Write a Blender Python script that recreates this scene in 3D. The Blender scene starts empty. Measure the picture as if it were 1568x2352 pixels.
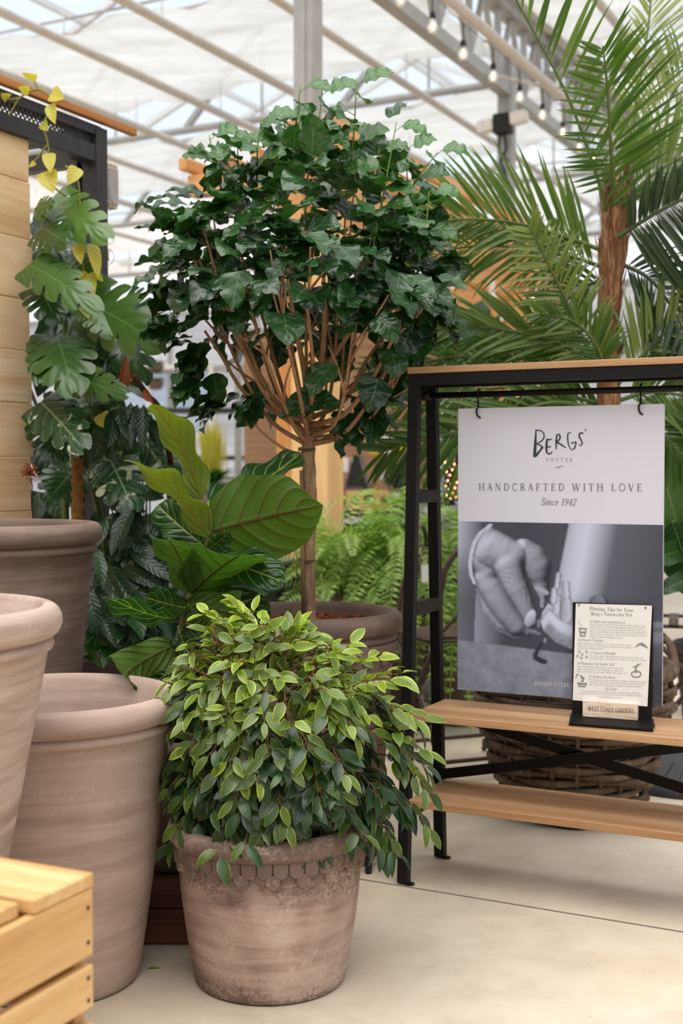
import bpy, bmesh, math, random
import numpy as np
from mathutils import Vector, Matrix

sc = bpy.context.scene
COL = sc.collection
rng = random.Random(11)
PI = math.pi
R = math.radians

# ------------------------------------------------------------------ camera
CAM_H, FPX, PITCH = 1.0, 2900.0, math.atan(91 / 2900.0)
cam_d = bpy.data.cameras.new('camera')
cam = bpy.data.objects.new('camera', cam_d)
COL.objects.link(cam)
cam.location = (0, 0, CAM_H)
cam.rotation_euler = (PI / 2 - PITCH, 0, 0)
cam_d.sensor_fit = 'VERTICAL'
cam_d.sensor_height = 36.0
cam_d.lens = 36.0 * FPX / 2352.0
cam_d.clip_start, cam_d.clip_end = 0.05, 200
cam_d.dof.use_dof = True
cam_d.dof.focus_distance = 2.6
cam_d.dof.aperture_fstop = 3.7
cam_d.dof.aperture_blades = 9
sc.camera = cam

# ------------------------------------------------------------------ sky, sun, exposure
sc.view_settings.view_transform = 'Standard'
sc.view_settings.look = 'None'
sc.view_settings.gamma = 1.0
sc.view_settings.use_curve_mapping = False
sc.view_settings.exposure = 0.28
world = bpy.data.worlds.new('sky')
sc.world = world
world.use_nodes = True
wn, wl = world.node_tree.nodes, world.node_tree.links
bg = wn['Background']
# thin overcast: pale blue white all round, brighter towards the hidden sun
wtc = wn.new('ShaderNodeTexCoord')
wdot = wn.new('ShaderNodeVectorMath'); wdot.operation = 'DOT_PRODUCT'
wl.new(wtc.outputs['Generated'], wdot.inputs[0])
wdot.inputs[1].default_value = Vector((-0.14, -0.34, 0.92)).normalized()
wr = wn.new('ShaderNodeValToRGB')
wr.color_ramp.elements[0].position = 0.15; wr.color_ramp.elements[0].color = (0.90, 0.94, 1.0, 1)
wr.color_ramp.elements[1].position = 1.0; wr.color_ramp.elements[1].color = (1.42, 1.36, 1.28, 1)
wl.new(wdot.outputs['Value'], wr.inputs[0])
wl.new(wr.outputs[0], bg.inputs['Color'])
bg.inputs['Strength'].default_value = 1.0
sun_d = bpy.data.lights.new('sun', 'SUN')
sun_d.energy = 2.2
sun_d.angle = R(60)
sun_d.color = (1.0, 0.97, 0.92)
sun = bpy.data.objects.new('sun', sun_d)
COL.objects.link(sun)
sun.location = (-2, -3, 8)
sun.rotation_euler = Vector((0.12, 0.24, -0.96)).to_track_quat('-Z', 'Y').to_euler()

# ------------------------------------------------------------------ geometry helpers
CP, SP = math.cos(PITCH), math.sin(PITCH)
def ray(px, py):
    u, v = (px - 784.0) / FPX, -(py - 1176.0) / FPX
    return Vector((u, CP + v * SP, -SP + v * CP))
def at(px, py, d):
    """world point seen at a pixel of the photograph, at depth d along y"""
    r = ray(px, py)
    return Vector((0, 0, CAM_H)) + r * (d / r.y)
def on_plane(px, py, p, n):
    r = ray(px, py); o = Vector((0, 0, CAM_H))
    return o + r * ((p - o).dot(n) / r.dot(n))
GA = R(27.4)                                  # the greenhouse runs this far right of straight ahead
G = Vector((math.sin(GA), math.cos(GA), 0))
RT = Vector((math.cos(GA), -math.sin(GA), 0))
UP = Vector((0, 0, 1))

class MB:
    """collects shapes into one mesh; every vertex carries four numbers (along, across, random, age) for leaf materials"""
    def __init__(s): s.v = []; s.f = []; s.d = []; s.m = []; s.n = 0; s.cm = 0
    def add(s, verts, faces, data=None):
        verts = np.asarray(verts, float).reshape(-1, 3)
        k = s.n
        s.v.append(verts)
        s.d.append(np.zeros((len(verts), 4)) if data is None else np.asarray(data, float))
        s.f.extend([tuple(i + k for i in f) for f in faces])
        s.m.extend([s.cm] * len(faces))
        s.n += len(verts)
    def box(s, c, size, M=None):
        c = Vector(c); h = [x / 2 for x in size]
        pts = []
        for dx in (-1, 1):
            for dy in (-1, 1):
                for dz in (-1, 1):
                    p = Vector((dx * h[0], dy * h[1], dz * h[2]))
                    if M is not None: p = M @ p
                    pts.append(c + p)
        s.add(pts, [(0, 1, 3, 2), (4, 6, 7, 5), (0, 4, 5, 1), (2, 3, 7, 6), (0, 2, 6, 4), (1, 5, 7, 3)])
    def beam(s, a, b, w, h, up=UP):
        a, b = Vector(a), Vector(b)
        d = (b - a).normalized()
        sd = d.cross(Vector(up))
        if sd.length < 1e-6: sd = d.cross(Vector((0, 1, 0)))
        sd.normalize(); u = sd.cross(d)
        M = Matrix((sd, d, u)).transposed()
        s.box((a + b) / 2, (w, (b - a).length, h), M)
    def tube(s, pts, r, seg=8, cap=True, data=None):
        pts = [Vector(p) for p in pts]
        n = len(pts)
        rs = r if hasattr(r, '__len__') else [r] * n
        ref = None; V = []
        for i in range(n):
            t = (pts[min(i + 1, n - 1)] - pts[max(i - 1, 0)])
            if t.length < 1e-9: t = Vector((0, 0, 1))
            t.normalize()
            if ref is None:
                ref = t.cross(Vector((0.31, 0.17, 0.93)))
                if ref.length < 1e-3: ref = t.cross(Vector((1, 0, 0)))
            ref = ref - t * ref.dot(t); ref.normalize()
            b = t.cross(ref)
            for k in range(seg):
                a = 2 * PI * k / seg
                V.append(pts[i] + (ref * math.cos(a) + b * math.sin(a)) * rs[i])
        F = []
        for i in range(n - 1):
            for k in range(seg):
                k2 = (k + 1) % seg
                F.append((i * seg + k, i * seg + k2, (i + 1) * seg + k2, (i + 1) * seg + k))
        if cap:
            F.append(tuple(range(seg - 1, -1, -1))); F.append(tuple((n - 1) * seg + k for k in range(seg)))
        s.add(V, F, None if data is None else [data] * len(V))
    def lathe(s, prof, c=(0, 0, 0), seg=96, close=False):
        c = Vector(c); V = []; n = len(prof)
        for k in range(seg):
            a = 2 * PI * k / seg
            for (r, z) in prof: V.append((c.x + r * math.cos(a), c.y + r * math.sin(a), c.z + z))
        F = []
        for k in range(seg):
            k2 = (k + 1) % seg
            for i in range(n if close else n - 1):
                j = (i + 1) % n
                F.append((k * n + i, k2 * n + i, k2 * n + j, k * n + j))
        s.add(V, F)
    def poly(s, pts, n, th):
        """flat outline extruded by th along -n"""
        n = Vector(n).normalized(); k = len(pts); pts = [Vector(p) for p in pts]
        V = pts + [p - n * th for p in pts]
        F = [tuple(range(k)), tuple(range(2 * k - 1, k - 1, -1))] + [(i, i + k, (i + 1) % k + k, (i + 1) % k) for i in range(k)]
        s.add(V, F)
    def leaf(s, base, dr, nrm, L, W, shape, nu=6, nv=2, droop=0.0, fold=0.15, wave=0.0, wf=3, rnd=0, age=0, sbend=0.0, twist=0.0, dsub=None):
        dr = Vector(dr).normalized(); nrm = Vector(nrm); nrm = (nrm - dr * nrm.dot(dr))
        if nrm.length < 1e-5: nrm = dr.orthogonal()
        nrm.normalize(); sd = dr.cross(nrm)
        us = np.linspace(0, 1, nu + 1); vs = np.linspace(-1, 1, 2 * nv + 1)
        p = np.array(base, float); d = np.array(dr); n0 = np.array(nrm); s0 = np.array(sd)
        V = []; D = []
        ph = rnd * 6.28
        for i, u in enumerate(us):
            a = droop * u * u if dsub is None else dsub(u)
            b = sbend * u
            t = d * math.cos(a) - n0 * math.sin(a)
            n1 = n0 * math.cos(a) + d * math.sin(a)
            t2 = t * math.cos(b) + s0 * math.sin(b)
            s1 = s0 * math.cos(b) - t * math.sin(b)
            if twist:
                c, q = math.cos(twist * u), math.sin(twist * u)
                s1, n1 = s1 * c + n1 * q, n1 * c - s1 * q
            if i: p = p + t2 * (L / nu)
            w = W * 0.5 * shape(u)
            cf, sf = math.cos(fold), math.sin(fold)
            wv = wave * math.sin(wf * 2 * PI * u + ph)
            wv2 = wave * math.sin(wf * 2 * PI * u + ph + 2.1)
            for v in vs:
                e = (wv if v > 0 else wv2) * v * v
                V.append(p + s1 * (w * v * cf) + n1 * (w * abs(v) * sf + e * min(1, 4 * w / max(W, 1e-6))))
                D.append((u, v, rnd, age))
        m = 2 * nv + 1; F = []
        for i in range(nu):
            for j in range(m - 1):
                F.append((i * m + j, i * m + j + 1, (i + 1) * m + j + 1, (i + 1) * m + j))
        s.add(V, F, D)
        return p
    def build(s, name, mat, parent=None, smooth=False, world=True, bevel=0, seg=2, sub=0, solid=0):
        me = bpy.data.meshes.new(name)
        v = np.concatenate(s.v) if s.v else np.zeros((0, 3))
        if parent is not None and world:
            Mi = np.array(TM[parent.name].inverted())
            v = v @ Mi[:3, :3].T + Mi[:3, 3]
        org = None
        if parent is None:
            org = np.array([(v[:, 0].min() + v[:, 0].max()) / 2, (v[:, 1].min() + v[:, 1].max()) / 2, v[:, 2].min()])
            v = v - org
        me.from_pydata(v.tolist(), [], s.f)
        a = me.attributes.new('leafdata', 'FLOAT_COLOR', 'POINT')
        d = np.concatenate(s.d)
        if np.abs(d).max() > 0:
            a.data.foreach_set('color', d.ravel())
        else:
            me.attributes.remove(a)
        mats = mat if isinstance(mat, (list, tuple)) else [mat]
        for m_ in mats: me.materials.append(m_)
        if len(mats) > 1: me.polygons.foreach_set('material_index', s.m)
        if smooth: me.polygons.foreach_set('use_smooth', [True] * len(me.polygons))
        me.update()
        o = bpy.data.objects.new(name, me)
        COL.objects.link(o)
        if parent is not None:
            o.parent = parent; TM[o.name] = TM[parent.name]
        else:
            o.location = org; TM[o.name] = Matrix.Translation(Vector(org))
        if sub:
            md = o.modifiers.new('sub', 'SUBSURF'); md.levels = md.render_levels = sub
        if solid:
            md = o.modifiers.new('solid', 'SOLIDIFY'); md.thickness = solid
        if bevel:
            md = o.modifiers.new('bevel', 'BEVEL'); md.width = bevel; md.segments = seg; md.limit_method = 'ANGLE'; md.angle_limit = R(40)
        return o

TM = {}
def tag(o, label=None, cat=None, group=None, kind=None):
    if label: o['label'] = label
    if cat: o['category'] = cat
    if group: o['group'] = group
    if kind: o['kind'] = kind
    return o
def thing(name, label, cat, loc, rz=0.0, group=None):
    o = bpy.data.objects.new(name, None); COL.objects.link(o)
    o.empty_display_size = 0.1
    o.location = loc; o.rotation_euler = (0, 0, rz)
    TM[o.name] = Matrix.Translation(Vector(loc)) @ Matrix.Rotation(rz, 4, 'Z')
    return tag(o, label, cat, group)
def struct(o): o['kind'] = 'structure'; return o
def kids(o): return [c for c in bpy.data.objects if c.parent is o]
def dup(o, loc, rz=None, label=None, parent=None):
    c = o.copy(); COL.objects.link(c)
    if parent is None:
        c.location = loc
        if rz is not None: c.rotation_euler = (0, 0, rz)
        if label: c['label'] = label
        TM[c.name] = Matrix.Translation(Vector(c.location)) @ Matrix.Rotation(c.rotation_euler.z, 4, 'Z')
    else: c.parent = parent
    for ch in kids(o): dup(ch, None, parent=c)
    return c
def smooth_path(pts, n=24):
    """Catmull-Rom through points"""
    P = [Vector(p) for p in pts]
    P = [P[0] * 2 - P[1]] + P + [P[-1] * 2 - P[-2]]
    out = []; m = len(P) - 3
    for i in range(n + 1):
        t = i / n * m; k = min(int(t), m - 1); t -= k
        a, b, c, d = P[k:k + 4]
        out.append(0.5 * ((2 * b) + (c - a) * t + (2 * a - 5 * b + 4 * c - d) * t * t + (3 * b - a - 3 * c + d) * t ** 3))
    return out

# ------------------------------------------------------------------ materials
class NT:
    def __init__(s, name):
        s.m = bpy.data.materials.new(name); s.m.use_nodes = True
        s.t = s.m.node_tree; s.n = s.t.nodes
        s.b = s.n['Principled BSDF']; s.out = s.n['Material Output']
    def node(s, ty, **kw):
        n = s.n.new(ty)
        for k, v in kw.items():
            if k.startswith('_'): n.inputs[k[1:]].default_value = v
            else: setattr(n, k, v)
        return n
    def link(s, a, b): s.t.links.new(a, b)
    def coords(s, scale=(1, 1, 1), rot=(0, 0, 0), kind='Object'):
        tc = s.node('ShaderNodeTexCoord'); mp = s.node('ShaderNodeMapping')
        mp.inputs['Scale'].default_value = scale; mp.inputs['Rotation'].default_value = rot
        s.link(tc.outputs[kind], mp.inputs[0]); return mp.outputs[0]
    def noise(s, co, scale, detail=4, rough=0.55, dist=0.0):
        n = s.node('ShaderNodeTexNoise'); n.inputs['Scale'].default_value = scale; n.inputs['Detail'].default_value = detail
        n.inputs['Roughness'].default_value = rough; n.inputs['Distortion'].default_value = dist
        if co is not None: s.link(co, n.inputs['Vector'])
        return n.outputs['Fac']
    def ramp(s, fac, stops):
        r = s.node('ShaderNodeValToRGB'); e = r.color_ramp.elements
        while len(e) < len(stops): e.new(0.5)
        for i, (p, c) in enumerate(stops):
            e[i].position = p; e[i].color = (c, c, c, 1) if not hasattr(c, '__len__') else (*c, 1)
        s.link(fac, r.inputs[0]); return r.outputs[0]
    def mix(s, fac, a, b, blend='MIX'):
        m = s.node('ShaderNodeMix', data_type='RGBA', blend_type=blend)
        for sock, v in ((m.inputs[0], fac), (m.inputs[6], a), (m.inputs[7], b)):
            if hasattr(v, 'links') or hasattr(v, 'is_linked'): s.link(v, sock)
            elif hasattr(v, '__len__'): sock.default_value = (*v, 1)
            else: sock.default_value = v
        return m.outputs[2]
    def math(s, op, a, b=None, c=None, clamp=False):
        m = s.node('ShaderNodeMath', operation=op); m.use_clamp = clamp
        for i, v in enumerate((a, b, c)):
            if v is None: continue
            if hasattr(v, 'is_linked'): s.link(v, m.inputs[i])
            else: m.inputs[i].default_value = v
        return m.outputs[0]
    def sep(s, v):
        n = s.node('ShaderNodeSeparateXYZ'); s.link(v, n.inputs[0]); return n.outputs
    def bump(s, h, strength=0.3, dist=0.01):
        b = s.node('ShaderNodeBump'); b.inputs['Strength'].default_value = strength; b.inputs['Distance'].default_value = dist
        s.link(h, b.inputs['Height']); s.link(b.outputs[0], s.b.inputs['Normal'])
    def base(s, c, rough=0.6, spec=0.4, metal=0.0):
        if hasattr(c, 'is_linked'): s.link(c, s.b.inputs['Base Color'])
        else: s.b.inputs['Base Color'].default_value = (*c, 1)
        if hasattr(rough, 'is_linked'): s.link(rough, s.b.inputs['Roughness'])
        else: s.b.inputs['Roughness'].default_value = rough
        s.b.inputs['Specular IOR Level'].default_value = spec; s.b.inputs['Metallic'].default_value = metal
        return s.m
def srgb(r, g, b):
    f = lambda c: (c / 255 / 12.92) if c <= 10 else ((c / 255 + 0.055) / 1.055) ** 2.4
    return (f(r), f(g), f(b))
def flat(name, c, rough=0.5, spec=0.4, metal=0.0, var=0.08, sc_=20):
    t = NT(name); n = t.noise(t.coords(), sc_, 3)
    c0 = tuple(x * (1 - var) for x in c); c1 = tuple(min(1, x * (1 + var)) for x in c)
    return t.base(t.ramp(n, [(0.3, c0), (0.7, c1)]), rough, spec, metal)
def emit(name, c, strength):
    t = NT(name); t.base(c); t.b.inputs['Emission Color'].default_value = (*c, 1); t.b.inputs['Emission Strength'].default_value = strength
    return t.m
def wood(name, dark, mid, light, axis=0, scale=1.0, rough=0.55, knots=True, contrast=1.0):
    t = NT(name)
    sc3 = [14 * scale] * 3; sc3[axis] = 0.9 * scale
    co = t.coords(sc3)
    oi = t.node('ShaderNodeObjectInfo')
    ad = t.node('ShaderNodeVectorMath', operation='ADD'); t.link(co, ad.inputs[0])
    sv = t.node('ShaderNodeVectorMath', operation='SCALE'); sv.inputs[0].default_value = (7, 5, 3); t.link(oi.outputs['Random'], sv.inputs['Scale']); t.link(sv.outputs[0], ad.inputs[1])
    g1 = t.noise(ad.outputs[0], 1.0, 6, 0.6, 0.8)
    g2 = t.noise(ad.outputs[0], 6.0, 4, 0.7)
    f = t.math('ADD', t.math('MULTIPLY', g1, 0.75), t.math('MULTIPLY', g2, 0.25))
    k = 0.16 / contrast
    col = t.ramp(f, [(0.5 - k, dark), (0.5, mid), (0.5 + k, light)])
    if knots:
        kc = t.coords([3.2 * scale if i != axis else 1.6 * scale for i in range(3)])
        kn = t.noise(kc, 1.6, 2)
        col = t.mix(t.ramp(kn, [(0.66, 0.0), (0.74, 0.6)]), col, tuple(x * 0.45 for x in dark))
    fine = t.noise(ad.outputs[0], 16.0, 3, 0.7)
    col = t.mix(t.ramp(fine, [(0.36, 0.35), (0.46, 0.0)]), col, dark)
    col = t.mix(t.math('MULTIPLY', oi.outputs['Random'], 0.38), col, tuple(.5 * (a_ + b_) for a_, b_ in zip(dark, mid)))
    t.bump(t.math('ADD', f, t.math('MULTIPLY', fine, .4)), 0.2, 0.004)
    return t.base(col, rough, 0.3)
def leafmat(name, dark, light, young=None, vein=None, rough=0.38, trans=0.25, edge=None, edge_w=0.3, back=None, veins=7, vein_w=0.05, patch=None, patch_amt=0.5, nscale=30, spec=0.5, ribs=1.0):
    """leaf surface: midrib and side veins, per leaf tone, young growth, variegated margin or patches, a paler underside"""
    t = NT(name)
    at_ = t.node('ShaderNodeAttribute', attribute_name='leafdata')
    x, y, z = t.sep(at_.outputs['Vector'])
    age = at_.outputs['Alpha']
    col = t.mix(z, dark, light)
    n = t.noise(t.coords(), nscale, 3)
    col = t.mix(t.math('MULTIPLY', n, 0.5), col, tuple(c * 0.6 for c in dark))
    ay = t.math('ABSOLUTE', y)
    if young is not None: col = t.mix(age, col, young)
    if edge is not None:
        en = t.noise(t.coords(), 45, 3)
        ef = t.math('ADD', ay, t.math('MULTIPLY', t.math('SUBTRACT', en, 0.5), 0.6))
        ef = t.ramp(t.math('ADD', ef, t.math('MULTIPLY', age, 0.32)), [(1 - edge_w, 0.0), (1 - edge_w + 0.08, 1.0)])
        col = t.mix(ef, col, t.mix(t.math('MULTIPLY', age, 1.6, clamp=True), tuple(.32 * e_ + .68 * l_ for e_, l_ in zip(edge, light)), edge))
    if patch is not None:
        pn = t.noise(t.coords((1, 1, 1)), 14, 4, 0.6, 1.0)
        col = t.mix(t.ramp(pn, [(1 - patch_amt - 0.02, 0.0), (1 - patch_amt + 0.03, 1.0)]), col, patch)
    h = None
    if vein is not None:
        mid = t.ramp(ay, [(vein_w * 0.7, 1.0), (vein_w * 1.3, 0.0)])
        sx = t.math('FRACT', t.math('SUBTRACT', t.math('MULTIPLY', x, veins), t.math('MULTIPLY', ay, 1.6)))
        sx = t.math('ABSOLUTE', t.math('SUBTRACT', sx, 0.5))
        side = t.ramp(sx, [(vein_w * 0.7, 1.0), (vein_w * 1.6, 0.0)])
        vv = t.math('MAXIMUM', mid, t.math('MULTIPLY', side, 0.5 * ribs))
        col = t.mix(vv, col, vein)
        h = vv
        t.bump(t.math('ADD', t.ramp(sx, [(0.0, 0.0), (0.5, 1.0)]), t.math('MULTIPLY', n, 0.3)), 0.18 * ribs + .02, 0.004)
    if back is not None:
        ge = t.node('ShaderNodeNewGeometry')
        bc = back if h is None else t.mix(h, back, tuple(c * 0.35 for c in back))
        col = t.mix(ge.outputs['Backfacing'], col, bc)
    t.base(col, rough, spec)
    if trans:
        tr = t.node('ShaderNodeBsdfTranslucent')
        t.link(t.mix(1.0, col, (1.25, 1.3, 0.6), 'MULTIPLY'), tr.inputs[0])
        ms = t.node('ShaderNodeMixShader'); ms.inputs[0].default_value = trans
        t.link(t.b.outputs[0], ms.inputs[1]); t.link(tr.outputs[0], ms.inputs[2]); t.link(ms.outputs[0], t.out.inputs[0])
    return t.m
def terracotta(name, base, pale, dark, bands=(), streak=1.0, mottled=0.5, speck=0.5):
    """unglazed clay: turned horizontal streaks, pale lime bloom, dark damp bands (z0, z1, amount)"""
    t = NT(name)
    co = t.coords()
    st = t.noise(t.coords((2.2, 2.2, 26)), 1.4, 5, 0.6, 0.6)
    cl = t.noise(co, 4.5, 5, 0.6, 0.4)
    f = t.math('ADD', t.math('MULTIPLY', st, 0.5 * streak), t.math('MULTIPLY', cl, 1 - 0.5 * streak))
    col = t.ramp(f, [(0.34, dark), (0.5, base), (0.66, pale)])
    zz = t.sep(co)[2]
    wob = t.math('MULTIPLY', t.math('SUBTRACT', t.noise(co, 5, 4, 0.6), 0.5), 0.16)
    z2 = t.math('ADD', zz, wob)
    fine = t.noise(co, 120, 3, 0.7)
    for (z0, z1, amt) in bands:
        a = t.math('SMOOTH_MIN', t.math('MULTIPLY', t.math('SUBTRACT', z2, z0), 22), t.math('MULTIPLY', t.math('SUBTRACT', z1, z2), 22), 0.2)
        a = t.math('ADD', a, t.math('MULTIPLY', t.math('SUBTRACT', fine, 0.5), 4.5))
        a = t.math('MULTIPLY', t.math('MINIMUM', t.math('MAXIMUM', a, 0.0), 1.0), amt)
        col = t.mix(a, col, dark)
    bl = t.math('MULTIPLY', t.ramp(t.noise(co, 9, 6, 0.65), [(0.52, 0.0), (0.62, 1.0)]), t.ramp(fine, [(0.46, 0.0), (0.6, 1.0)]))
    col = t.mix(t.math('MULTIPLY', bl, mottled), col, pale)
    sp = t.ramp(t.noise(co, 260, 2), [(0.66, 0.0), (0.72, 1.0)])
    col = t.mix(t.math('MULTIPLY', sp, 0.25 * speck), col, tuple(c * 0.5 for c in dark))
    t.bump(t.math('ADD', t.math('MULTIPLY', st, 0.6), t.math('MULTIPLY', fine, 0.4)), 0.25, 0.003)
    return t.base(col, 0.85, 0.2)

# ================================================================== the greenhouse
def GP(a, b, z): return RT * a + G * b + UP * z
def gab(p): return p.dot(RT), p.dot(G)
def on_z(px, py, z): return on_plane(px, py, Vector((0, 0, z)), UP)
GR = Matrix((RT, G, UP)).transposed()

# floor: sealed grey concrete with a sawn joint
def concrete():
    t = NT('concrete')
    co = t.coords()
    a = t.noise(co, 0.9, 5, 0.6); b = t.noise(co, 7, 6, 0.65)
    f = t.math('ADD', t.math('MULTIPLY', a, 0.6), t.math('MULTIPLY', b, 0.4))
    col = t.ramp(f, [(0.36, srgb(176, 163, 146)), (0.5, srgb(198, 186, 169)), (0.64, srgb(213, 203, 188))])
    warm = t.ramp(t.noise(co, 1.7, 3), [(0.5, 0.0), (0.64, 0.5)])
    col = t.mix(warm, col, srgb(204, 185, 160))
    sp = t.ramp(t.noise(co, 60, 2), [(0.70, 0.0), (0.74, 1.0)])
    col = t.mix(t.math('MULTIPLY', sp, 0.35), col, srgb(120, 108, 95))
    st = t.ramp(t.noise(co, 3.1, 2, 0.5, 0.3), [(0.70, 0.0), (0.73, 0.35)])
    col = t.mix(st, col, srgb(158, 140, 120))
    t.bump(b, 0.06, 0.004)
    return t.base(col, t.ramp(a, [(0.3, 0.42), (0.7, 0.62)]), 0.35)
m_floor = concrete()
fl = MB(); fl.box((0, 12, -0.05), (44, 36, 0.1))
struct(fl.build('floor', m_floor))
jt = MB()
j0, j1 = on_z(780, 2012, 0), on_z(1640, 2153, 0)
jd = (j1 - j0).normalized()
jt.beam(j0 - jd * 0.6 + UP * 0.0004, j1 + jd * 1.2 + UP * 0.0004, 0.006, 0.0012)
struct(jt.build('trim_1', flat('joint_sealant', srgb(112, 104, 94), 0.8)))

m_galv = flat('galvanised_steel', srgb(168, 167, 164), 0.42, 0.5, 0.25, 0.1, 9)
m_white_paint = flat('white_paint', srgb(232, 230, 226), 0.4)
m_pipe = flat('white_pipe_paint', srgb(206, 199, 191), 0.35)
m_dark_rod = flat('grey_rod', srgb(120, 118, 114), 0.5)

# columns
def column(name, px, d, label_z):
    p = at(px, 1085, d); p.z = 0
    mb = MB()
    for sx, w in ((-0.027, 0.046), (0.027, 0.046)):
        pass
    mb.box(p + UP * 2.05, (0.11, 0.11, 4.1), GR)
    mb.box(p + RT * 0.0 + G * -0.058 + UP * 2.05, (0.035, 0.012, 4.1), GR)
    mb.box(p + UP * 0.012, (0.2, 0.2, 0.024), GR)
    o = mb.build(name, m_galv, None, bevel=0.006)
    return struct(o)
column('trim_2', 708, 6.39, 0)
COL2 = at(1160, 1085, 9.37); COL2.z = 0
column('trim_3', 1160, 9.37, 0)
column('trim_4', 1390, 12.2, 0)

# lattice girder on the column line
aT = gab(COL2)[0]
tb = MB()
zb = 3.76
b0, b1 = 4.2, 19.0
tb.beam(GP(aT, b0, zb + 0.04), GP(aT, b1, zb + 0.04), 0.09, 0.09)
tb.beam(GP(aT, b0, zb + 0.62), GP(aT, b1, zb + 0.62), 0.12, 0.08)
b = b0
while b < b1 - 0.5:
    tb.beam(GP(aT, b, zb + 0.06), GP(aT, b + 0.28, zb + 0.6), 0.035, 0.035)
    tb.beam(GP(aT, b + 0.56, zb + 0.06), GP(aT, b + 0.28, zb + 0.6), 0.035, 0.035)
    tb.beam(GP(aT, b, zb + 0.06), GP(aT, b, zb + 0.6), 0.05, 0.03)
    b += 0.56
struct(tb.build('trim_5', m_galv))
gt = MB()
gt.box(GP(aT, (b0 + b1) / 2, zb + 0.74), (0.32, b1 - b0, 0.14), GR)
struct(gt.build('trim_6', m_white_paint))

# pipes of the screen system
k = 7
for px, py, z, r in ((300, 165, 4.0, 0.034), (460, 97, 4.0, 0.034), (217, 252, 4.0, 0.034), (350, 397, 4.0, 0.030),
                     (960, 213, 4.0, 0.030), (1410, 48, 4.0, 0.030), (330, 480, 3.9, 0.032), (300, 545, 3.9, 0.03)):
    a, bb = gab(on_z(px, py, z))
    mb = MB(); mb.tube([GP(a, q, z) for q in (3.0, 8, 13, 18.6)], r, 12)
    for q in range(5, 18, 2): mb.tube([GP(a, q, z), GP(a, q, z + 0.26)], 0.004, 5)
    struct(mb.build('trim_%d' % k, m_pipe, None, True)); k += 1

# shade cloth strips with gaps
def cloth():
    t = NT('shade_cloth')
    co = t.coords()
    n = t.noise(t.coords((0.8, 2.4, 1)), 2.2, 5, 0.6, 0.5)
    col = t.ramp(n, [(0.3, srgb(192, 188, 182)), (0.7, srgb(216, 212, 207))])
    t.base(col, 0.9, 0.1)
    tr = t.node('ShaderNodeBsdfTranslucent'); t.link(col, tr.inputs[0])
    tp = t.node('ShaderNodeBsdfTransparent')
    m1 = t.node('ShaderNodeMixShader'); m1.inputs[0].default_value = 0.82
    t.link(t.b.outputs[0], m1.inputs[1]); t.link(tr.outputs[0], m1.inputs[2])
    m2 = t.node('ShaderNodeMixShader'); m2.inputs[0].default_value = 0.10
    t.link(m1.outputs[0], m2.inputs[1]); t.link(tp.outputs[0], m2.inputs[2]); t.link(m2.outputs[0], t.out.inputs[0])
    t.bump(n, 0.4, 0.05)
    return t.m
m_cloth = cloth()
ZC = 4.27
def strip(name, a0, a1, b0, b1, seed):
    r = random.Random(seed); ph = [r.random() * 6.3 for _ in range(6)]
    na, nb = 70, 28; V = []; F = []
    for i in range(na + 1):
        for j in range(nb + 1):
            u, v = i / na, j / nb
            a = a0 + (a1 - a0) * u; b = b0 + (b1 - b0) * v
            e = min(v, 1 - v)
            z = ZC - 0.05 * math.sin(PI * v) + 0.018 * math.sin(a * 3.1 + ph[0] + 2.2 * v) * math.sin(v * 7 + ph[1]) + 0.012 * math.sin(a * 7.3 + ph[2])
            hang = max(0, 1 - e / 0.07)
            z -= hang * (0.05 + 0.03 * math.sin(a * 5.2 + ph[3]) + 0.02 * math.sin(a * 13 + ph[4]))
            V.append(GP(a, b + 0.03 * hang * math.sin(a * 4 + ph[5]), z))
    for i in range(na):
        for j in range(nb):
            q = i * (nb + 1) + j; F.append((q, q + nb + 1, q + nb + 2, q + 1))
    mb = MB(); mb.add(V, F)
    for b in (b0, b1): mb.tube([GP(a0, b, ZC + 0.02), GP(a1, b, ZC + 0.02)], 0.010, 6)
    struct(mb.build(name, m_cloth, None, True))
bA = gab(on_z(165, 48, ZC))[1]; bB = gab(on_z(415, 217, ZC))[1]
bC = gab(on_z(330, 318, ZC))[1]; bD = gab(on_z(400, 428, ZC))[1]
per = bC - bA
k = 1
for i in range(4):
    strip('ceiling_%d' % k, -13, aT - 0.25, bA + i * per, bB + i * per, k); k += 1
bR = gab(on_z(1205, 105, ZC))[1]
strip('ceiling_%d' % k, aT + 0.3, 7, bR - 2.6, bR, k); k += 1
for i in range(4):
    strip('ceiling_%d' % k, aT + 0.3, 7, bR + 1.0 + i * 3.4, bR + 3.4 + i * 3.4, k); k += 1

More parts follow.
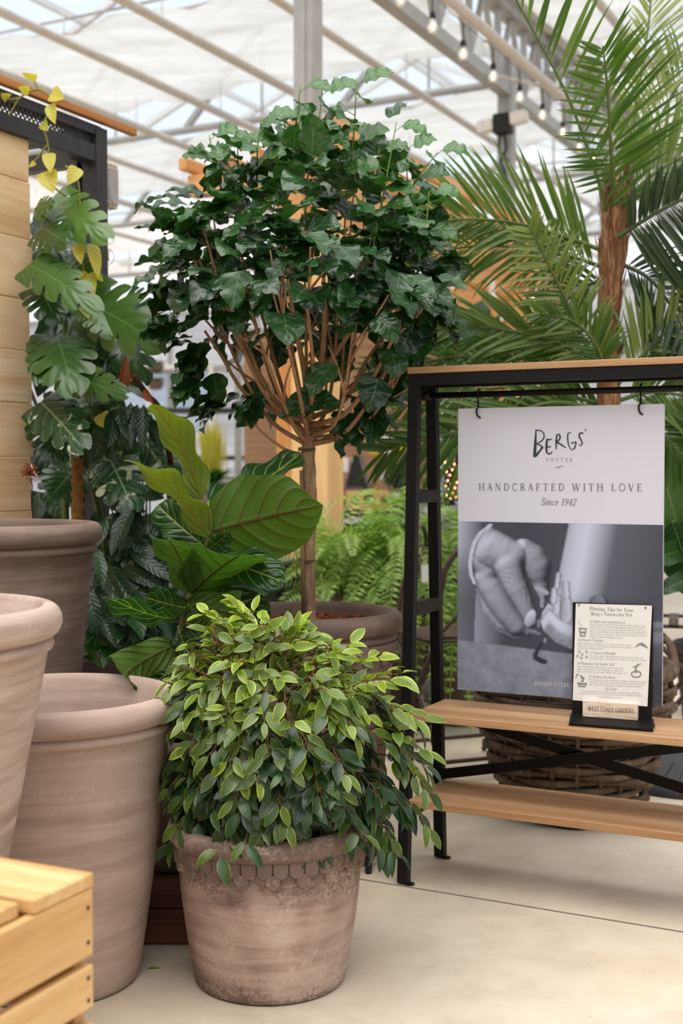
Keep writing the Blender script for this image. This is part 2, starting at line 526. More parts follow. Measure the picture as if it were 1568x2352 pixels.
# glazed gable roofs above the screens
def glass_roof():
    t = NT('roof_glazing')
    t.base((0.85, 0.93, 1.0), 0.15, 0.5)
    tp = t.node('ShaderNodeBsdfTransparent'); tp.inputs[0].default_value = (0.86, 0.92, 0.98, 1)
    ms = t.node('ShaderNodeMixShader'); ms.inputs[0].default_value = 0.94
    t.link(t.b.outputs[0], ms.inputs[1]); t.link(tp.outputs[0], ms.inputs[2]); t.link(ms.outputs[0], t.out.inputs[0])
    return t.m
m_pane = glass_roof()
pn = MB(); br = MB()
W2 = 3.2; zE, zR = 4.75, 6.1
for (ae, s) in ((aT, -1), (aT - 4 * W2, 1), (aT - 2 * W2, -1), (aT, 1), (aT + 2 * W2, -1), (aT - 2 * W2, 0)):
    if s == 0: continue
    a0, a1 = ae, ae + s * W2
    if (ae, s) == (aT - 2 * W2, -1): a0, a1 = aT - 2 * W2, aT - W2
    pn.add([GP(a0, 5.6, zE), GP(a0, 18.8, zE), GP(a1, 18.8, zR), GP(a1, 5.6, zR)], [(0, 1, 2, 3)])
    q = 5.6
    while q < 18.9:
        br.beam(GP(a0, q, zE), GP(a1, q, zR), 0.05, 0.07); q += 1.1
    for u in (0.02, 0.5, 0.98):
        br.beam(GP(a0 + (a1 - a0) * u, 5.6, zE + (zR - zE) * u), GP(a0 + (a1 - a0) * u, 18.8, zE + (zR - zE) * u), 0.04, 0.06)
struct(pn.build('ceiling_glass', m_pane))
struct(br.build('trim_20', m_white_paint))
# cross trusses below the glass
ct = MB()
bX = gab(on_z(340, 312, 4.12))[1]
for q in (bX - 3.3, bX, bX + 3.3, bX + 6.6):
    ct.tube([GP(-13, q, 4.12), GP(7, q, 4.12)], 0.035, 8)
    a = -13
    while a < 7:
        ct.beam(GP(a, q, 4.14), GP(a + 0.8, q, 4.95), 0.05, 0.05)
        ct.tube([GP(a + 0.8, q, 4.95), GP(a + 0.8, q, 4.14)], 0.012, 6)
        a += 1.6
    ct.tube([GP(-13, q, 4.95), GP(7, q, 4.95)], 0.03, 8)
struct(ct.build('trim_21', m_galv))

# far wall: ribbed translucent sheets on rails
def sheet():
    t = NT('ribbed_sheet')
    co = t.coords()
    z = t.sep(co)[2]
    rib = t.math('PINGPONG', t.math('MULTIPLY', z, 7.0), 0.5)
    n = t.noise(t.coords((0.5, 0.5, 2.2)), 1.2, 4)
    col = t.ramp(n, [(0.3, srgb(214, 215, 222)), (0.55, srgb(236, 236, 240)), (0.75, srgb(248, 248, 250))])
    col = t.mix(t.ramp(rib, [(0.05, 0.35), (0.2, 0.0)]), col, srgb(196, 197, 204))
    t.base(col, 0.5, 0.3)
    tr = t.node('ShaderNodeBsdfTranslucent'); t.link(col, tr.inputs[0])
    ms = t.node('ShaderNodeMixShader'); ms.inputs[0].default_value = 0.8
    t.link(t.b.outputs[0], ms.inputs[1]); t.link(tr.outputs[0], ms.inputs[2]); t.link(ms.outputs[0], t.out.inputs[0])
    return t.m
BW = 16.0
wl_ = MB(); wl_.box(GP(-5, BW, 1.7), (26, 0.04, 3.4), GR)
struct(wl_.build('wall_back', sheet()))
m_unseen = flat('unseen_wall_paint', srgb(128, 118, 108), .8, .2, 0, .12, 3)  # unseen walls, added to cut low light from behind and the sides
wf_ = MB(); wf_.box(GP(-2, -6.5, 1.9), (26, .1, 3.8), GR); struct(wf_.build('wall_front_unseen', m_unseen))
ws_ = MB(); ws_.box(GP(8.2, 4.7, 1.9), (.06, 22.6, 3.8), GR); struct(ws_.build('wall_right_unseen', m_unseen))
ws_ = MB(); ws_.box(GP(-15, 4.7, 1.9), (.06, 22.6, 3.8), GR); struct(ws_.build('wall_left_unseen', m_unseen))
wr_ = MB()
for z in (0.9, 2.55, 3.4): wr_.beam(GP(-18, BW - 0.06, z), GP(8, BW - 0.06, z), 0.06, 0.09)
for a in np.arange(-17.4, 8, 1.55): wr_.beam(GP(a, BW - 0.07, 0), GP(a, BW - 0.07, 3.4), 0.07, 0.05, G)
struct(wr_.build('trim_22', m_galv))

# ================================================================== terracotta pots
CLAY, PALE, DARK = srgb(152, 130, 118), srgb(184, 164, 153), srgb(108, 91, 83)
m_clay_light = terracotta('clay_light', srgb(178, 156, 144), srgb(194, 174, 162), srgb(158, 137, 126), ((0.38, 0.50, 0.35), (-0.1, 0.06, 0.5)), 1.3, 0.25, 0.3)
m_clay_pale = terracotta('clay_pale', srgb(180, 158, 146), srgb(204, 186, 174), srgb(154, 133, 122), (), 1.5, 0.35, 0.2)
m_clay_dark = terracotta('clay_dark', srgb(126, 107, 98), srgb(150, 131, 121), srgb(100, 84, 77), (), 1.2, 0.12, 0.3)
m_clay_ficus = terracotta('clay_weathered', srgb(172, 149, 137), srgb(200, 181, 169), srgb(108, 90, 82), ((0.195, 0.34, 0.85), (-0.1, 0.045, 0.85)), 0.8, 0.75, 0.8)
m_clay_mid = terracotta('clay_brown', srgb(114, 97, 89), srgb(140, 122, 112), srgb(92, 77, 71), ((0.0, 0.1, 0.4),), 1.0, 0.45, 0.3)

def body_r(prof, z):
    for (r0, z0), (r1, z1) in zip(prof, prof[1:]):
        if min(z0, z1) <= z <= max(z0, z1) and z1 != z0: return r0 + (r1 - r0) * (z - z0) / (z1 - z0)
    return prof[-1][0]
def rolled_pot(loc, rb, rr, h, label, mat, ring=True, rim_h=0.062, wall=0.028, scallop=0, sw=0.03, rot=0.0, group=None, name='terracotta_pot'):
    t = thing(name, label, 'pot', loc, rot, group)
    rbod = rr - rim_h * 0.40                       # body radius just under the rim
    zt = h; zm = h - rim_h * 0.5; zb = h - rim_h
    outer = [(0.0, 0.0), (rb * 0.55, 0.0), (rb - 0.012, 0.0), (rb - 0.003, 0.004), (rb, 0.013)]
    rg = rim_h * 0.42 / 0.03
    hb = zb - (0.03 * rg if ring else 0.004)
    for i in range(1, 13):
        u = i / 12; outer.append((rb + (rbod - 0.002 - rb) * u + 0.004 * math.sin(PI * u), 0.013 + (hb - 0.013) * u))
    bodyprof = list(outer)
    b = MB()
    inner_r = rr - rim_h * 0.5 - wall
    rim = []
    if ring:
        rim += [(rbod - 0.001, hb + 0.001 * rg), (rbod + 0.007 * rg, hb + 0.005 * rg), (rbod + 0.010 * rg, hb + 0.014 * rg), (rbod + 0.007 * rg, hb + 0.023 * rg), (rbod + 0.0, hb + 0.027 * rg)]
    for i in range(0, 15):
        a = -PI / 2 + PI * 1.12 * i / 14
        cx = rr - rim_h * 0.42
        rim.append((cx + rim_h * 0.42 * math.cos(a), zm + rim_h * 0.5 * math.sin(a)))
    ir = rim[-1][0] - 0.003
    inn = [(ir, zt - 0.012), (ir - 0.008, zt - 0.03), (ir - 0.012, zt - 0.07)]
    for i in range(1, 7):
        u = i / 6; inn.append((ir - 0.012 + (rb - wall - ir + 0.012) * u, zt - 0.07 + (0.03 - zt + 0.07) * u))
    inn.append((0.0, 0.03))
    b.lathe(outer + rim + inn, seg=128)
    o = b.build('body', mat, t, True, world=False)
    if scallop:
        s = MB()
        n = scallop
        zt_s = hb - (0.004 if ring else 0.0)
        for row, cnt in ((0, n), (1, n // 2)):
            for k in range(cnt):
                a = 2 * PI * (k + (0.0 if row == 0 else 0.25)) / cnt if row == 0 else 2 * PI * (k * 2 + 0.5) / n
                w = 2 * PI * body_r(bodyprof, zt_s) / n * 0.995
                L = w * 1.02
                z0 = zt_s + 0.006 - (0.0 if row == 0 else w * 0.72)
                V = []; ring_pts = []
                half = [(-w / 2, 0.0)]
                for i in range(11):
                    q = PI + PI * i / 10
                    half.append((w / 2 * math.cos(q), -L + w / 2 + w / 2 * math.sin(q)))
                half.append((w / 2, 0.0))
                def pt(x, z, off):
                    zz = z0 + z; r = body_r(bodyprof, zz) + off
                    aa = a + x / r
                    return (r * math.cos(aa), r * math.sin(aa), zz)
                th = 0.0095 if row == 0 else 0.0075
                m = len(half)
                ins = [(x * 0.86, z * 0.93 if z < 0 else z) for x, z in half]
                V = [pt(x, z, -0.002) for x, z in half] + [pt(x, z, th * 0.75) for x, z in half] + [pt(x, z, th) for x, z in ins] + [pt(0, -L * 0.4, th)]
                F = []
                for i in range(m - 1):
                    F += [(i, i + 1, m + i + 1, m + i), (m + i, m + i + 1, 2 * m + i + 1, 2 * m + i), (2 * m + i, 2 * m + i + 1, 3 * m)]
                F += [(2 * m - 1 + m, 2 * m, 3 * m)]
                s.add(V, F)
        s.build('scallop_trim', mat, t, False, world=False)
    return t

# front pot with the variegated fig
pf = on_z(622, 2316, 0)
P_FIC = at(619, 1085, pf.y + 0.152); P_FIC.z = 0
d_ = P_FIC.y
r_fic = 238 * d_ / FPX
h_fic = 1 - 822 / FPX * d_ + 0.026
POT_F = rolled_pot(P_FIC, 0.151, r_fic, h_fic, 'weathered clay pot with scalloped collar, front on open floor, holding small yellow-edged fig', m_clay_ficus, False, 0.043, 0.024, 40)
# tall pale pot
P_B3 = at(118, 1085, 2.48); P_B3.z = 0
rolled_pot(P_B3, 0.168, 293 * 2.48 / FPX, 0.568, 'tall empty pale clay pot with plain rolled rim beside the pine crate', m_clay_light, True, 0.051, 0.03)
# pale pot at the frame edge
P_B2 = Vector((at(135, 1430, 2.05).x - 0.27, 2.05, 0))
rolled_pot(P_B2, 0.105, 0.27, at(135, 1430, 2.05).z + 0.027, 'chalky pale clay pot cut off by left edge, tapering steeply, behind the pine crate', m_clay_pale, True, 0.054, 0.034)
# dark pot
P_B1 = Vector((at(232, 1225, 2.9).x - 0.27, 2.9, 0))
rolled_pot(P_B1, 0.155, 0.27, at(232, 1225, 2.9).z + 0.025, 'tallest dark brown clay pot below the rough plank panel', m_clay_dark, True, 0.049, 0.03)
# big pot behind
P_B4 = Vector((at(335, 1085, 3.45).x, 3.45, 0))
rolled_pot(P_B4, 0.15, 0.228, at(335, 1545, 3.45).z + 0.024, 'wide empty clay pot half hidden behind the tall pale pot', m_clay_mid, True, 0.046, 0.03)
# hibiscus pot
P_HIB = Vector((at(710, 1085, 3.275).x, 3.275, 0))
h_hib = at(710, 1425, 3.275).z + 0.028
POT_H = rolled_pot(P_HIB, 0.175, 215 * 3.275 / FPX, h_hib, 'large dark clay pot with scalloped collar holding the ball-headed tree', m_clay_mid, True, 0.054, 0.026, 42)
# pot of the fiddle leaf fig, raised on a timber block
P_FIG = Vector((at(430, 1085, 2.9).x, 2.9, 0.112))
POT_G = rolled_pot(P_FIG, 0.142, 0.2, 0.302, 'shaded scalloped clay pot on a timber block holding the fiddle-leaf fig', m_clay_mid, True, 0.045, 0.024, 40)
m_old = wood('old_red_timber', srgb(46, 25, 18), srgb(84, 46, 32), srgb(112, 68, 48), 0, 1.0, 0.6)
bk = thing('timber_block', 'reddish-brown old timber block on the floor under the fiddle-leaf fig pot', 'block', (-0.365, 2.87, 0))
b = MB(); b.box((0, 0, 0.038), (0.23, 0.46, 0.076)); b.build('lower_plank', m_old, bk, world=False, bevel=0.008)
b = MB(); b.box((0.002, 0.0, 0.0945), (0.222, 0.45, 0.035)); b.build('upper_plank', m_old, bk, world=False, bevel=0.004)

# ------------------------------------------------------------------ bark mulch and soil
m_bark = flat('bark_mulch', srgb(112, 58, 34), 0.85, 0.2, 0, 0.45, 60)
m_soil = flat('dark_soil', srgb(38, 28, 22), 0.95, 0.1, 0, 0.35, 90)
def mulch(loc, r, z, mat, label, n=500, size=0.014, name='bark_mulch'):
    q = random.Random(int(r * 1e4)); b = MB()
    V = [(0, 0, 0)]; F = []
    for i in range(1, 6):
        for k in range(32):
            a = 2 * PI * k / 32; V.append((r * i / 5 * math.cos(a), r * i / 5 * math.sin(a), 0.006 * q.uniform(-1, 1)))
    for k in range(32): F.append((0, 1 + k, 1 + (k + 1) % 32))
    for i in range(4):
        for k in range(32):
            F.append((1 + i * 32 + k, 33 + i * 32 + k, 33 + i * 32 + (k + 1) % 32, 1 + i * 32 + (k + 1) % 32))
    b.add(V, F)
    for k in range(n):
        a, rr = q.uniform(0, 2 * PI), r * 0.96 * math.sqrt(q.random())
        M = Matrix.Rotation(q.uniform(0, 6.28), 3, 'Z') @ Matrix.Rotation(q.uniform(-0.6, 0.6), 3, 'X') @ Matrix.Rotation(q.uniform(-0.5, 0.5), 3, 'Y')
        b.box((rr * math.cos(a), rr * math.sin(a), 0.004 + q.random() * 0.01), (size * q.uniform(0.8, 2.6), size * q.uniform(0.4, 0.8), size * q.uniform(0.15, 0.5)), M)
    b.v = [v + np.array([loc[0], loc[1], z]) for v in b.v]
    o = b.build(name, mat, None)
    return tag(o, label, 'mulch' if name == 'bark_mulch' else 'soil', kind='stuff')
mulch(P_HIB, 0.193, h_hib - 0.045, m_bark, 'reddish bark mulch around the trunk of the ball-headed tree', 900, 0.013)
mulch(P_FIC, 0.150, h_fic - 0.065, m_soil, 'dark soil under the small yellow-edged fig', 300, 0.010, 'potting_soil')

# ------------------------------------------------------------------ pine crate
CA = R(25.5)
cr_p = at(217, 2003, 1.58)
m_pine = wood('crate_pine', srgb(186, 138, 84), srgb(214, 172, 116), srgb(232, 198, 146), 1, 1.1, 0.6)
m_pine_x = wood('crate_pine_cross', srgb(178, 130, 80), srgb(212, 170, 114), srgb(230, 196, 146), 0, 1.1, 0.6)
m_nail = flat('nail_head', srgb(70, 62, 56), 0.4, 0.5, 0.8)
crate = thing('pine_crate', 'light pine slatted crate in the near left corner of the floor', 'crate', (cr_p.x, cr_p.y, 0), -CA)
H = cr_p.z; W_, D_ = 0.44, 0.52
def add1(name, c, s_, m, par=crate, bev=0.0025):
    b = MB(); b.box(c, s_); return b.build(name, m, par, world=False, bevel=bev)
# top boards run across; side slats run along y; far corner at local origin, crate extends to -x and -y
y = 0.0
for i, (wd, dx) in enumerate(((0.118, 0.0), (0.122, -0.012), (0.118, 0.0), (0.12, 0.0))):
    add1('top_board', (-W_ / 2 + dx, y - wd / 2, H - 0.009), (W_, wd - 0.001, 0.018), m_pine_x); y -= wd + 0.012
for sx in (0.0, -W_ + 0.014):
    z = H - 0.019
    for i, hh in enumerate((0.085, 0.055, 0.085, 0.055, 0.085)):
        zc = z - hh / 2
        o = add1('side_slat', (sx - 0.007, -D_ / 2, zc), (0.014, D_ - 0.006, hh), m_pine)
        z -= hh + (0.012 if i % 2 == 0 else 0.020)
        for yy in (-0.014, -D_ + 0.016):
            for dz in (-hh * 0.28, hh * 0.24):
                nb = MB(); nb.tube([(sx - 0.001, yy, zc + dz), (sx + 0.0008, yy, zc + dz)], 0.003, 10); nb.build('nail', m_nail, o, world=False)
for yy in (-0.008, -D_ + 0.008):
    for sx in (-0.030, -W_ + 0.030):
        add1('corner_post', (sx, yy - math.copysign(0.004, yy + D_ / 2), (H - 0.02) / 2), (0.030, 0.022, H - 0.02), m_pine)
    z = H - 0.024
    for hh in (0.08, 0.06, 0.08, 0.06, 0.08):
        add1('end_slat', (-W_ / 2, yy, z - hh / 2), (W_ - 0.028, 0.012, hh), m_pine_x); z -= hh + 0.022

# ================================================================== black display rack
TH = R(26.6)
RX = Vector((math.cos(TH), -math.sin(TH), 0)); RY = Vector((math.sin(TH), math.cos(TH), 0))
O_R = on_z(927, 2030, 0)
m_black = flat('black_powder_coat', srgb(15, 15, 16), 0.5, 0.25, 0.0, 0.12, 60)
m_oak = wood('rack_oak', srgb(136, 100, 68), srgb(178, 138, 100), srgb(198, 162, 124), 0, 0.9, 0.5, True, 1.0)
rack = thing('display_rack', 'black metal display rack with three oak shelves holding the hanging poster', 'rack', O_R, -TH)
LR, DR, HR, LEAN = 0.765, 0.236, 1.240, 0.0655
def lp(x, y, z): return O_R + RX * x + RY * y + UP * z
def yfront(z): return LEAN * z / HR
def yback(z): return DR - LEAN * z / HR
for x in (0, LR):
    for yf in (yfront, yback):
        b = MB()
        b.beam((x, yf(0), 0.004), (x, yf(HR), HR), 0.027, 0.024, (0, 1, 0.05))
        o = b.build('leg', m_black, rack, world=False, bevel=0.001)
        b = MB(); b.lathe([(0, 0), (0.011, 0), (0.012, 0.002), (0.012, 0.004), (0, 0.0045)], (x + 0.016, yf(0), 0), 20)
        b.build('levelling_foot', m_black, o, world=False)
    for z in (0.955, 0.680, 0.395, 0.188):
        b = MB()
        b.beam((x, yfront(z) + 0.012, z), (x, yback(z) - 0.012, z), 0.027, 0.004)
        b.beam((x + (0.012 if x == 0 else -0.012), yfront(z) + 0.012, z - 0.015), (x + (0.012 if x == 0 else -0.012), yback(z) - 0.012, z - 0.015), 0.003, 0.03)
        b.build('rung', m_black, rack, world=False)
b = MB()
for yf in (yfront(HR), yback(HR)):
    b.beam((0, yf, HR - 0.014), (LR, yf, HR - 0.014), 0.024, 0.026)
for x in (0, LR): b.beam((x, yfront(HR), HR - 0.014), (x, yback(HR), HR - 0.014), 0.026, 0.026)
b.build('top_frame', m_black, rack, world=False)
b = MB(); b.box((LR / 2, DR / 2, HR + 0.0085), (LR + 0.030, DR - 2 * LEAN + 0.030, 0.016)); b.build('top_shelf', m_oak, rack, world=False, bevel=0.0015)
for z, nm in ((0.4165, 'shelf'), (0.209, 'shelf')):
    b = MB(); b.box((LR / 2, DR / 2, z - 0.009), (LR - 0.028, DR - 2 * LEAN * z / HR + 0.03, 0.018)); b.build(nm, m_oak, rack, world=False, bevel=0.0015)
b = MB()
ROD_Y, ROD_Z = DR / 2, 1.190
b.tube([(-0.0, ROD_Y, ROD_Z), (LR, ROD_Y, ROD_Z)], 0.0075, 14)
for x in (0, LR): b.tube([(x - 0.012, ROD_Y, ROD_Z), (x + 0.018, ROD_Y, ROD_Z)], 0.0115, 14)
for x in (0, LR): b.beam((x, ROD_Y, ROD_Z), (x, ROD_Y, HR - 0.02), 0.008, 0.012, (0, 1, 0))
b.build('hanging_rod', m_black, rack, True, world=False)
for s_ in (1, -1):
    b = MB()
    z0, z1 = (0.385, 0.222) if s_ > 0 else (0.222, 0.385)
    yb0 = yback(0.3) + 0.008 * s_
    b.beam((0.0, yb0, z0), (LR, yb0, z1), 0.024, 0.005, (0, 0, 1)) if False else b.beam((0.0, yb0, z0), (LR, yb0, z1), 0.005, 0.026, UP)
    b.build('cross_brace', m_black, rack, world=False)

# ------------------------------------------------------------------ lettering
def arc(cx, cy, rx, ry, a0, a1, n=12):
    return [(cx + rx * math.cos(R(a0 + (a1 - a0) * i / n)), cy + ry * math.sin(R(a0 + (a1 - a0) * i / n))) for i in range(n + 1)]
TK, HL = 0.125, 0.045
def vs(x, y0=0, y1=1, w=TK): return ([(x, y0), (x, y1)], w)
def sf(x, y, w=0.17): return ([(x - w, y + (0.018 if y < 0.5 else -0.018)), (x + w, y + (0.018 if y < 0.5 else -0.018))], 0.036)
def L_(*p, w=HL): return (list(p), w)
XH = 0.46
GL = {
 'A': (0.72, [L_((.34, 1), (.62, 0), w=TK), L_((.34, 1), (.09, 0)), L_((.18, .33), (.5, .33)), sf(.09, 0, .1), sf(.62, 0, .12)]),
 'B': (0.66, [vs(.16), L_(*arc(.3, .75, .22, .25, 90, -90), w=.08), L_(*arc(.32, .26, .27, .26, 90, -90), w=.09), L_((.1, 1), (.3, 1)), L_((.16, .5), (.32, .5)), L_((.1, 0), (.32, 0))]),
 'C': (0.76, [(arc(.42, .5, .34, .49, 48, 312, 20), .085), L_((.66, .98), (.66, .72)), ]),
 'D': (0.80, [vs(.16), L_(*arc(.3, .5, .40, .49, 90, -90, 16), w=.09), L_((.06, .98), (.32, .98)), L_((.06, .02), (.32, .02))]),
 'E': (0.64, [vs(.16), L_((.06, .98), (.56, .98)), L_((.16, .52), (.44, .52)), L_((.06, .02), (.58, .02)), L_((.56, 1), (.56, .78)), L_((.58, 0), (.58, .24)), L_((.44, .62), (.44, .42))]),
 'F': (0.60, [vs(.16), L_((.06, .98), (.55, .98)), L_((.16, .5), (.42, .5)), L_((.55, 1), (.55, .76)), L_((.42, .6), (.42, .4)), sf(.16, 0)]),
 'G': (0.80, [(arc(.42, .5, .34, .49, 48, 330, 20), .085), vs(.66, 0.04, .44, .1), sf(.66, .44, .14), L_((.65, .97), (.65, .74))]),
 'H': (0.86, [vs(.16), vs(.68), L_((.16, .52), (.68, .52)), sf(.16, 0), sf(.16, 1), sf(.68, 0), sf(.68, 1)]),
 'I': (0.34, [vs(.17), sf(.17, 0), sf(.17, 1)]),
 'L': (0.62, [vs(.16), sf(.16, 1), L_((.06, .02), (.57, .02)), L_((.57, 0), (.57, .26))]),
 'N': (0.86, [vs(.16, w=HL), L_((.16, 1), (.69, 0), w=TK), vs(.69, w=HL), sf(.14, 0, .13), sf(.69, 1, .13), sf(.1, 1, .08)]),
 'O': (0.84, [(arc(.42, .5, .35, .49, 0, 360, 28), .08)]),
 'P': (0.62, [vs(.16), L_(*arc(.3, .73, .26, .26, 90, -90), w=.08), L_((.06, .98), (.3, .98)), L_((.16, .47), (.3, .47)), sf(.16, 0)]),
 'Q': (0.84, [(arc(.42, .5, .35, .49, 0, 360, 28), .08), L_((.42, .06), (.7, -.16), w=.09)]),
 'R': (0.72, [vs(.16), L_(*arc(.3, .74, .25, .25, 90, -90), w=.08), L_((.06, .98), (.3, .98)), L_((.16, .49), (.34, .49)), L_((.34, .49), (.64, .02), w=.11), sf(.16, 0), sf(.64, 0, .1)]),
 'S': (0.58, [(arc(.28, .74, .2, .25, 40, 250, 12) + arc(.29, .26, .23, .26, 80, -145, 14), .085), L_((.46, .98), (.46, .76)), L_((.07, .02), (.07, .26))]),
 'T': (0.74, [vs(.37), L_((.06, .98), (.68, .98)), L_((.06, 1), (.06, .76)), L_((.68, 1), (.68, .76)), sf(.37, 0)]),
 'V': (0.74, [L_((.09, 1), (.37, 0), w=TK), L_((.37, 0), (.64, 1)), sf(.09, 1, .12), sf(.64, 1, .1)]),
 'W': (1.08, [L_((.08, 1), (.32, 0), w=TK), L_((.32, 0), (.54, 1)), L_((.5, 1), (.74, 0), w=TK), L_((.74, 0), (.99, 1)), sf(.08, 1, .12), sf(.99, 1, .1), sf(.52, 1, .12)]),
 'Y': (0.72, [L_((.09, 1), (.36, .45), w=TK), L_((.64, 1), (.36, .45)), vs(.36, 0, .47), sf(.09, 1, .12), sf(.64, 1, .1), sf(.36, 0)]),
 'a': (0.46, [vs(.33, 0, .5, .1), (arc(.2, .5, .13, .13, 0, 160, 6), .07), (arc(.21, .17, .14, .17, 0, 360, 12), .06)]),
 'b': (0.52, [vs(.12, 0, 1, .1), (arc(.27, .3, .18, .3, 0, 360, 14), .065)]),
 'c': (0.44, [(arc(.24, .3, .19, .3, 50, 310, 12), .07)]),
 'd': (0.52, [vs(.4, 0, 1, .1), (arc(.24, .3, .18, .3, 0, 360, 14), .065)]),
 'e': (0.46, [(arc(.24, .3, .19, .3, 0, 315, 14), .07), L_((.05, .33), (.43, .33))]),
 'f': (0.32, [vs(.14, 0, .8, .1), (arc(.26, .8, .12, .18, 180, 40, 6), .07), L_((.02, .58), (.3, .58)), sf(.14, 0, .12)]),
 'g': (0.48, [(arc(.22, .36, .16, .24, 0, 360, 14), .07), (arc(.22, -.12, .19, .14, 0, 360, 14), .05), L_((.3, .56), (.44, .6))]),
 'h': (0.54, [vs(.12, 0, 1, .1), (arc(.26, .4, .14, .2, 160, 0, 8), .07), vs(.4, 0, .42, .1), sf(.12, 0, .11), sf(.4, 0, .11)]),
 'i': (0.26, [vs(.13, 0, .6, .1), ([(.13, .78), (.13, .9)], .11), sf(.13, 0, .11)]),
 'k': (0.52, [vs(.12, 0, 1, .1), L_((.12, .26), (.42, .58)), L_((.2, .34), (.46, 0), w=.09), sf(.12, 0, .11)]),
 'l': (0.26, [vs(.13, 0, 1, .1), sf(.13, 0, .11)]),
 'm': (0.80, [vs(.12, 0, .6, .1), (arc(.25, .4, .13, .2, 160, 0, 8), .07), vs(.38, 0, .42, .1), (arc(.51, .4, .13, .2, 160, 0, 8), .07), vs(.64, 0, .42, .1)]),
 'n': (0.54, [vs(.12, 0, .6, .1), (arc(.26, .4, .14, .2, 160, 0, 8), .07), vs(.4, 0, .42, .1), sf(.12, 0, .11), sf(.4, 0, .11)]),
 'o': (0.50, [(arc(.25, .3, .2, .3, 0, 360, 16), .07)]),
 'p': (0.52, [vs(.12, -.3, .6, .1), (arc(.27, .3, .18, .3, 0, 360, 14), .065), sf(.12, -.3, .11)]),
 'q': (0.52, [vs(.4, -.3, .6, .1), (arc(.24, .3, .18, .3, 0, 360, 14), .065)]),
 'r': (0.38, [vs(.12, 0, .6, .1), (arc(.28, .4, .15, .18, 170, 50, 6), .08), sf(.12, 0, .12)]),
 's': (0.38, [(arc(.19, .44, .12, .15, 30, 250, 8) + arc(.19, .15, .14, .15, 80, -150, 8), .07)]),
 't': (0.32, [vs(.15, .06, .8, .1), L_((.02, .58), (.29, .58)), (arc(.23, .1, .08, .1, 180, 330, 6), .06)]),
 'u': (0.54, [vs(.12, .15, .6, .1), (arc(.26, .18, .14, .18, 180, 350, 8), .07), vs(.42, 0, .6, .1)]),
 'v': (0.48, [L_((.04, .6), (.24, 0), w=.1), L_((.24, 0), (.44, .6))]),
 'w': (0.70, [L_((.04, .6), (.2, 0), w=.1), L_((.2, 0), (.34, .6)), L_((.34, .6), (.5, 0), w=.1), L_((.5, 0), (.66, .6))]),
 'x': (0.5, [L_((.05, .6), (.45, 0), w=.1), L_((.45, .6), (.05, 0))]),
 'y': (0.48, [L_((.04, .6), (.25, 0), w=.1), L_((.44, .6), (.2, -.3))]),
 'z': (0.44, [L_((.05, .58), (.4, .58)), L_((.4, .58), (.05, .02), w=.08), L_((.05, .02), (.4, .02))]),
 '#': (0.6, [L_((.2, 0), (.28, .9)), L_((.38, 0), (.46, .9)), L_((.06, .3), (.54, .3)), L_((.08, .6), (.56, .6))]),
 "'": (0.2, [([(.1, 1), (.09, .78)], .08)]), '.': (0.22, [([(.1, 0), (.1, .1)], .1)]), ',': (0.22, [([(.12, .1), (.06, -.14)], .08)]),
 '!': (0.26, [([(.13, .28), (.13, 1)], .1), ([(.13, 0), (.13, .1)], .1)]),
 '1': (0.42, [vs(.22, w=.1), L_((.08, .86), (.22, .98)), sf(.22, 0, .14)]),
 '2': (0.5, [(arc(.25, .74, .18, .25, 170, -35, 10) + [(.07, .04)], .075), L_((.06, .03), (.46, .03), w=.08)]),
 '3': (0.5, [(arc(.24, .76, .17, .22, 150, -80, 10), .075), (arc(.24, .28, .2, .27, 80, -150, 12), .08)]),
 '4': (0.52, [vs(.36, w=.1), L_((.36, 1), (.04, .3)), L_((.04, .3), (.5, .3)), sf(.36, 0, .12)]),
 '5': (0.5, [L_((.12, .97), (.43, .97), w=.07), L_((.12, .97), (.1, .56)), (arc(.22, .3, .21, .3, 115, -150, 14), .08)]),
 '9': (0.5, [(arc(.25, .69, .18, .29, 0, 360, 16), .07), L_((.43, .69), (.38, .2), (.14, .0), w=.08)]),
}
def ribbon(mb, pts, w, fn):
    """flat pen stroke through 2-d points, mapped by fn to 3-d; w one width or one per point"""
    n = len(pts); V = []
    ws = w if hasattr(w, '__len__') else [w] * n
    for i in range(n):
        a, c = pts[max(i - 1, 0)], pts[min(i + 1, n - 1)]
        dx, dy = c[0] - a[0], c[1] - a[1]; l = math.hypot(dx, dy) or 1
        nx, ny = -dy / l * ws[i] / 2, dx / l * ws[i] / 2
        V += [fn(pts[i][0] + nx, pts[i][1] + ny), fn(pts[i][0] - nx, pts[i][1] - ny)]
    mb.add(V, [(2 * i, 2 * i + 1, 2 * i + 3, 2 * i + 2) for i in range(n - 1)])
def text_width(s, track): return sum((GL[c][0] if c in GL else 0.32) + track for c in s) - track
def serif(mb, s, p0, ex, ez, cap, width=None, track=0.06, slant=0.0, weight=1.0):
    """one line of serif text from baseline point p0 along ex, cap height cap, squeezed to width"""
    w = text_width(s, track)
    sx = (width / w) if width else cap
    x = 0.0
    def fn(u, v): return p0 + ex * ((u + slant * v) * sx) + ez * (v * cap)
    for c in s:
        if c in GL:
            for pts, wd in GL[c][1]: ribbon(mb, [(x + a, b_) for a, b_ in pts], wd * weight, fn)
            x += GL[c][0] + track
        else: x += 0.32 + track
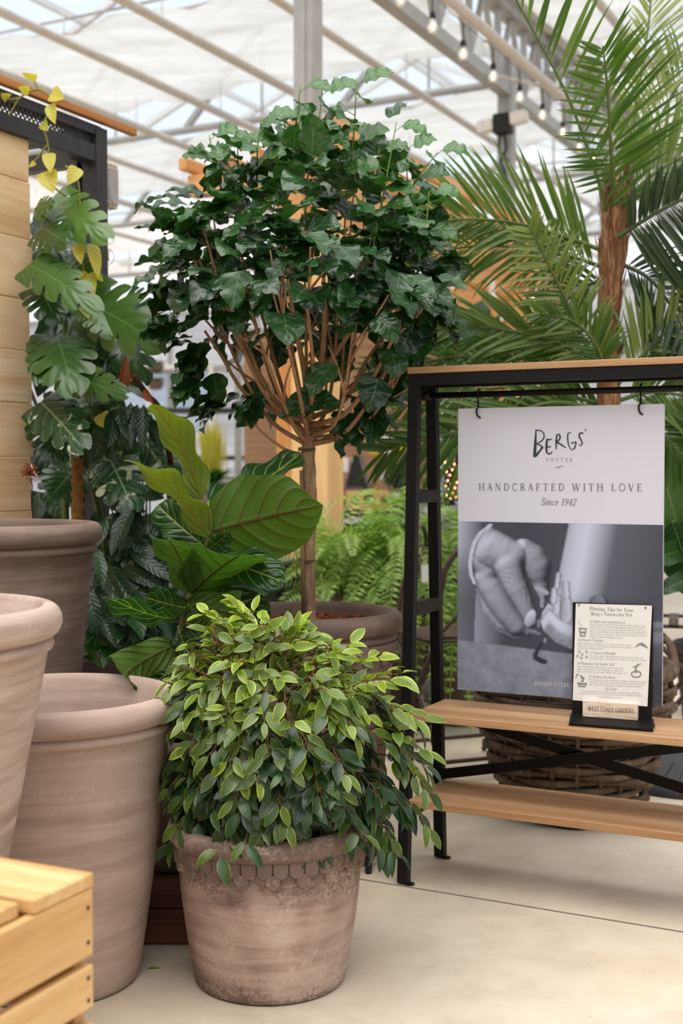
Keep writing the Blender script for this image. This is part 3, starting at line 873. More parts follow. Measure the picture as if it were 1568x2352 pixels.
def sans(mb, s, p0, ex, ez, cap, width, spacing=1.0):
    """one line in the plain built-in font"""
    cu = bpy.data.curves.new('t', 'FONT'); cu.body = s; cu.resolution_u = 2; cu.space_character = spacing
    o = bpy.data.objects.new('t', cu); COL.objects.link(o)
    me = bpy.data.meshes.new_from_object(o.evaluated_get(bpy.context.evaluated_depsgraph_get()))
    v = np.array([x.co[:] for x in me.vertices]); f = [tuple(p.vertices) for p in me.polygons]
    bpy.data.objects.remove(o); bpy.data.curves.remove(cu)
    v[:, 0] -= v[:, 0].min(); sx = width / v[:, 0].max(); sz = cap / v[:, 1].max()
    pts = [p0 + ex * (a[0] * sx) + ez * (a[1] * sz) for a in v]
    mb.add(pts, f); bpy.data.meshes.remove(me)

# ------------------------------------------------------------------ the hanging poster
PN = -RY
P_PL = lp(0, ROD_Y - 0.0035, 0)                   # front face of the board
def PP(px, py, off=0.0): return on_plane(px, py, P_PL, PN) + PN * off
def loc_r(p): q = p - O_R; return q.dot(RX), q.dot(RY), q.z
tl, tr, bl_, br_ = (loc_r(PP(*q)) for q in ((1052, 940), (1524, 926), (1050, 1585), (1521, 1620)))
X0, X1 = (tl[0] + bl_[0]) / 2, (tr[0] + br_[0]) / 2
Z1, Z0 = (tl[2] + tr[2]) / 2, (bl_[2] + br_[2]) / 2
zsplit = (loc_r(PP(1052, 1198))[2] + loc_r(PP(1521, 1205))[2]) / 2
m_board = flat('poster_white', srgb(210, 210, 224), 0.5, 0.3, 0, 0.01)
m_edge = flat('foam_board_edge', srgb(216, 206, 200), 0.8)
m_ink = flat('dark_ink', srgb(46, 54, 62), 0.6)
m_grey_ink = flat('grey_ink', srgb(112, 112, 122), 0.6)
m_pale_ink = flat('pale_ink', srgb(150, 148, 160), 0.6)
m_white_ink = flat('white_ink', srgb(205, 205, 212), 0.6)
pc = lp((X0 + X1) / 2, ROD_Y, Z0)
poster = thing('hanging_poster', 'white poster with grey photograph of a hand, hung from the black rack', 'poster', pc, -TH)
b = MB(); b.box(lp((X0 + X1) / 2, ROD_Y, (Z0 + Z1) / 2), (X1 - X0, 0.0066, Z1 - Z0), Matrix((RX, RY, UP)).transposed())
b.build('board', m_board, poster)
for px in (1100, 1472):
    b = MB(); c = PP(px, 950)
    x = loc_r(c)[0]
    path = [lp(x, ROD_Y + 0.006, ROD_Z + 0.012), lp(x, ROD_Y - 0.009, ROD_Z + 0.011), lp(x, ROD_Y - 0.013, ROD_Z), lp(x + 0.001, ROD_Y - 0.012, ROD_Z - 0.03),
            lp(x - 0.004, ROD_Y - 0.012, Z1 - 0.005), lp(x - 0.002, ROD_Y - 0.010, Z1 - 0.018), lp(x + 0.003, ROD_Y - 0.002, Z1 - 0.024)]
    b.tube(smooth_path(path, 20), 0.0022, 8); b.build('hook', m_black, poster, True)
# printed photograph: a grey picture held in the colours of a fine grid
def photo_grid():
    nx, nz = 300, 270
    xs = np.linspace(X0, X1, nx); zs = np.linspace(zsplit, Z0, nz)
    gx, gz = np.meshgrid(xs, zs)
    off = ROD_Y - 0.0036
    P = np.array(O_R)[None, None] + gx[..., None] * np.array(RX) + off * np.array(RY) + gz[..., None] * np.array(UP)
    rel = P - np.array([0, 0, CAM_H])
    f_ = np.array([0, CP, -SP]); u_ = np.array([0, SP, CP])
    dep = rel @ f_
    px = 784 + FPX * rel[..., 0] / dep; py = 1176 - FPX * (rel @ u_) / dep
    X = (px - 1050) * 5.6; Y = (py - 1190) * 5.6
    r_ = np.random.RandomState(4)
    def blur(a, n):
        for _ in range(n):
            a = (a + np.roll(a, 1, 0) + np.roll(a, -1, 0) + np.roll(a, 1, 1) + np.roll(a, -1, 1)) / 5
        return a
    def tex(n):
        a = blur(r_.rand(nz, nx), n); return (a - a.mean()) / a.std()
    n_s, n_m, n_l = tex(3), tex(18), tex(70)
    def inside(poly):
        c = np.zeros(X.shape, bool); k = len(poly)
        for i in range(k):
            x0, y0 = poly[i]; x1, y1 = poly[(i + 1) % k]
            if y0 == y1: continue
            hit = ((y0 > Y) != (y1 > Y)) & (X < (x1 - x0) * (Y - y0) / (y1 - y0) + x0)
            c ^= hit
        return c
    def caps(pts, z0):
        h = np.full(X.shape, -1e4)
        for (x0, y0, r0), (x1, y1, r1) in zip(pts, pts[1:]):
            dx, dy = x1 - x0, y1 - y0
            t = np.clip(((X - x0) * dx + (Y - y0) * dy) / (dx * dx + dy * dy), 0, 1)
            r = r0 + (r1 - r0) * t
            d2 = (X - x0 - t * dx) ** 2 + (Y - y0 - t * dy) ** 2
            h = np.maximum(h, np.where(d2 < r * r, z0 + np.sqrt(np.maximum(r * r - d2, 0)), -1e4))
        return h
    st = np.interp
    # backdrop
    lum = 0.042 + 0.028 * st(X, [0, 900, 2700], [1, 0, 1.6])
    lum = lum + np.clip((1500 - X) / 9000, 0, .02)
    left = np.clip((330 - X) / 420, 0, 1)
    lum = lum + left * np.interp(Y, [0, 350, 700, 1100, 1500], [.62, .55, .20, .09, .12])
    # table
    line = 1560 + (X - 10) * 0.125
    tab = np.clip((Y - line) / 14, 0, 1)
    tl_ = 0.26 + 0.014 * n_l + 0.014 * n_m - np.clip((X - 1300) / 1300, 0, 1) * 0.19 - np.clip((Y - 2000) / 900, 0, 1) * .07
    lum = lum * (1 - tab) + tab * np.clip(tl_, .05, 1)
    # sleeve hanging behind the hand
    sl = inside([(240, 900), (520, 1150), (640, 1500), (600, 1640), (215, 1590)])
    lum = np.where(sl, np.interp(X, [220, 330, 560, 640], [.34, .26, .09, .055]), lum)
    # pot standing upside down
    pot = inside([(1440, 40), (1310, 690), (1200, 1120), (1300, 1320), (2720, 1450), (2720, 40)])
    edge = 1440 - (Y - 40) * 0.2
    pl = np.interp(X - edge, [0, 25, 120, 260, 480, 640, 1250], [.36, .46, .56, .62, .33, .12, .075])
    lum = np.where(pot, pl, lum)
    rimp = inside([(1175, 1090), (1090, 1220), (1072, 1330), (1110, 1450), (1250, 1590), (1450, 1680), (1800, 1760), (2720, 1740), (2720, 1330), (1800, 1360), (1450, 1290), (1300, 1220), (1200, 1130)])
    ce = np.interp(X, [1075, 1180, 1300, 1450, 1800, 2720], [1240, 1100, 1220, 1290, 1360, 1380])
    vv = Y - ce
    rl = np.interp(vv, [0, 22, 45, 80, 110, 200, 260, 420], [.66, .6, .40, .42, .66, .62, .34, .22]) + np.where(vv > 230, .035 * n_s, 0)
    lum = np.where(rimp, rl * np.interp(X, [1075, 1250, 1600, 2000, 2700], [.95, 1.05, .95, .4, .3]), lum)
    for pts in ([(1380, 840, 40), (1385, 1010, 48)], [(1268, 1000, 36), (1262, 1190, 48)], [(1392, 1070, 56), (1390, 1260, 80)], [(1236, 920, 26), (1228, 1060, 34)], [(1292, 720, 22), (1272, 880, 26)], [(1800, 1090, 105), (1810, 1280, 110)], [(2330, 1250, 100), (2330, 1340, 100)]):
        h = caps(pts, 0); m = h > -100
        gy, gxx = np.gradient(np.where(m, h, 0)); s_ = np.clip(0.55 - 0.02 * gxx - 0.004 * gy, .15, .78)
        fade = np.interp(X, [1200, 1500, 1900, 2700], [1, .85, .27, .2])
        lum = np.where(m, blur(s_, 2) * fade, lum)
        sh = caps([(a + 30, b2 + 5, r) for a, b2, r in pts], 0) > -100
        lum = np.where(sh & ~m & pot, lum * .55, lum)
    # the hand
    H = np.full(X.shape, -1e4)
    def join(h, k=26.0):
        nonlocal H
        m = np.maximum(H, h); d = np.abs(H - h)
        H = np.where(d < k, m + (k - d) ** 2 / (4 * k), m)
    join(caps([(330, 250, 190), (430, 380, 235), (560, 450, 235), (690, 500, 215)], -25))
    join(caps([(330, 520, 170), (400, 660, 150)], -55), 150)
    join(caps([(850, 440, 175), (960, 520, 190), (1030, 620, 186), (1040, 680, 165)], -75), 60)
    join(caps([(1050, 720, 135), (1080, 860, 108), (1110, 960, 80)], -75), 60)
    join(caps([(310, 960, 60), (400, 1200, 80), (560, 1380, 80), (760, 1475, 64)], -130), 40)
    join(caps([(370, 770, 150), (430, 880, 165), (520, 1040, 162), (640, 1230, 148), (770, 1390, 128), (900, 1462, 66), (1060, 1486, 12)], -75), 46)
    join(caps([(590, 440, 120), (655, 600, 186), (735, 830, 160), (770, 900, 156), (840, 1050, 132), (925, 1240, 106), (972, 1335, 74)], 58), 40)
    cuff = lambda y: np.interp(y, [60, 110, 180, 300, 450, 600, 740, 860], [470, 430, 330, 250, 205, 185, 200, 250])
    hand = (H > -900) & (X > cuff(Y) - 6)
    Hs = blur(np.where(hand, H, -60), 3)
    wr_k = np.exp(-((X - 720) ** 2 / 150 ** 2 + (Y - 800) ** 2 / 160 ** 2)) + .7 * np.exp(-((X - 850) ** 2 / 110 ** 2 + (Y - 1010) ** 2 / 90 ** 2))
    Hs = Hs + 3.2 * wr_k * np.sin(np.hypot(X - 560, Y - 1050) / 9.5) * (.85 + .25 * n_m) + 0.9 * blur(np.where(hand, n_m, 0), 4) + .25 * n_s
    sc_x = (X[:, 1:] - X[:, :-1]).mean(); sc_y = (Y[1:] - Y[:-1]).mean()
    gy, gxx = np.gradient(Hs); gxx = gxx / sc_x; gy = gy / sc_y
    ln = np.sqrt(gxx ** 2 + gy ** 2 + 1)
    lx, ly, lz = -0.50, -0.52, 0.69
    sh = np.clip((-gxx * lx - gy * ly + lz) / ln, 0, 1)
    occ = np.clip(1 - np.clip(blur(np.where(hand, H, -60), 40) - Hs, 0, 70) / 80, .25, 1)
    tone = 0.045 + 0.60 * sh ** 1.35 * occ
    tone = tone * np.interp(Y, [100, 700, 1500], [1.18, 1.0, .72])
    tone = tone * np.where((X > 870) & (Y < 900), .72, 1)
    lum = np.where(hand, tone, lum)
    lum = np.where(hand & ((X - 855) ** 2 / 30 ** 2 + (Y - 560) ** 2 / 190 ** 2 < 1), lum * .6, lum)
    # nails
    c, s_ = math.cos(R(22)), math.sin(R(22))
    ex = (X - 935) * c + (Y - 1285) * s_; ey = -(X - 935) * s_ + (Y - 1285) * c
    e = (ex / 62) ** 2 + (ey / 112) ** 2
    lum = np.where(e < 1.25, .16, lum); lum = np.where(e < 1, .50 - .14 * ey / 112 - .12 * ex / 62, lum)
    e = ((X - 1085) * .9 + (Y - 930) * .44) ** 2 / 105 ** 2 + (-(X - 1085) * .44 + (Y - 930) * .9) ** 2 / 36 ** 2
    lum = np.where(e < 1, .40, lum)
    # cuff: a bright rolled band
    band = (X < cuff(Y)) & (X > cuff(Y) - np.interp(Y, [60, 300, 860], [60, 52, 40])) & (Y > 75) & (Y < 850)
    lum = np.where(band, .66 + .03 * n_s, lum)
    lum = np.where((X >= cuff(Y)) & (X < cuff(Y) + 22) & (Y > 95) & (Y < 850), lum * .45, lum)
    # clay: pinch and fallen curl
    cl = caps([(1090, 985, 26), (1085, 1130, 24)], 0) > -100
    lum = np.where(cl, .30 + .05 * n_s, lum)
    for pts, v in (([(1120, 1575, 22), (1060, 1640, 24), (1000, 1760, 28), (1010, 1800, 34), (1090, 1840, 34), (1130, 1850, 30)], .035), ([(1128, 1560, 16), (1120, 1590, 14)], .35), ([(1040, 1390, 18), (1050, 1320, 20)], .25)):
        lum = np.where(caps(pts, 0) > -100, v, lum)
    lum = blur(lum, 2)
    lum = np.clip(lum, 0.028, .8)
    tint = np.stack([lum * 0.87, lum * 0.94, lum * 1.22 + 0.006, np.ones_like(lum)], -1)
    V = P.reshape(-1, 3)
    F = []
    for i in range(nz - 1):
        for j in range(nx - 1):
            q = i * nx + j; F.append((q, q + nx, q + nx + 1, q + 1))
    return V, F, tint.reshape(-1, 4)
V, F, colr = photo_grid()
b = MB(); b.add(V, F)
ph = b.build('printed_photograph', m_board, poster)
at_ = ph.data.attributes.new('picture', 'FLOAT_COLOR', 'POINT'); at_.data.foreach_set('color', colr.ravel())
t = NT('printed_picture'); an = t.node('ShaderNodeAttribute', attribute_name='picture')
t.base(an.outputs['Color'], 0.45, 0.35); ph.data.materials[0] = t.m
# lettering on the poster
def pl(px, py): return PP(px, py, 0.0009)
b = MB()
def lg(pts, w): # logo strokes measured on the photograph (zoom of 7.127 at 1180, 960)
    ribbon(b, pts, w, lambda u, v: pl(1180 + u / 7.127, 960 + v / 7.127))
lg([(362, 185), (352, 400), (338, 640)], [16, 42, 50])
lg([(370, 200), (440, 205), (490, 250), (496, 310), (470, 360), (420, 400), (370, 420)], [14, 18, 18, 22, 20, 18, 12])
lg([(372, 425), (440, 450), (468, 478), (430, 530), (360, 620)], [12, 22, 40, 26, 40])
lg([(545, 335), (535, 420), (530, 500), (540, 570), (575, 588), (610, 575), (630, 548)], [24, 34, 34, 28, 22, 18, 12])
lg([(545, 360), (625, 345)], [22, 14]); lg([(540, 478), (610, 465)], [22, 12])
lg([(700, 280), (690, 400), (692, 515)], [26, 28, 16])
lg([(700, 280), (735, 265), (758, 300), (748, 350), (700, 395)], [22, 26, 28, 26, 20]); lg([(705, 395), (780, 440), (850, 488)], [22, 26, 14])
lg([(935, 240), (885, 248), (878, 320), (890, 430), (925, 505), (960, 520), (995, 490), (1018, 410), (1020, 392), (935, 412)], [12, 18, 22, 20, 14, 12, 22, 22, 18, 16])
lg([(1145, 262), (1110, 240), (1070, 260), (1070, 310), (1105, 370), (1120, 410), (1100, 445), (1060, 448)], [10, 24, 28, 28, 22, 22, 18, 10])
lg(arc(1173, 196, 11, 14, 0, 360, 12), 7)
b.build('logo', m_ink, poster)
b = MB()
def line_s(mb, s, xl, xr, yl, yr, cap_px, fn=pl, track=0.06, slant=0.0, weight=1.0, kind='serif'):
    p0, p1 = fn(xl, yl), fn(xr, yr)
    ex = (p1 - p0).normalized(); ez = UP
    cap = (fn(xl, yl - cap_px) - p0).length
    if kind == 'serif': serif(mb, s, p0, ex, ez, cap, (p1 - p0).length, track, slant, weight)
    else: sans(mb, s, p0, ex, ez, cap, (p1 - p0).length, track)
line_s(b, 'HANDCRAFTED WITH LOVE', 1099, 1474, 1126, 1128, 16, track=0.33)
line_s(b, 'Since 1942', 1241, 1321, 1159, 1161, 15.5, slant=0.27, track=0.05)
b.build('lettering', m_grey_ink, poster)
b = MB()
line_s(b, 'POTTER', 1255, 1314, 1060, 1060, 8.5, kind='sans', track=2.1)
ribbon(b, [(1274, 1074.5), (1284, 1072.5), (1295, 1069)], [1, 2, .8], pl)
b.build('lettering', m_pale_ink, poster)
b = MB()
line_s(b, 'BERGSPOTTER.COM', 1228, 1338, 1574, 1580, 9, kind='sans', track=1.25)
b.build('lettering', m_white_ink, poster)

# ------------------------------------------------------------------ the small sign stand
zs_ = 0.4165
f0, f1 = on_z(1306, 1667, zs_), on_z(1499, 1682, zs_)
sx = (f1 - f0).normalized(); sy = UP.cross(sx)
wS = (f1 - f0).length
back = 0.062
stand = thing('sign_stand', 'black metal countertop stand with planting tips sheet on the middle oak shelf', 'sign', f0, math.atan2(sx.y, sx.x))
SL = lambda x, y, z: f0 + sx * x + sy * y + UP * z
pl_p = SL(0, back, 0); pl_n = -sy
zt = on_plane(1314, 1383, pl_p, pl_n).z - zs_
x_l = (on_plane(1314, 1500, pl_p, pl_n) - f0).dot(sx); x_r = (on_plane(1498, 1500, pl_p, pl_n) - f0).dot(sx)
zf = 0.018
Ms = Matrix((sx, sy, UP)).transposed()
b = MB(); b.box(SL((x_l + x_r) / 2, back + 0.0015, (zt + zf) / 2 - 0.004), (x_r - x_l, 0.003, zt - zf + 0.008), Ms); b.build('back_plate', m_black, stand, bevel=0.0006)
b = MB()
V = [SL(x_l - 0.004, back + 0.002, zf), SL(x_r + 0.004, back + 0.002, zf), SL(wS, 0.0, 0.004), SL(0, 0.0, 0.004)]
b.add(V + [v - UP * 0.004 for v in V], [(0, 3, 2, 1), (4, 5, 6, 7), (0, 1, 5, 4), (1, 2, 6, 5), (2, 3, 7, 6), (3, 0, 4, 7)])
b.box(SL(wS / 2, 0.001, 0.0035), (wS, 0.003, 0.007), Ms)
for x in (0.006, wS - 0.006): b.box(SL(x, back / 2, zf / 4), (0.003, back * 0.9, zf / 2), Ms)
b.build('foot', m_black, stand)
SPl = lambda px, py: on_plane(px, py, pl_p - sy * 0.0016, pl_n)
m_paper = flat('paper', srgb(230, 229, 228), 0.7, 0.2, 0, 0.01)
b = MB(); q = [(1322, 1386), (1497, 1391), (1487, 1622), (1315, 1608)]
NPX, NPY = 10, 14; V = []; F = []
for j in range(NPY + 1):
    for i in range(NPX + 1):
        u, v = i / NPX, j / NPY
        p = [(1 - v) * ((1 - u) * q[0][k] + u * q[1][k]) + v * ((1 - u) * q[3][k] + u * q[2][k]) for k in (0, 1)]
        V.append(SPl(*p) - sy * (0.0003 + 0.004 * v * v * u))
for j in range(NPY):
    for i in range(NPX):
        k = j * (NPX + 1) + i; F.append((k, k + NPX + 1, k + NPX + 2, k + 1))
b.add(V, F); paper = b.build('paper_sheet', m_paper, stand, True)
for px, py in ((1329, 1389), (1482, 1396)):
    b = MB(); c = SPl(px, py); b.tube([c, c - sy * 0.002], 0.0019, 12); b.build('pin', m_nail, paper)
def sp(px, py):
    u = (px - 1318) / 172; v = (py - 1388) / 228
    return SPl(px, py) - sy * (0.0009 + 0.004 * max(v, 0) ** 2 * max(min(u, 1.1), 0))
m_txt = flat('grey_print', srgb(96, 96, 98), 0.7); m_txt2 = flat('light_print', srgb(158, 156, 154), 0.7)
b = MB()
line_s(b, 'Planting Tips for Your', 1354, 1454, 1401, 1405, 7.5, sp, 0.05, 0, 1.0)
line_s(b, "Berg's Terracotta Pot", 1357, 1451, 1413, 1416, 7.5, sp, 0.05, 0, 1.0)
b.build('lettering', m_txt, paper)
b = MB()
for s_, xl, xr, y, dy in (('#1 Soak your terracotta pot', 1354, 1435, 1429.5, 2.5), ('#2 Prevent Clogging', 1326, 1385, 1471.5, 2), ('#3 Space to Breathe', 1354, 1413, 1501, 2.2),
                          ('#4 Preparing for Quality Soil', 1325, 1411, 1525.5, 3), ('#5 Soaking the Roots', 1352, 1414, 1556, 2.4), ('Et Voila!', 1391, 1416, 1584.5, .6)):
    line_s(b, s_, xl, xr, y, y + dy, 5.5, sp, 0.05, 0, 1.1)
b.build('lettering', flat('mid_print', srgb(128, 127, 126), 0.7), paper)
b = MB()
for s_, xl, xr, y, dy in (
    ('Soak the inside and outside of your pot before planting. Your', 1354, 1483, 1435.5, 3.6), ("terracotta pot's colour should gradually change from light to", 1354, 1483, 1441, 3.6),
    ('dark. If the colour of your terracotta pot changes after use, it', 1354, 1484, 1446.7, 3.8), ('means it can breathe. It also means that your pot will be able to', 1354, 1487, 1452.3, 4),
    ('absorb moisture and get into the roots of your plant, resulting in', 1354, 1487, 1458, 4), ('the best growing conditions possible.', 1354, 1430, 1463.6, 2.6),
    ('Before adding any soil into pot, cover the hole in the bottom', 1326, 1449, 1478.5, 5), ('with a large piece of broken pottery shard to prevent clogging', 1326, 1453, 1484, 5), ('and the pot is filled with soil.', 1326, 1386, 1489.5, 2.5),
    ("It's a good idea to fill the bottom of the pot with a layer of", 1354, 1475, 1508, 4.6), ('drainage stones. This will give the plant some space to breathe.', 1354, 1487, 1513.5, 5),
    ('Cover the drainage stones with a piece of geotextile', 1325, 1433, 1532.5, 4), ('fabric to keep the soil from running out when you', 1325, 1430, 1538, 4), ('water your plant. You are now ready to add quality soil.', 1325, 1439, 1543.5, 4.5),
    ('Place the roots in water until they are fully soaked before placing', 1352, 1486, 1562.5, 5.4), ('your plant. This ensures they start off with hydrated, thriving', 1352, 1480, 1568, 5.2), ('roots so leave them hanging on, setting your plant into home.', 1352, 1474, 1573.5, 5),
    ('Your potted plant is now ready to settle in with you, it will thrive', 1336, 1470, 1589, 4.5), ('breathe and grow with it, roots partly grounded in a healthy, beautiful,', 1330, 1476, 1594, 5), ('and durable terracotta pot.', 1376, 1431, 1602, 2)):
    line_s(b, s_, xl, xr, y, y + dy, 3.9, sp, 0.05, 0, 1.0)
b.build('lettering', m_txt2, paper)
# little drawings on the sheet
m_draw = flat('drawing_ink', srgb(140, 140, 138), 0.7)
PEB = [(arc(x, y, 2.2, 2.6, 0, 360, 10), 1.4) for x, y in ((1330, 1497), (1337, 1503), (1347, 1497), (1326, 1507), (1335, 1511), (1347, 1509))]
for nm, strokes in (('pot_drawing', [([(1330, 1442), (1333.5, 1460)], 3), ([(1329.5, 1443), (1346.5, 1444)], 3.2), ([(1346, 1444), (1343, 1460)], 2.5), ([(1332, 1460), (1344, 1461)], 3), ([(1333, 1452), (1344, 1453)], 4), ([(1336, 1438), (1326, 1424)], .8)]),
                    ('shard_drawing', [([(1457, 1488), (1466, 1480), (1474, 1479), (1482, 1484), (1488, 1489)], [.5, 4, 7, 5, .5])]), ('pebble_drawing', PEB),
                    ('soil_drawing', [(arc(1461, 1548, 11, 7, 0, 360, 16), 3), ([(1461, 1545), (1460, 1534), (1464, 1526), (1473, 1524)], [5, 4, 3, 1.5]), ([(1453, 1532), (1467, 1528)], 2)]),
                    ('basin_drawing', [([(1326, 1567), (1330, 1576), (1343, 1577), (1347, 1568)], 3), ([(1327, 1570), (1346, 1571)], 5), ([(1337, 1566), (1338, 1559), (1332, 1551)], [6, 4, 2]), ([(1322, 1557), (1324, 1549), (1330, 1550)], 2.5), ([(1334, 1552), (1342, 1559)], 3)])):
    b = MB()
    for pts, w_ in strokes: ribbon(b, pts, w_, sp)
    b.build(nm, m_draw, paper)
# wooden name block
t = NT('pale_ash'); n = t.noise(t.coords((6, 6, 60)), 1.4, 4, 0.6, 2.5)
m_ash = t.base(t.ramp(n, [(0.38, srgb(206, 182, 158)), (0.5, srgb(228, 210, 192)), (0.64, srgb(238, 224, 208))]), 0.6, 0.3)
c0, c1 = SPl(1340, 1630), SPl(1466, 1634)
wB = (c1 - c0).dot(sx); zc0 = SPl(1403, 1648).z; zc1 = SPl(1403, 1611).z
b = MB(); b.box(c0 + sx * (wB / 2) + UP * ((zc0 + zc1) / 2 - c0.z) - sy * 0.006, (wB, 0.014, zc1 - zc0), Ms)
blk = b.build('name_block', m_ash, stand, bevel=0.001)
SB = lambda px, py: on_plane(px, py, c0 - sy * 0.0135, pl_n)
b = MB(); line_s(b, 'WEST COAST GARDENS', 1350, 1455, 1632, 1638.5, 9.5, SB, 0.05, 0, 1.35)
b.build('lettering', flat('burnt_brand', srgb(112, 78, 52), 0.8), blk)

# ================================================================== plants
CAMV = Vector((0, 0, CAM_H))
def interp(xs, ys): return lambda u: float(np.interp(u, xs, ys))
OVATE = lambda u: (math.sin(PI * min(1, u ** 0.75)) ** 0.85) * (1 - 0.25 * u) * 1.12 if 0 < u < 1 else 0.02
FIG = interp([0, .03, .1, .2, .32, .45, .6, .75, .86, .94, .98, 1], [.03, .3, .56, .68, .70, .78, .93, 1, .92, .66, .36, .03])
LANCE = interp([0, .06, .2, .4, .6, .8, .92, 1], [.04, .4, .85, 1, .9, .58, .25, .02])
HEART = interp([0, .04, .14, .32, .52, .7, .86, .95, 1], [.40, .76, .96, 1, .88, .66, .36, .14, .02])
def LOBED(u):
    b = np.interp(u, [0, .05, .16, .3, .42, .5, .56, .68, .74, .86, 1], [.24, .68, .90, 1.0, .97, .84, .83, .68, .56, .36, .02])
    return float(b * (1 + 0.10 * (1 if int(u * 20) % 2 else -0.4)))
FIG2 = interp([0, .03, .1, .25, .42, .6, .75, .88, .96, 1], [.03, .42, .72, .95, 1, .93, .74, .42, .16, .02])
def pleaf(mb, bpx, tpx, wpx, shape, roll=0.0, d=None, bend=0.5, fold=0.2, nu=10, nv=3, wave=0.0, wf=2.5, rnd=0.5, age=0.0, sb=0.0, tw=0.0, camup=0.0):
    """leaf between two photographed points with their own depths; roll turns its upper face away from the viewer"""
    b0, b1 = at(*bpx), at(*tpx)
    ax = b1 - b0; L = ax.length; ax.normalize()
    tc = (CAMV - (b0 + b1) / 2).normalized()
    tc = (tc + UP * camup).normalized()
    n = (tc - ax * tc.dot(ax)).normalized()
    n = Matrix.Rotation(roll, 3, ax) @ n
    W = wpx / FPX * (b0.y + b1.y) / 2
    sgn = 1
    mb.leaf(b0, ax, n, L * (1 + 0.04 * bend * bend), W, shape, nu, nv, fold=fold, wave=wave, wf=wf, rnd=rnd, age=age, sbend=sb, twist=tw, dsub=lambda u: bend * (u - 0.5))
    return b0, b1

# ------------------------------------------------------------------ small variegated fig
m_ficus = leafmat('fig_leaf', srgb(26, 52, 32), srgb(50, 84, 46), srgb(140, 166, 46), srgb(70, 102, 58), 0.30, 0.20, srgb(176, 194, 72), 0.07, None, 8, 0.022, nscale=60, spec=0.55, ribs=.15)
m_twig = flat('brown_twig', srgb(120, 86, 60), 0.7, 0.3, 0, 0.2, 80)
fz0 = h_fic - 0.065
fig_s = thing('weeping_fig', 'small bushy fig with yellow-edged leaves in the weathered scalloped clay pot', 'plant', (P_FIC.x, P_FIC.y, fz0))
q = random.Random(5)
fol = MB(); tw = MB(); trk = MB()
def ff(x, y, z): return Vector((P_FIC.x + x, P_FIC.y + y, z))
for k in range(7):
    a = k * 2.4; r0 = 0.02 + 0.012 * (k % 3)
    e = ff(0.06 * math.cos(a) - 0.02, 0.06 * math.sin(a), 0.50 + 0.04 * (k % 4))
    trk.tube(smooth_path([ff(r0 * math.cos(a), r0 * math.sin(a), fz0 - 0.01), ff(1.5 * r0 * math.cos(a), 1.5 * r0 * math.sin(a), 0.40), e], 10), [0.007 - 0.0004 * i for i in range(11)], 7)
Rz = interp([.28, .30, .38, .47, .55, .60, .64, .69, .73, .78], [.15, .165, .205, .225, .20, .145, .08, .045, .025, .015])
def fig_twig(a, z, rs=1.0, start=None, nl=None, size=1.0):
    r = Rz(z) * rs * (1 + 0.20 * max(0, math.cos(a)) - 0.06 * max(0, -math.cos(a)))
    lean = -0.075 * max(0, (z - 0.5) / 0.25)
    e = ff(r * math.cos(a) + lean, r * math.sin(a), z)
    zs = start if start is not None else min(0.62, max(0.36, z + q.uniform(-0.06, 0.06)))
    s = ff(0.05 * math.cos(a + q.uniform(-1, 1)) + lean * 0.7, 0.05 * math.sin(a + q.uniform(-1, 1)), zs)
    m = (s + e) / 2 + UP * (0.05 + 0.35 * max(0, zs - z)) + Vector((math.cos(a), math.sin(a), 0)) * 0.03
    m2 = e + UP * (0.03 if z < 0.55 else -0.01) - Vector((math.cos(a), math.sin(a), 0)) * 0.03
    P = smooth_path([s, m, m2, e], 16)
    tw.tube(P, [0.0022 - 0.00011 * i for i in range(17)], 5, False)
    n = nl or q.randint(8, 12)
    out = Vector((math.cos(a), math.sin(a), 0))
    for i in range(n):
        t = 0.28 + 0.72 * (i + q.random() * 0.6) / n
        p = P[min(16, int(t * 16))]
        tip = t > 0.86
        ax = (P[min(16, int(t * 16) + 1)] - P[max(0, int(t * 16) - 1)]).normalized()
        sd = ax.cross(UP).normalized() * (1 if i % 2 else -1)
        hgt = (p.z - 0.30) / 0.42
        down = 1.05 - 1.0 * hgt
        dr = ax * 0.55 + sd * q.uniform(0.2, 1.0) + out * 0.3 - UP * down * q.uniform(0.35, 1.3) + Vector((q.uniform(-.35, .35), q.uniform(-.35, .35), 0))
        nr = out * q.uniform(0.6, 1.2) + UP * (0.05 + 1.0 * hgt) + Vector((q.uniform(-.45, .45), q.uniform(-.75, .2), q.uniform(-.2, .3)))
        age = max(0, min(1, 1.0 * hgt - 0.45 + q.uniform(-0.25, 0.3) + (0.35 if tip else 0)))
        L = size * q.uniform(0.048, 0.070) * (0.80 if tip else 1) * (1 - 0.30 * max(0, hgt))
        st = p + dr.normalized() * 0.012
        tw.tube([p, st], 0.0007, 4, False)
        fol.leaf(st, dr, nr, L, L * q.uniform(0.40, 0.48), LANCE, 6, 1, droop=q.uniform(0.1, 0.7), fold=q.uniform(0.12, 0.4), rnd=q.random(), age=age)
for k in range(165):
    z = 0.30 + 0.40 * (q.random() ** 1.15)
    a = q.uniform(0, 2 * PI)
    if q.random() < 0.5: a = q.uniform(PI * 1.0, PI * 2.0)      # toward the aisle
    rs = 1.0 if q.random() < 0.62 else q.uniform(0.45, 0.95)
    fig_twig(a, z, rs)
for a, z, rs in ((-0.15, .42, 1.22), (-0.35, .36, 1.2), (0.05, .48, 1.15), (-0.5, .30, 1.28), (-0.2, .27, 1.3), (-2.7, .40, 1.05), (-2.9, .52, 1.15), (-2.75, .29, 1.35), (-2.0, .285, 1.2)):
    fig_twig(a, z, rs, None, 10)
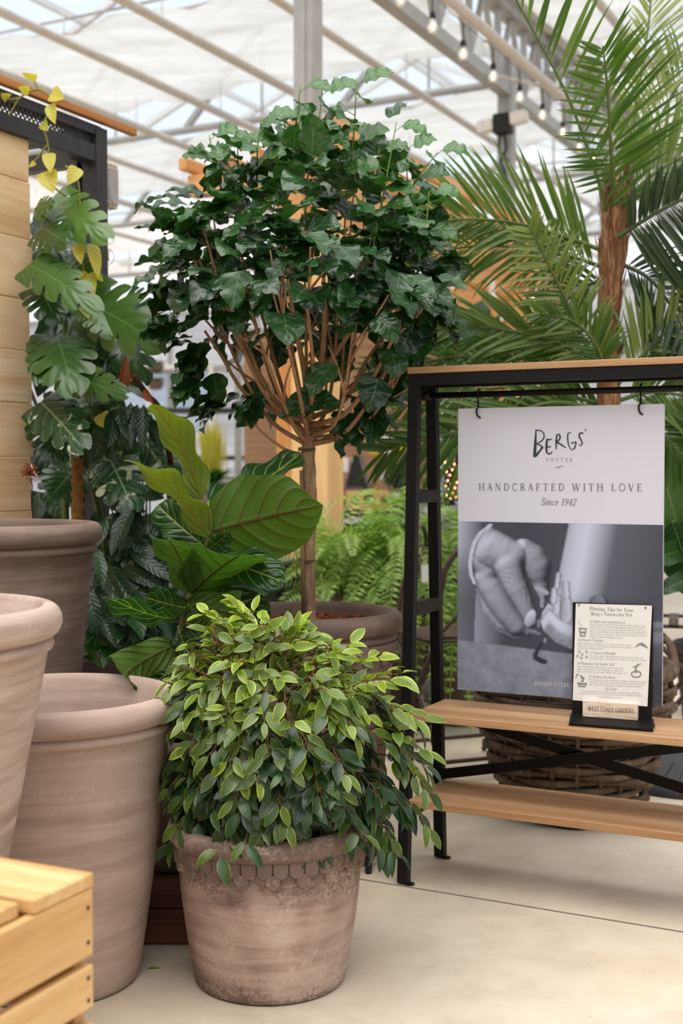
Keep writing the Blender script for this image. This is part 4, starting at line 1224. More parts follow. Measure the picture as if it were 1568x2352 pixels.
def fig_wisp(px, py, d, bx, by, n=9, size=.95):
    e = at(px, py, d); s = at(bx, by, P_FIC.y - .02)
    m = (s + e) / 2 + UP * .025
    P = smooth_path([s, m, e], 16); tw.tube(P, [0.0020 - 0.0001 * i for i in range(17)], 5, False)
    for i in range(n):
        t_ = .3 + .7 * (i + .5) / n; p_ = P[int(t_ * 16)]; ax = (P[min(16, int(t_ * 16) + 1)] - P[int(t_ * 16) - 1]).normalized()
        sd = ax.cross(UP).normalized() * (1 if i % 2 else -1); hg = (p_.z - .3) / .42
        dr = ax * .7 + sd * q.uniform(.4, 1) + UP * (q.uniform(-.5, .35) if hg > .4 else q.uniform(-1.0, -.2))
        L = size * q.uniform(.042, .06)
        st = p_ + dr.normalized() * .01; tw.tube([p_, st], .0007, 4, False)
        fol.leaf(st, dr, UP * .8 + Vector((q.uniform(-.5, .5), q.uniform(-.9, -.1), 0)), L, L * q.uniform(.36, .46), LANCE, 6, 1, droop=q.uniform(.1, .7), fold=q.uniform(.15, .4), rnd=q.random(), age=max(0, min(1, hg * .9 - .1 + q.uniform(-.1, .3))))
for w_ in ((540, 1385, 2.46, 610, 1560), (468, 1405, 2.44, 600, 1540), (575, 1400, 2.5, 620, 1560), (690, 1440, 2.46, 640, 1570), (705, 1462, 2.5, 650, 1580), (805, 1480, 2.48, 690, 1600), (780, 1500, 2.4, 680, 1600), (880, 1505, 2.46, 720, 1620), (930, 1545, 2.44, 740, 1640), (895, 1560, 2.36, 730, 1650), (398, 1572, 2.42, 560, 1600), (430, 1520, 2.46, 570, 1580), (975, 1655, 2.40, 800, 1640), (980, 1730, 2.38, 820, 1680), (992, 1822, 2.38, 850, 1730), (990, 1905, 2.40, 850, 1800), (915, 1965, 2.34, 820, 1850), (425, 1800, 2.36, 540, 1700), (420, 1700, 2.40, 540, 1660), (405, 1900, 2.36, 500, 1850), (500, 1965, 2.26, 560, 1890), (560, 1940, 2.26, 600, 1880), (835, 1920, 2.30, 760, 1850)):
    fig_wisp(*w_)
trk.build('stem', m_twig, fig_s, True); tw.build('twigs', m_twig, fig_s, True)
fol.build('foliage', m_ficus, fig_s, True)

# ------------------------------------------------------------------ hibiscus standard
m_hib = leafmat('hibiscus_leaf', srgb(25, 54, 29), srgb(47, 90, 42), srgb(58, 112, 38), srgb(74, 112, 66), 0.26, 0.22, veins=5, vein_w=0.035, nscale=40, spec=0.6)
m_trunk = NT('grey_bark'); n = m_trunk.noise(m_trunk.coords((1, 1, .25)), 60, 5, .7)
m_trunk.bump(n, 0.6, 0.004); m_trunk = m_trunk.base(m_trunk.ramp(n, [(.35, srgb(122, 98, 76)), (.55, srgb(160, 132, 106)), (.7, srgb(186, 160, 132))]), .8, .2)
m_branch = flat('tan_branch', srgb(166, 128, 94), .75, .2, 0, .18, 70)
m_shoot = flat('green_shoot', srgb(104, 136, 62), .5, .4, 0, .15, 60)
DH = P_HIB.y
hz0 = h_hib - 0.05
hib = thing('hibiscus_standard', 'ball-headed tree on a bare straight trunk, in the large dark scalloped pot', 'tree', (P_HIB.x, P_HIB.y, hz0))
q = random.Random(21)
b = MB()
tp = [at(711, 1440, DH), at(708, 1300, DH), at(712, 1150, DH), at(708, 1040, DH), at(709, 990, DH)]
tp[0].z = hz0
b.tube(smooth_path(tp, 30), [0.0175 + 0.0012 * math.sin(i * 1.7) + (0.004 if i > 26 else 0) for i in range(31)], 14)
b.build('trunk', m_trunk, hib, True)
stk = MB(); stk.tube([at(697, 1430, DH - .02), at(692, 1080, DH - .012)], 0.0055, 8); stk.build('bamboo_stake', flat('bamboo', srgb(140, 112, 84), .6), hib, True)
for py in (1033, 1288):
    tie = MB(); c = at(707, py, DH)
    for k in range(2):
        tie.tube([c + Vector((0.0215 * math.cos(a) - .003, 0.0215 * math.sin(a), 0.004 * k + 0.003 * math.sin(a))) for a in np.linspace(0, 2 * PI, 20)], 0.0016, 5)
    tie.tube([c + Vector((-.02, -.014, 0)), c + Vector((-.03, -.018, -.012)), c + Vector((-.028, -.016, -.034))], 0.0013, 5)
    tie.build('plant_tie', flat('olive_tie', srgb(92, 84, 52), .6), hib, True)
br_ = MB(); fol = MB()
top = at(709, 1000, DH)
cen = at(702, 612, DH)
AX, AZ = 0.352, 0.37
def hleaf(p, out, hgt, age=0.0, L=None):
    L = L or q.uniform(0.062, 0.104)
    dr = out * q.uniform(0.4, 1.0) + Vector((q.uniform(-.7, .7), q.uniform(-.6, .4), q.uniform(-.65, .2)))
    nr = UP * q.uniform(0.7, 1.2) + out * q.uniform(0.0, 0.5) + Vector((q.uniform(-.5, .5), q.uniform(-.55, .15), 0))
    fol.leaf(p, dr, nr, L, L * q.uniform(0.82, 1.0), LOBED, 12, 2, droop=q.uniform(0.2, 1.0), fold=q.uniform(0.02, 0.3), wave=L * 0.07, wf=2.2, rnd=q.random(), age=age)
ends = []
for k in range(20):
    a = k * 2.399963; el = -0.42 + 1.6 * ((k * 0.618) % 1.0)
    o = Vector((math.cos(a) * math.cos(el), math.sin(a) * math.cos(el), math.sin(el)))
    e = cen + Vector((o.x * AX, o.y * AX, o.z * AZ)) * q.uniform(0.8, 0.98)
    hor = Vector((o.x, o.y, 0))
    s = top + UP * q.uniform(-0.03, 0.03)
    m1 = s + hor * q.uniform(0.09, 0.20) + UP * (q.uniform(.05, .12) if el > -.1 else 0.04)
    m2 = (m1 + e) / 2 + hor * 0.04 + Vector((q.uniform(-.02, .02), q.uniform(-.02, .02), 0.02))
    P = smooth_path([s, m1, m2, e], 18)
    r0 = q.uniform(0.0045, 0.0085)
    br_.tube(P, [r0 * (1 - 0.72 * i / 18) for i in range(19)], 7)
    for j in range(3):
        i = q.randint(7, 14)
        e2 = P[i] + (hor * q.uniform(0.03, 0.12) + Vector((q.uniform(-.08, .08), q.uniform(-.08, .08), q.uniform(0.05, 0.16))))
        br_.tube(smooth_path([P[i], (P[i] + e2) / 2 + hor * .015, e2], 6), [0.0038, .0035, .0032, .0028, .0025, .0022, .002], 5)
        ends.append((e2, o))
    ends.append((e, o))
def crown_ok(p):
    o = p - cen
    low = o.z < -0.17
    rad = math.hypot(o.x, o.y)
    return not ((o.z < -0.08 and rad < 0.24 and p.y < cen.y + .1) or (o.z < -.2 and rad < .26)) and p.z > top.z + 0.02 and not (p.z < 1.36 and p.x > 0.13)
for e, o in ends:
    for j in range(3 if o.z > .3 else 5):
        p = e + Vector((q.gauss(0, .035), q.gauss(0, .035), q.gauss(0, .035)))
        if crown_ok(p):
            oo = (p - cen).normalized(); hleaf(p, oo, 0, max(0, min(1, 0.25 * oo.z + q.uniform(-.1, .25))))
n = 0
while n < 280:
    a = q.uniform(0, 2 * PI); s = q.uniform(-0.75, 1.0); c = math.sqrt(max(0, 1 - s * s)); rr = q.uniform(0.66, 1.02)
    if q.random() < .4: rr = q.uniform(.4, .9)
    p = cen + Vector((math.cos(a) * c * AX, math.sin(a) * c * AX, s * AZ)) * rr
    if not crown_ok(p) or (s > .35 and q.random() < .45): continue
    oo = (p - cen).normalized()
    hleaf(p, oo, s, max(0, min(1, 0.30 * s * rr + q.uniform(-.12, .2)))); n += 1
# drooping skirts of leaves at the lower edge and a tuft at the crotch
for (px, py, dd, m) in ((470, 860, 0, 10), (500, 930, .02, 8), (450, 790, 0, 10), (560, 920, -.05, 6), (845, 905, 0, 9), (850, 960, 0, 4), (880, 820, 0, 9), (930, 770, 0, 8), (600, 890, .1, 4), (390, 730, 0, 9), (400, 640, 0, 8), (990, 650, 0, 9), (1000, 580, .02, 8), (960, 700, 0, 8), (770, 960, -.03, 3)):
    for j in range(m):
        p = at(px + q.uniform(-26, 26), py + q.uniform(-26, 26), DH + dd + q.uniform(-.05, .05)); oo = Vector((p.x - cen.x, p.y - cen.y, -.15)).normalized()
        hleaf(p, oo, 0, q.uniform(0, .12))
for bp, tp_, w in (((742, 905), (640, 960), 70), ((700, 880), (775, 860), 80), ((700, 920), (790, 935), 60), ((705, 905), (700, 960), 60)):
    pleaf(fol, (*bp, DH - .06), (*tp_, DH - .10), w, OVATE, rnd=.7, age=.25, bend=.5, fold=.25, nu=12, wave=.004, camup=.6)
for P_, r0 in (([(705, 1000), (690, 985), (630, 945), (560, 900), (510, 820), (470, 760)], .0085), ([(700, 1045), (660, 1035), (610, 1000), (585, 975)], .0055), ([(704, 960), (650, 940), (600, 870), (560, 760)], .007),
               ([(715, 960), (790, 920), (840, 830), (890, 760)], .008), ([(712, 950), (740, 860), (800, 770), (850, 690)], .009), ([(708, 950), (700, 860), (680, 760), (660, 640)], .011), ([(712, 950), (735, 850), (745, 740), (740, 560)], .011)):
    dd = q.uniform(-.09, .02)
    P = smooth_path([at(x, y, DH + dd * i / len(P_)) for i, (x, y) in enumerate(P_)], 20)
    br_.tube(P, [r0 * (1 - .6 * i / 20) for i in range(21)], 8)
# upright green shoots
for (x0, y0, x1, y1) in ((660, 430, 690, 195), (735, 400, 740, 205), (800, 420, 818, 180), (640, 420, 655, 268), (850, 600, 910, 280), (930, 460, 1005, 350), (520, 470, 480, 310), (560, 440, 545, 320), (430, 700, 400, 500), (500, 700, 480, 460),
                         (605, 740, 640, 400), (700, 500, 715, 290), (940, 560, 930, 330), (760, 440, 800, 300), (880, 500, 870, 340), (960, 600, 985, 440), (590, 430, 600, 270), (420, 560, 410, 500), (830, 690, 860, 520), (905, 640, 915, 470)):
    dd = DH + q.uniform(-.16, .05)
    P = smooth_path([at(x0, y0, dd + .05), at((x0 + x1) / 2 + q.uniform(-6, 6), (y0 + y1) / 2, dd), at(x1, y1, dd - .01)], 14)
    sht = MB(); sht.tube(P, [.0032 - .00014 * i for i in range(15)], 6)
    for i in range(3, 15, 2):
        o = Vector((math.cos(i * 2.4), math.sin(i * 2.4) - .2, .1)).normalized()
        pe = P[i] + o * .022 + UP * .012
        sht.tube([P[i], pe], .0011, 4, False)
        f = i / 14
        L = .096 - .028 * f if i < 14 else .05
        nr = UP * .6 + o * .3 + Vector((q.uniform(-.3, .3), -.75, 0))
        fol.leaf(pe, o + UP * q.uniform(-.45, .15), nr, L * q.uniform(.8, 1.15), L * .85, LOBED, 12, 2, droop=q.uniform(.3, .9), fold=q.uniform(.1, .35), wave=.004, rnd=q.random(), age=min(1, .35 + .55 * f))
    sht.build('shoot', m_shoot, hib, True)
br_.build('branches', m_branch, hib, True); fol.build('foliage', m_hib, hib, True)

# ------------------------------------------------------------------ fiddle leaf fig
def figmat():
    """big leathery leaf: yellow-green midrib with few curved side veins, dull brownish veins on a lime underside"""
    t = NT('fiddle_leaf')
    a_ = t.node('ShaderNodeAttribute', attribute_name='leafdata'); x, y, z = t.sep(a_.outputs['Vector']); age = a_.outputs['Alpha']
    ay = t.math('ABSOLUTE', y)
    n = t.noise(t.coords(), 28, 4)
    top_ = t.mix(z, srgb(26, 58, 30), srgb(44, 88, 38)); top_ = t.mix(t.math('MULTIPLY', n, .4), top_, srgb(18, 40, 24))
    un = t.mix(age, srgb(66, 108, 34), srgb(116, 138, 46)); un = t.mix(t.math('MULTIPLY', n, .35), un, srgb(48, 74, 30))
    cv = t.math('SUBTRACT', t.math('MULTIPLY', x, 6.0), t.math('ADD', t.math('MULTIPLY', ay, 1.1), t.math('MULTIPLY', t.math('MULTIPLY', ay, ay), 0.9)))
    sx = t.math('ABSOLUTE', t.math('SUBTRACT', t.math('FRACT', cv), .5))
    side = t.ramp(sx, [(.022, 1.0), (.05, 0.0)])
    mid = t.ramp(ay, [(.025, 1.0), (.055, 0.0)])
    v = t.math('MAXIMUM', mid, t.math('MULTIPLY', side, t.ramp(ay, [(.75, 1.0), (1.0, .2)])))
    fn_ = t.ramp(t.noise(t.coords((1, 1, 1)), 55, 1), [(.485, 0.0), (.5, 1.0), (.515, 0.0)])
    cu = t.mix(t.math('MULTIPLY', fn_, .12), top_, srgb(110, 140, 60)); cu = t.mix(v, cu, srgb(148, 166, 76))
    cl = t.mix(v, un, t.mix(age, srgb(44, 40, 22), srgb(128, 96, 34)))
    ge = t.node('ShaderNodeNewGeometry')
    col = t.mix(ge.outputs['Backfacing'], cu, cl)
    t.bump(t.math('ADD', t.ramp(sx, [(0.0, 0.0), (.3, 1.0)]), t.ramp(ay, [(0.0, 0.0), (.12, 1.0)])), .5, .006)
    rg = t.math('ADD', t.math('MULTIPLY', ge.outputs['Backfacing'], .3), .27)
    t.base(col, rg, .5)
    tr = t.node('ShaderNodeBsdfTranslucent'); t.link(t.mix(1.0, col, (1.3, 1.35, .5), 'MULTIPLY'), tr.inputs[0])
    ms = t.node('ShaderNodeMixShader'); ms.inputs[0].default_value = .38
    t.link(t.b.outputs[0], ms.inputs[1]); t.link(tr.outputs[0], ms.inputs[2]); t.link(ms.outputs[0], t.out.inputs[0])
    return t.m
m_fid = figmat()
DF = 2.85
figz = 0.19
m_plastic = flat('black_plastic', srgb(24, 24, 26), .55, .3, 0, .15)
fid = thing('fiddle_leaf_fig', 'fiddle-leaf fig with big violin-shaped leaves in a black nursery pot', 'plant', (P_FIG.x, P_FIG.y, P_FIG.z + .033))
b = MB()
zt = at(430, 1632, P_FIG.y - .1).z - P_FIG.z - .033
b.lathe([(0, 0), (.10, 0), (.105, .004), (.128, zt - .03), (.134, zt - .03), (.136, zt), (.128, zt), (.125, zt - .03), (.12, zt - .04), (0, zt - .036)], (0, 0, 0), 48)
b.build('nursery_pot', m_plastic, fid, True, world=False)
b = MB()
P = smooth_path([at(398, 1660, P_FIG.y), at(396, 1590, DF + .04), at(404, 1500, DF + .01), at(423, 1410, DF), at(436, 1366, DF), at(466, 1290, DF), at(480, 1236, DF)], 30)
P[0].z = P_FIG.z + .033 + zt - .04
b.tube(P, [.0095 - .00015 * i for i in range(31)], 9)
b.build('stem', flat('fig_stem', srgb(96, 74, 48), .75, .2, 0, .25, 50), fid, True)
FL = [  # base, tip, width px, roll (PI = underside shown), depth at base/tip, bend, twist, random, age
    ((462, 1150), (352, 925), 104, 2.5, 2.85, 2.78, .75, .25, .4, 1.0),
    ((480, 1238), (293, 1052), 118, 2.35, 2.83, 2.70, .8, .45, .4, 1.0),
    ((480, 1222), (742, 1160), 215, 3.25, 2.82, 2.70, .35, -.25, .5, .30),
    ((478, 1150), (690, 1044), 150, -.85, 2.90, 3.02, -.7, .4, .6, .1),
    ((437, 1366), (556, 1272), 190, 3.5, 2.82, 2.64, .45, -.6, .4, .05),
    ((436, 1360), (384, 1236), 130, 2.7, 2.82, 2.66, .7, .3, .5, .12),
    ((486, 1290), (650, 1336), 104, -.25, 2.86, 2.72, 1.1, .3, .6, 0),
    ((412, 1416), (252, 1375), 66, -.5, 2.82, 2.60, .8, .5, .9, 0),
    ((430, 1396), (336, 1372), 72, -.2, 2.84, 2.75, .8, -.2, .8, 0),
    ((404, 1480), (284, 1560), 118, 2.9, 2.80, 2.62, 1.5, -.4, .4, .35),
    ((408, 1492), (524, 1510), 78, .5, 2.84, 2.74, 1.2, .9, .5, .1),
    ((434, 1390), (566, 1420), 110, 3.3, 2.80, 2.66, .6, -.3, .5, .2),
    ((470, 1350), (620, 1416), 84, .2, 2.86, 2.76, 1.0, .3, .5, 0),
    ((398, 1560), (428, 1625), 74, 3.0, 2.82, 2.72, .9, .2, .5, .3),
    ((404, 1570), (512, 1650), 116, .2, 2.84, 2.72, .9, .1, .6, 0),
    ((472, 1256), (362, 1160), 84, -.3, 2.90, 2.96, .4, 0, .7, 0),
    ((480, 1258), (528, 1222), 40, .4, 2.84, 2.80, .4, 0, .9, .3),
    ((410, 1440), (452, 1530), 70, .4, 2.83, 2.76, .8, 0, .5, 0),
    ((400, 1530), (330, 1600), 70, .3, 2.86, 2.86, .8, 0, .3, 0),
    ((420, 1430), (500, 1440), 80, .2, 2.9, 3.0, .6, 0, .3, 0)]
for (bp, tp_, w, roll, d0, d1, bend, tws, rn, ag) in FL:
    b = MB()
    c0 = at(*bp, d0)
    near = min(P, key=lambda s_: (s_ - c0).length)
    pleaf(b, (*bp, d0), (*tp_, d1), w, FIG2 if w == 215 else FIG, roll, bend=bend, fold=.16, nu=22, nv=5, wave=.012, wf=2.3, rnd=rn, age=ag, tw=tws)
    b.tube(smooth_path([near, (near + c0) / 2 + UP * -.006, c0], 5), .0032, 6, data=(0.5, 0.0, rn, ag))
    b.build('leaf', m_fid, fid, True)

# ================================================================== plank panel and living wall on the left
PC = at(76, 1085, 3.60); PC.z = 0
m_plank = wood('rough_plank', srgb(204, 158, 112), srgb(240, 206, 164), srgb(250, 228, 196), 1, .75, .85, True, .8)
panel = thing('plank_panel', 'rough sawn plank panel standing at the left edge of the frame', 'panel', PC, -GA)
ys = [312, 420, 552, 690, 808, 927, 1050, 1172, 1300, 1430]
zz = [at(74, y, 3.60).z for y in ys]
for i in range(len(zz) - 1):
    b = MB(); b.box((-.013, -.42, (zz[i] + zz[i + 1]) / 2), (.024 - .002 * (i % 2), .84 + .012 * ((i * 7) % 3 - 1), zz[i] - zz[i + 1] - .0006)); b.build('plank', m_plank, panel, world=False, bevel=.003)
b = MB()
for y in (-.08, -.75): b.box((-.045, y, zz[0] / 2 - .03), (.04, .06, zz[0] - .06))
b.build('batten', m_plank, panel, world=False)

m_frame = flat('black_steel', srgb(44, 42, 42), .5, .4, 0, .2, 30)
fr_c = at(222, 1085, 3.87); fr_c.z = 0
frame = thing('plant_frame', 'black steel plant frame with mesh header behind the rough plank panel', 'frame', fr_c, -GA)
ztop = at(226, 296, 3.87).z; zlow = at(226, 342, 3.87).z
b = MB(); b.box((0, 0, ztop / 2), (.055, .055, ztop)); b.build('post', m_frame, frame, world=False, bevel=.002)
b = MB(); b.box((-.055, -.02, zlow / 2), (.03, .03, zlow)); b.build('post', m_frame, frame, world=False, bevel=.002)
for yy in (-1.5,):
    b = MB(); b.box((-.03, yy, ztop / 2), (.055, .055, ztop)); b.build('post', m_frame, frame, world=False, bevel=.002)
b = MB(); b.box((-.85, 0, ztop / 2), (.055, .055, ztop)); b.build('post', m_frame, frame, world=False, bevel=.002)
for z, h in ((ztop - .012, .03), (zlow - .022, .05)):
    b = MB(); b.box((0, -.78, z), (.05, 1.56, h)); b.build('rail', m_frame, frame, world=False, bevel=.002)
    b = MB(); b.box((-.42, 0, z), (.86, .045, h)); b.build('rail', m_frame, frame, world=False, bevel=.002)
b = MB()                                                    # expanded metal header
hz = ztop - zlow
for y0 in np.arange(-1.5, 0, .018):
    for s in (1, -1):
        ya, yb = (y0, y0 + .03) if s > 0 else (y0 + .03, y0)
        b.beam((.012, ya, zlow), (.012, yb, ztop - .02), .0035, .003, (1, 0, 0))
b.build('mesh_header', m_frame, frame, world=False)
b = MB()
for (y0, z0, y1, z1) in ((0, .9, -.5, 1.6), (-.5, .9, 0, 1.6), (-.9, .9, -.5, 1.6), (0, .2, -.5, .9)):
    b.tube([(-.84, y0 * .9, z0), (-.84, y1 * .9 , z1)], .006, 6)
    b.tube([(-.85 + .85 * -y0 / .9 * .9, .0, z0), (-.85 + .85 * -y1 / .9 * .9, .0, z1)], .006, 6)
b.build('brace_rod', m_frame, frame, world=False)
m_strip = wood('cedar_strip', srgb(150, 92, 44), srgb(188, 124, 66), srgb(206, 146, 86), 1, 1, .6, False)
st_e = at(280, 300, 3.66)
b = MB(); q0 = frame.matrix_world
b.box((.03, -.70, ztop + .022), (.022, 1.72, .022)); b.build('top_batten', m_strip, frame, world=False, bevel=.002)

# grey meter box and copper bells on the back post
mbx = at(252, 430, 4.02)
o_ = thing('meter_box', 'pale grey weathered box hung on the back of the black frame post', 'box', mbx, -GA)
b = MB(); b.box((0, 0, 0), (.035, .05, .12)); b.build('case', flat('weathered_grey', srgb(176, 170, 168), .7, .2, 0, .15, 30), o_, world=False, bevel=.006)
b = MB(); b.box((0, 0, -.062), (.03, .04, .012)); b.box((0, 0, .064), (.03, .045, .014)); b.build('end_cap', flat('tan_cap', srgb(196, 176, 150), .7), o_, world=False, bevel=.003)
b = MB(); b.tube([(-.028, 0, .03), (-.02, 0, .03)], .006, 8); b.box((-.024, 0, 0), (.012, .02, .1)); b.build('bracket', m_frame, o_, world=False)
bell_t = thing('bell_chain', 'string of small copper bells hanging beside the black frame post', 'bells', at(242, 480, 3.93))
b = MB(); q = random.Random(3)
b.tube(smooth_path([at(242 + 3 * math.sin(i * 1.9), 395 + i * 17, 3.93) for i in range(20)], 60), .0011, 5)
for (cx, cy, r) in ((252, 545, .020), (250, 590, .022), (250, 470, .018)):
    c = at(cx - 4, cy, 3.93); b.tube([c + Vector((r * math.cos(a), 0, r * 1.1 * math.sin(a))) for a in np.linspace(-1.9, 1.9, 24)], .0009, 5)
b.tube([at(242, 395, 3.93), at(236, 392, 3.89)], .0012, 5)
b.build('wire', flat('thin_wire', srgb(84, 76, 68), .5), bell_t, True)
m_copper = flat('copper', srgb(190, 130, 80), .35, .5, .8)
for y in (528, 586, 643):
    b = MB(); b.lathe([(0, .016), (.004, .0155), (.008, .012), (.009, .004), (.0105, -.012), (.0115, -.016), (.009, -.016), (0, -.012)], at(243, y, 3.93), 16); b.build('bell', m_copper, bell_t, True)

# ------------------------------------------------------------------ monstera and companions
m_mon = leafmat('monstera_leaf', srgb(30, 66, 32), srgb(58, 104, 50), srgb(108, 146, 58), srgb(92, 128, 72), .26, .25, veins=6, vein_w=.03, nscale=25, spec=.6, back=srgb(70, 108, 58))
m_albo = leafmat('variegated_monstera_leaf', srgb(34, 70, 44), srgb(60, 98, 62), None, srgb(150, 170, 130), .3, .2, veins=6, vein_w=.03, patch=srgb(206, 212, 184), patch_amt=.42, nscale=22)
m_lance = leafmat('striped_lance_leaf', srgb(22, 50, 32), srgb(48, 84, 50), None, srgb(76, 110, 68), .3, .2, veins=9, vein_w=.028, nscale=25)
m_poth = leafmat('pothos_leaf', srgb(146, 158, 38), srgb(196, 190, 66), srgb(222, 204, 84), srgb(166, 172, 70), .35, .35, veins=5, vein_w=.03, nscale=18)
m_hearth = leafmat('heart_leaf', srgb(30, 72, 34), srgb(58, 110, 46), None, srgb(80, 122, 60), .28, .25, veins=5, vein_w=.04)
m_rust = leafmat('rust_leaf', srgb(120, 56, 30), srgb(140, 66, 36), None, srgb(150, 86, 50), .45, .2, veins=14, vein_w=.06)
m_stem = flat('green_stem', srgb(78, 96, 46), .55, .3, 0, .2, 40); m_bst = flat('brown_stem', srgb(74, 46, 32), .7, .2, 0, .2, 40)
def split_leaf(mb, bpx, tpx, wpx, roll=0.0, bend=.6, fold=.12, cuts=5, rnd=.5, age=0., tw=0., camup=.4, holes=True):
    """monstera blade: a band along the midrib with separate curved fingers"""
    b0, b1 = at(*bpx), at(*tpx); ax = b1 - b0; L = ax.length; ax.normalize()
    tc = ((CAMV - (b0 + b1) / 2).normalized() + UP * camup).normalized()
    n = (tc - ax * tc.dot(ax)).normalized(); n = Matrix.Rotation(roll, 3, ax) @ n; sd = ax.cross(n)
    W = wpx / FPX * (b0.y + b1.y) / 2 / 2
    prof = interp([0, .08, .22, .4, .6, .8, .93, 1], [.55, .9, 1, .97, .84, .58, .28, .04])
    def P(u, v):
        """u along the midrib, v from -1 to 1 across"""
        a = bend * (u - .5)
        k = L * u
        base = b0 + ax * (L * (u - .02)) + n * (L * .5 * (-(bend) * (u * u - u) * .5))
        w = W * prof(min(1, max(0, u)))
        s_ = 1 if v > 0 else -1; av = abs(v)
        e = -.10 * W * av * av * 2
        shift = L * .10 * av * av * (1 if u > .12 else -.8)
        return base + sd * (w * v * math.cos(fold)) + n * (w * av * math.sin(fold) + e) + ax * shift + n * (tw * w * v)
    V, D, F = [], [], []
    def strip_(rows):
        k = len(V); m = len(rows[0])
        for r in rows:
            for (u, v) in r: V.append(P(u, v)); D.append((u, v, rnd, age))
        for i in range(len(rows) - 1):
            for j in range(m - 1): F.append((k + i * m + j, k + i * m + j + 1, k + (i + 1) * m + j + 1, k + (i + 1) * m + j))
    q_ = random.Random(int(rnd * 999))
    us = np.linspace(0, 1, 21)
    strip_([[(u, -.22), (u, 0), (u, .22)] for u in us])
    for s in (1, -1):
        e = np.linspace(.0, 1.0, cuts + 1) + np.array([0] + [q_.uniform(-.02, .02) for _ in range(cuts - 1)] + [0])
        for i in range(cuts):
            u0, u1 = e[i], e[i + 1]
            rows = []
            for t_ in np.linspace(.20, 1, 9):
                g = 0 if t_ < .42 else min(1, (t_ - .42) / .2) * .22
                if t_ > .88: g = .22 + (t_ - .88) / .12 * .22
                c = (u0 + u1) / 2; h = (u1 - u0) / 2 * (1 - g)
                top_u = min(1, c + h)
                vv = t_
                rows.append([(c - h, s * vv * (.97 if t_ > .9 else 1)), (c - h * .33, s * vv), (c + h * .33, s * vv), (top_u, s * vv * (.95 if t_ > .9 else 1))])
            if s < 0: rows = [r[::-1] for r in rows]
            # keep the face winding toward n
            k = len(V)
            for r in rows:
                for (u, v) in r: V.append(P(u, v)); D.append((u, v, rnd, age))
            for a_ in range(len(rows) - 1):
                for j in range(3):
                    f_ = (k + a_ * 4 + j, k + (a_ + 1) * 4 + j, k + (a_ + 1) * 4 + j + 1, k + a_ * 4 + j + 1)
                    F.append(f_)
    mb.add(V, F, D)
    return b0
def petiole(mb, p, q_, r=.0045, sag=.03, rnd=.5):
    mb.tube(smooth_path([p, (p + q_) / 2 + UP * sag, q_], 8), r, 6, data=(.5, 0, rnd, .3))

trough = thing('planter_trough', 'long black planter trough under the climbing plants behind the clay pots', 'planter', (at(290, 1085, 4.27).x, 4.27, 0), 0)
b = MB()
for (c, s_) in (((0, -.17, .27), (.95, .02, .54)), ((0, .17, .27), (.95, .02, .54)), ((-.465, 0, .27), (.02, .34, .54)), ((.465, 0, .27), (.02, .34, .54)), ((0, 0, .01), (.93, .34, .02))): b.box(c, s_)
b.build('box', m_plastic, trough, world=False)
b = MB(); b.box((0, 0, .49), (.91, .32, .02)); b.build('soil', m_soil, trough, world=False)
ZS = .50
def crown(px, d=4.0): return Vector((at(px, 1085, d + .24).x, d + .24, ZS))

mon = thing('monstera', 'big green split-leaf monstera climbing the black frame beside the plank panel', 'plant', crown(150, 3.98))
b = MB()
mst = smooth_path([crown(150, 3.98), at(150, 1150, 3.85), at(140, 950, 3.75), at(150, 760, 3.72), at(120, 560, 3.7), at(110, 470, 3.68)], 40)
b.tube(mst, [.013 - .00015 * i for i in range(41)], 8); b.build('stem', m_stem, mon, True)
MLV = [((118, 462, 3.60), (246, 548, 3.40), 125, .2, .9, .5, .55), ((92, 520, 3.55), (150, 556, 3.35), 120, .5, .7, .4, .1), ((70, 610, 3.45), (226, 712, 3.25), 110, .1, .9, .6, .25), ((82, 480, 3.5), (120, 470, 3.4), 60, .3, .5, .7, .2),
       ((196, 690, 3.55), (370, 790, 3.35), 165, .35, .9, .45, .3), ((205, 700, 3.5), (262, 772, 3.42), 110, -.3, .8, .8, .4), ((130, 770, 3.5), (170, 900, 3.3), 165, .1, 1.0, .6, .2), ((110, 770, 3.5), (92, 880, 3.35), 90, .2, 1.0, .5, .1), ((250, 735, 3.6), (328, 878, 3.5), 150, -.4, .8, .4, .1),
       ((150, 600, 3.6), (215, 640, 3.5), 110, .3, .9, .3, .2), ((90, 660, 3.5), (130, 740, 3.4), 110, 0, .9, .3, .0), ((140, 860, 3.45), (290, 905, 3.3), 90, .4, 1.0, .7, .2), ((200, 820, 3.7), (250, 900, 3.7), 130, .2, .6, .3, 0), ((100, 960, 3.6), (140, 1060, 3.5), 110, 0, .9, .3, 0), ((220, 960, 3.7), (280, 1060, 3.65), 140, .1, .6, .4, 0), ((170, 1080, 3.7), (110, 1150, 3.6), 120, .1, .6, .2, 0),
       ((150, 540, 3.7), (100, 610, 3.6), 130, .2, .7, .15, 0), ((190, 640, 3.75), (160, 720, 3.6), 150, .1, .8, .1, 0), ((240, 800, 3.7), (300, 850, 3.6), 120, .2, .8, .35, 0), ((160, 900, 3.7), (230, 980, 3.6), 130, .1, .7, .2, 0), ((230, 760, 3.65), (210, 840, 3.5), 130, .3, .9, .25, 0), ((280, 700, 3.65), (345, 735, 3.5), 120, .5, .9, .15, 0)]
for (bp, tp_, w, roll, bend, rn, ag) in MLV:
    b = MB(); c0 = split_leaf(b, bp, tp_, w, roll, bend, rnd=rn, age=ag)
    near = min(mst, key=lambda s_: (s_ - c0 + UP * .1).length)
    petiole(b, near, c0, rnd=rn); b.build('leaf', m_mon, mon, True)

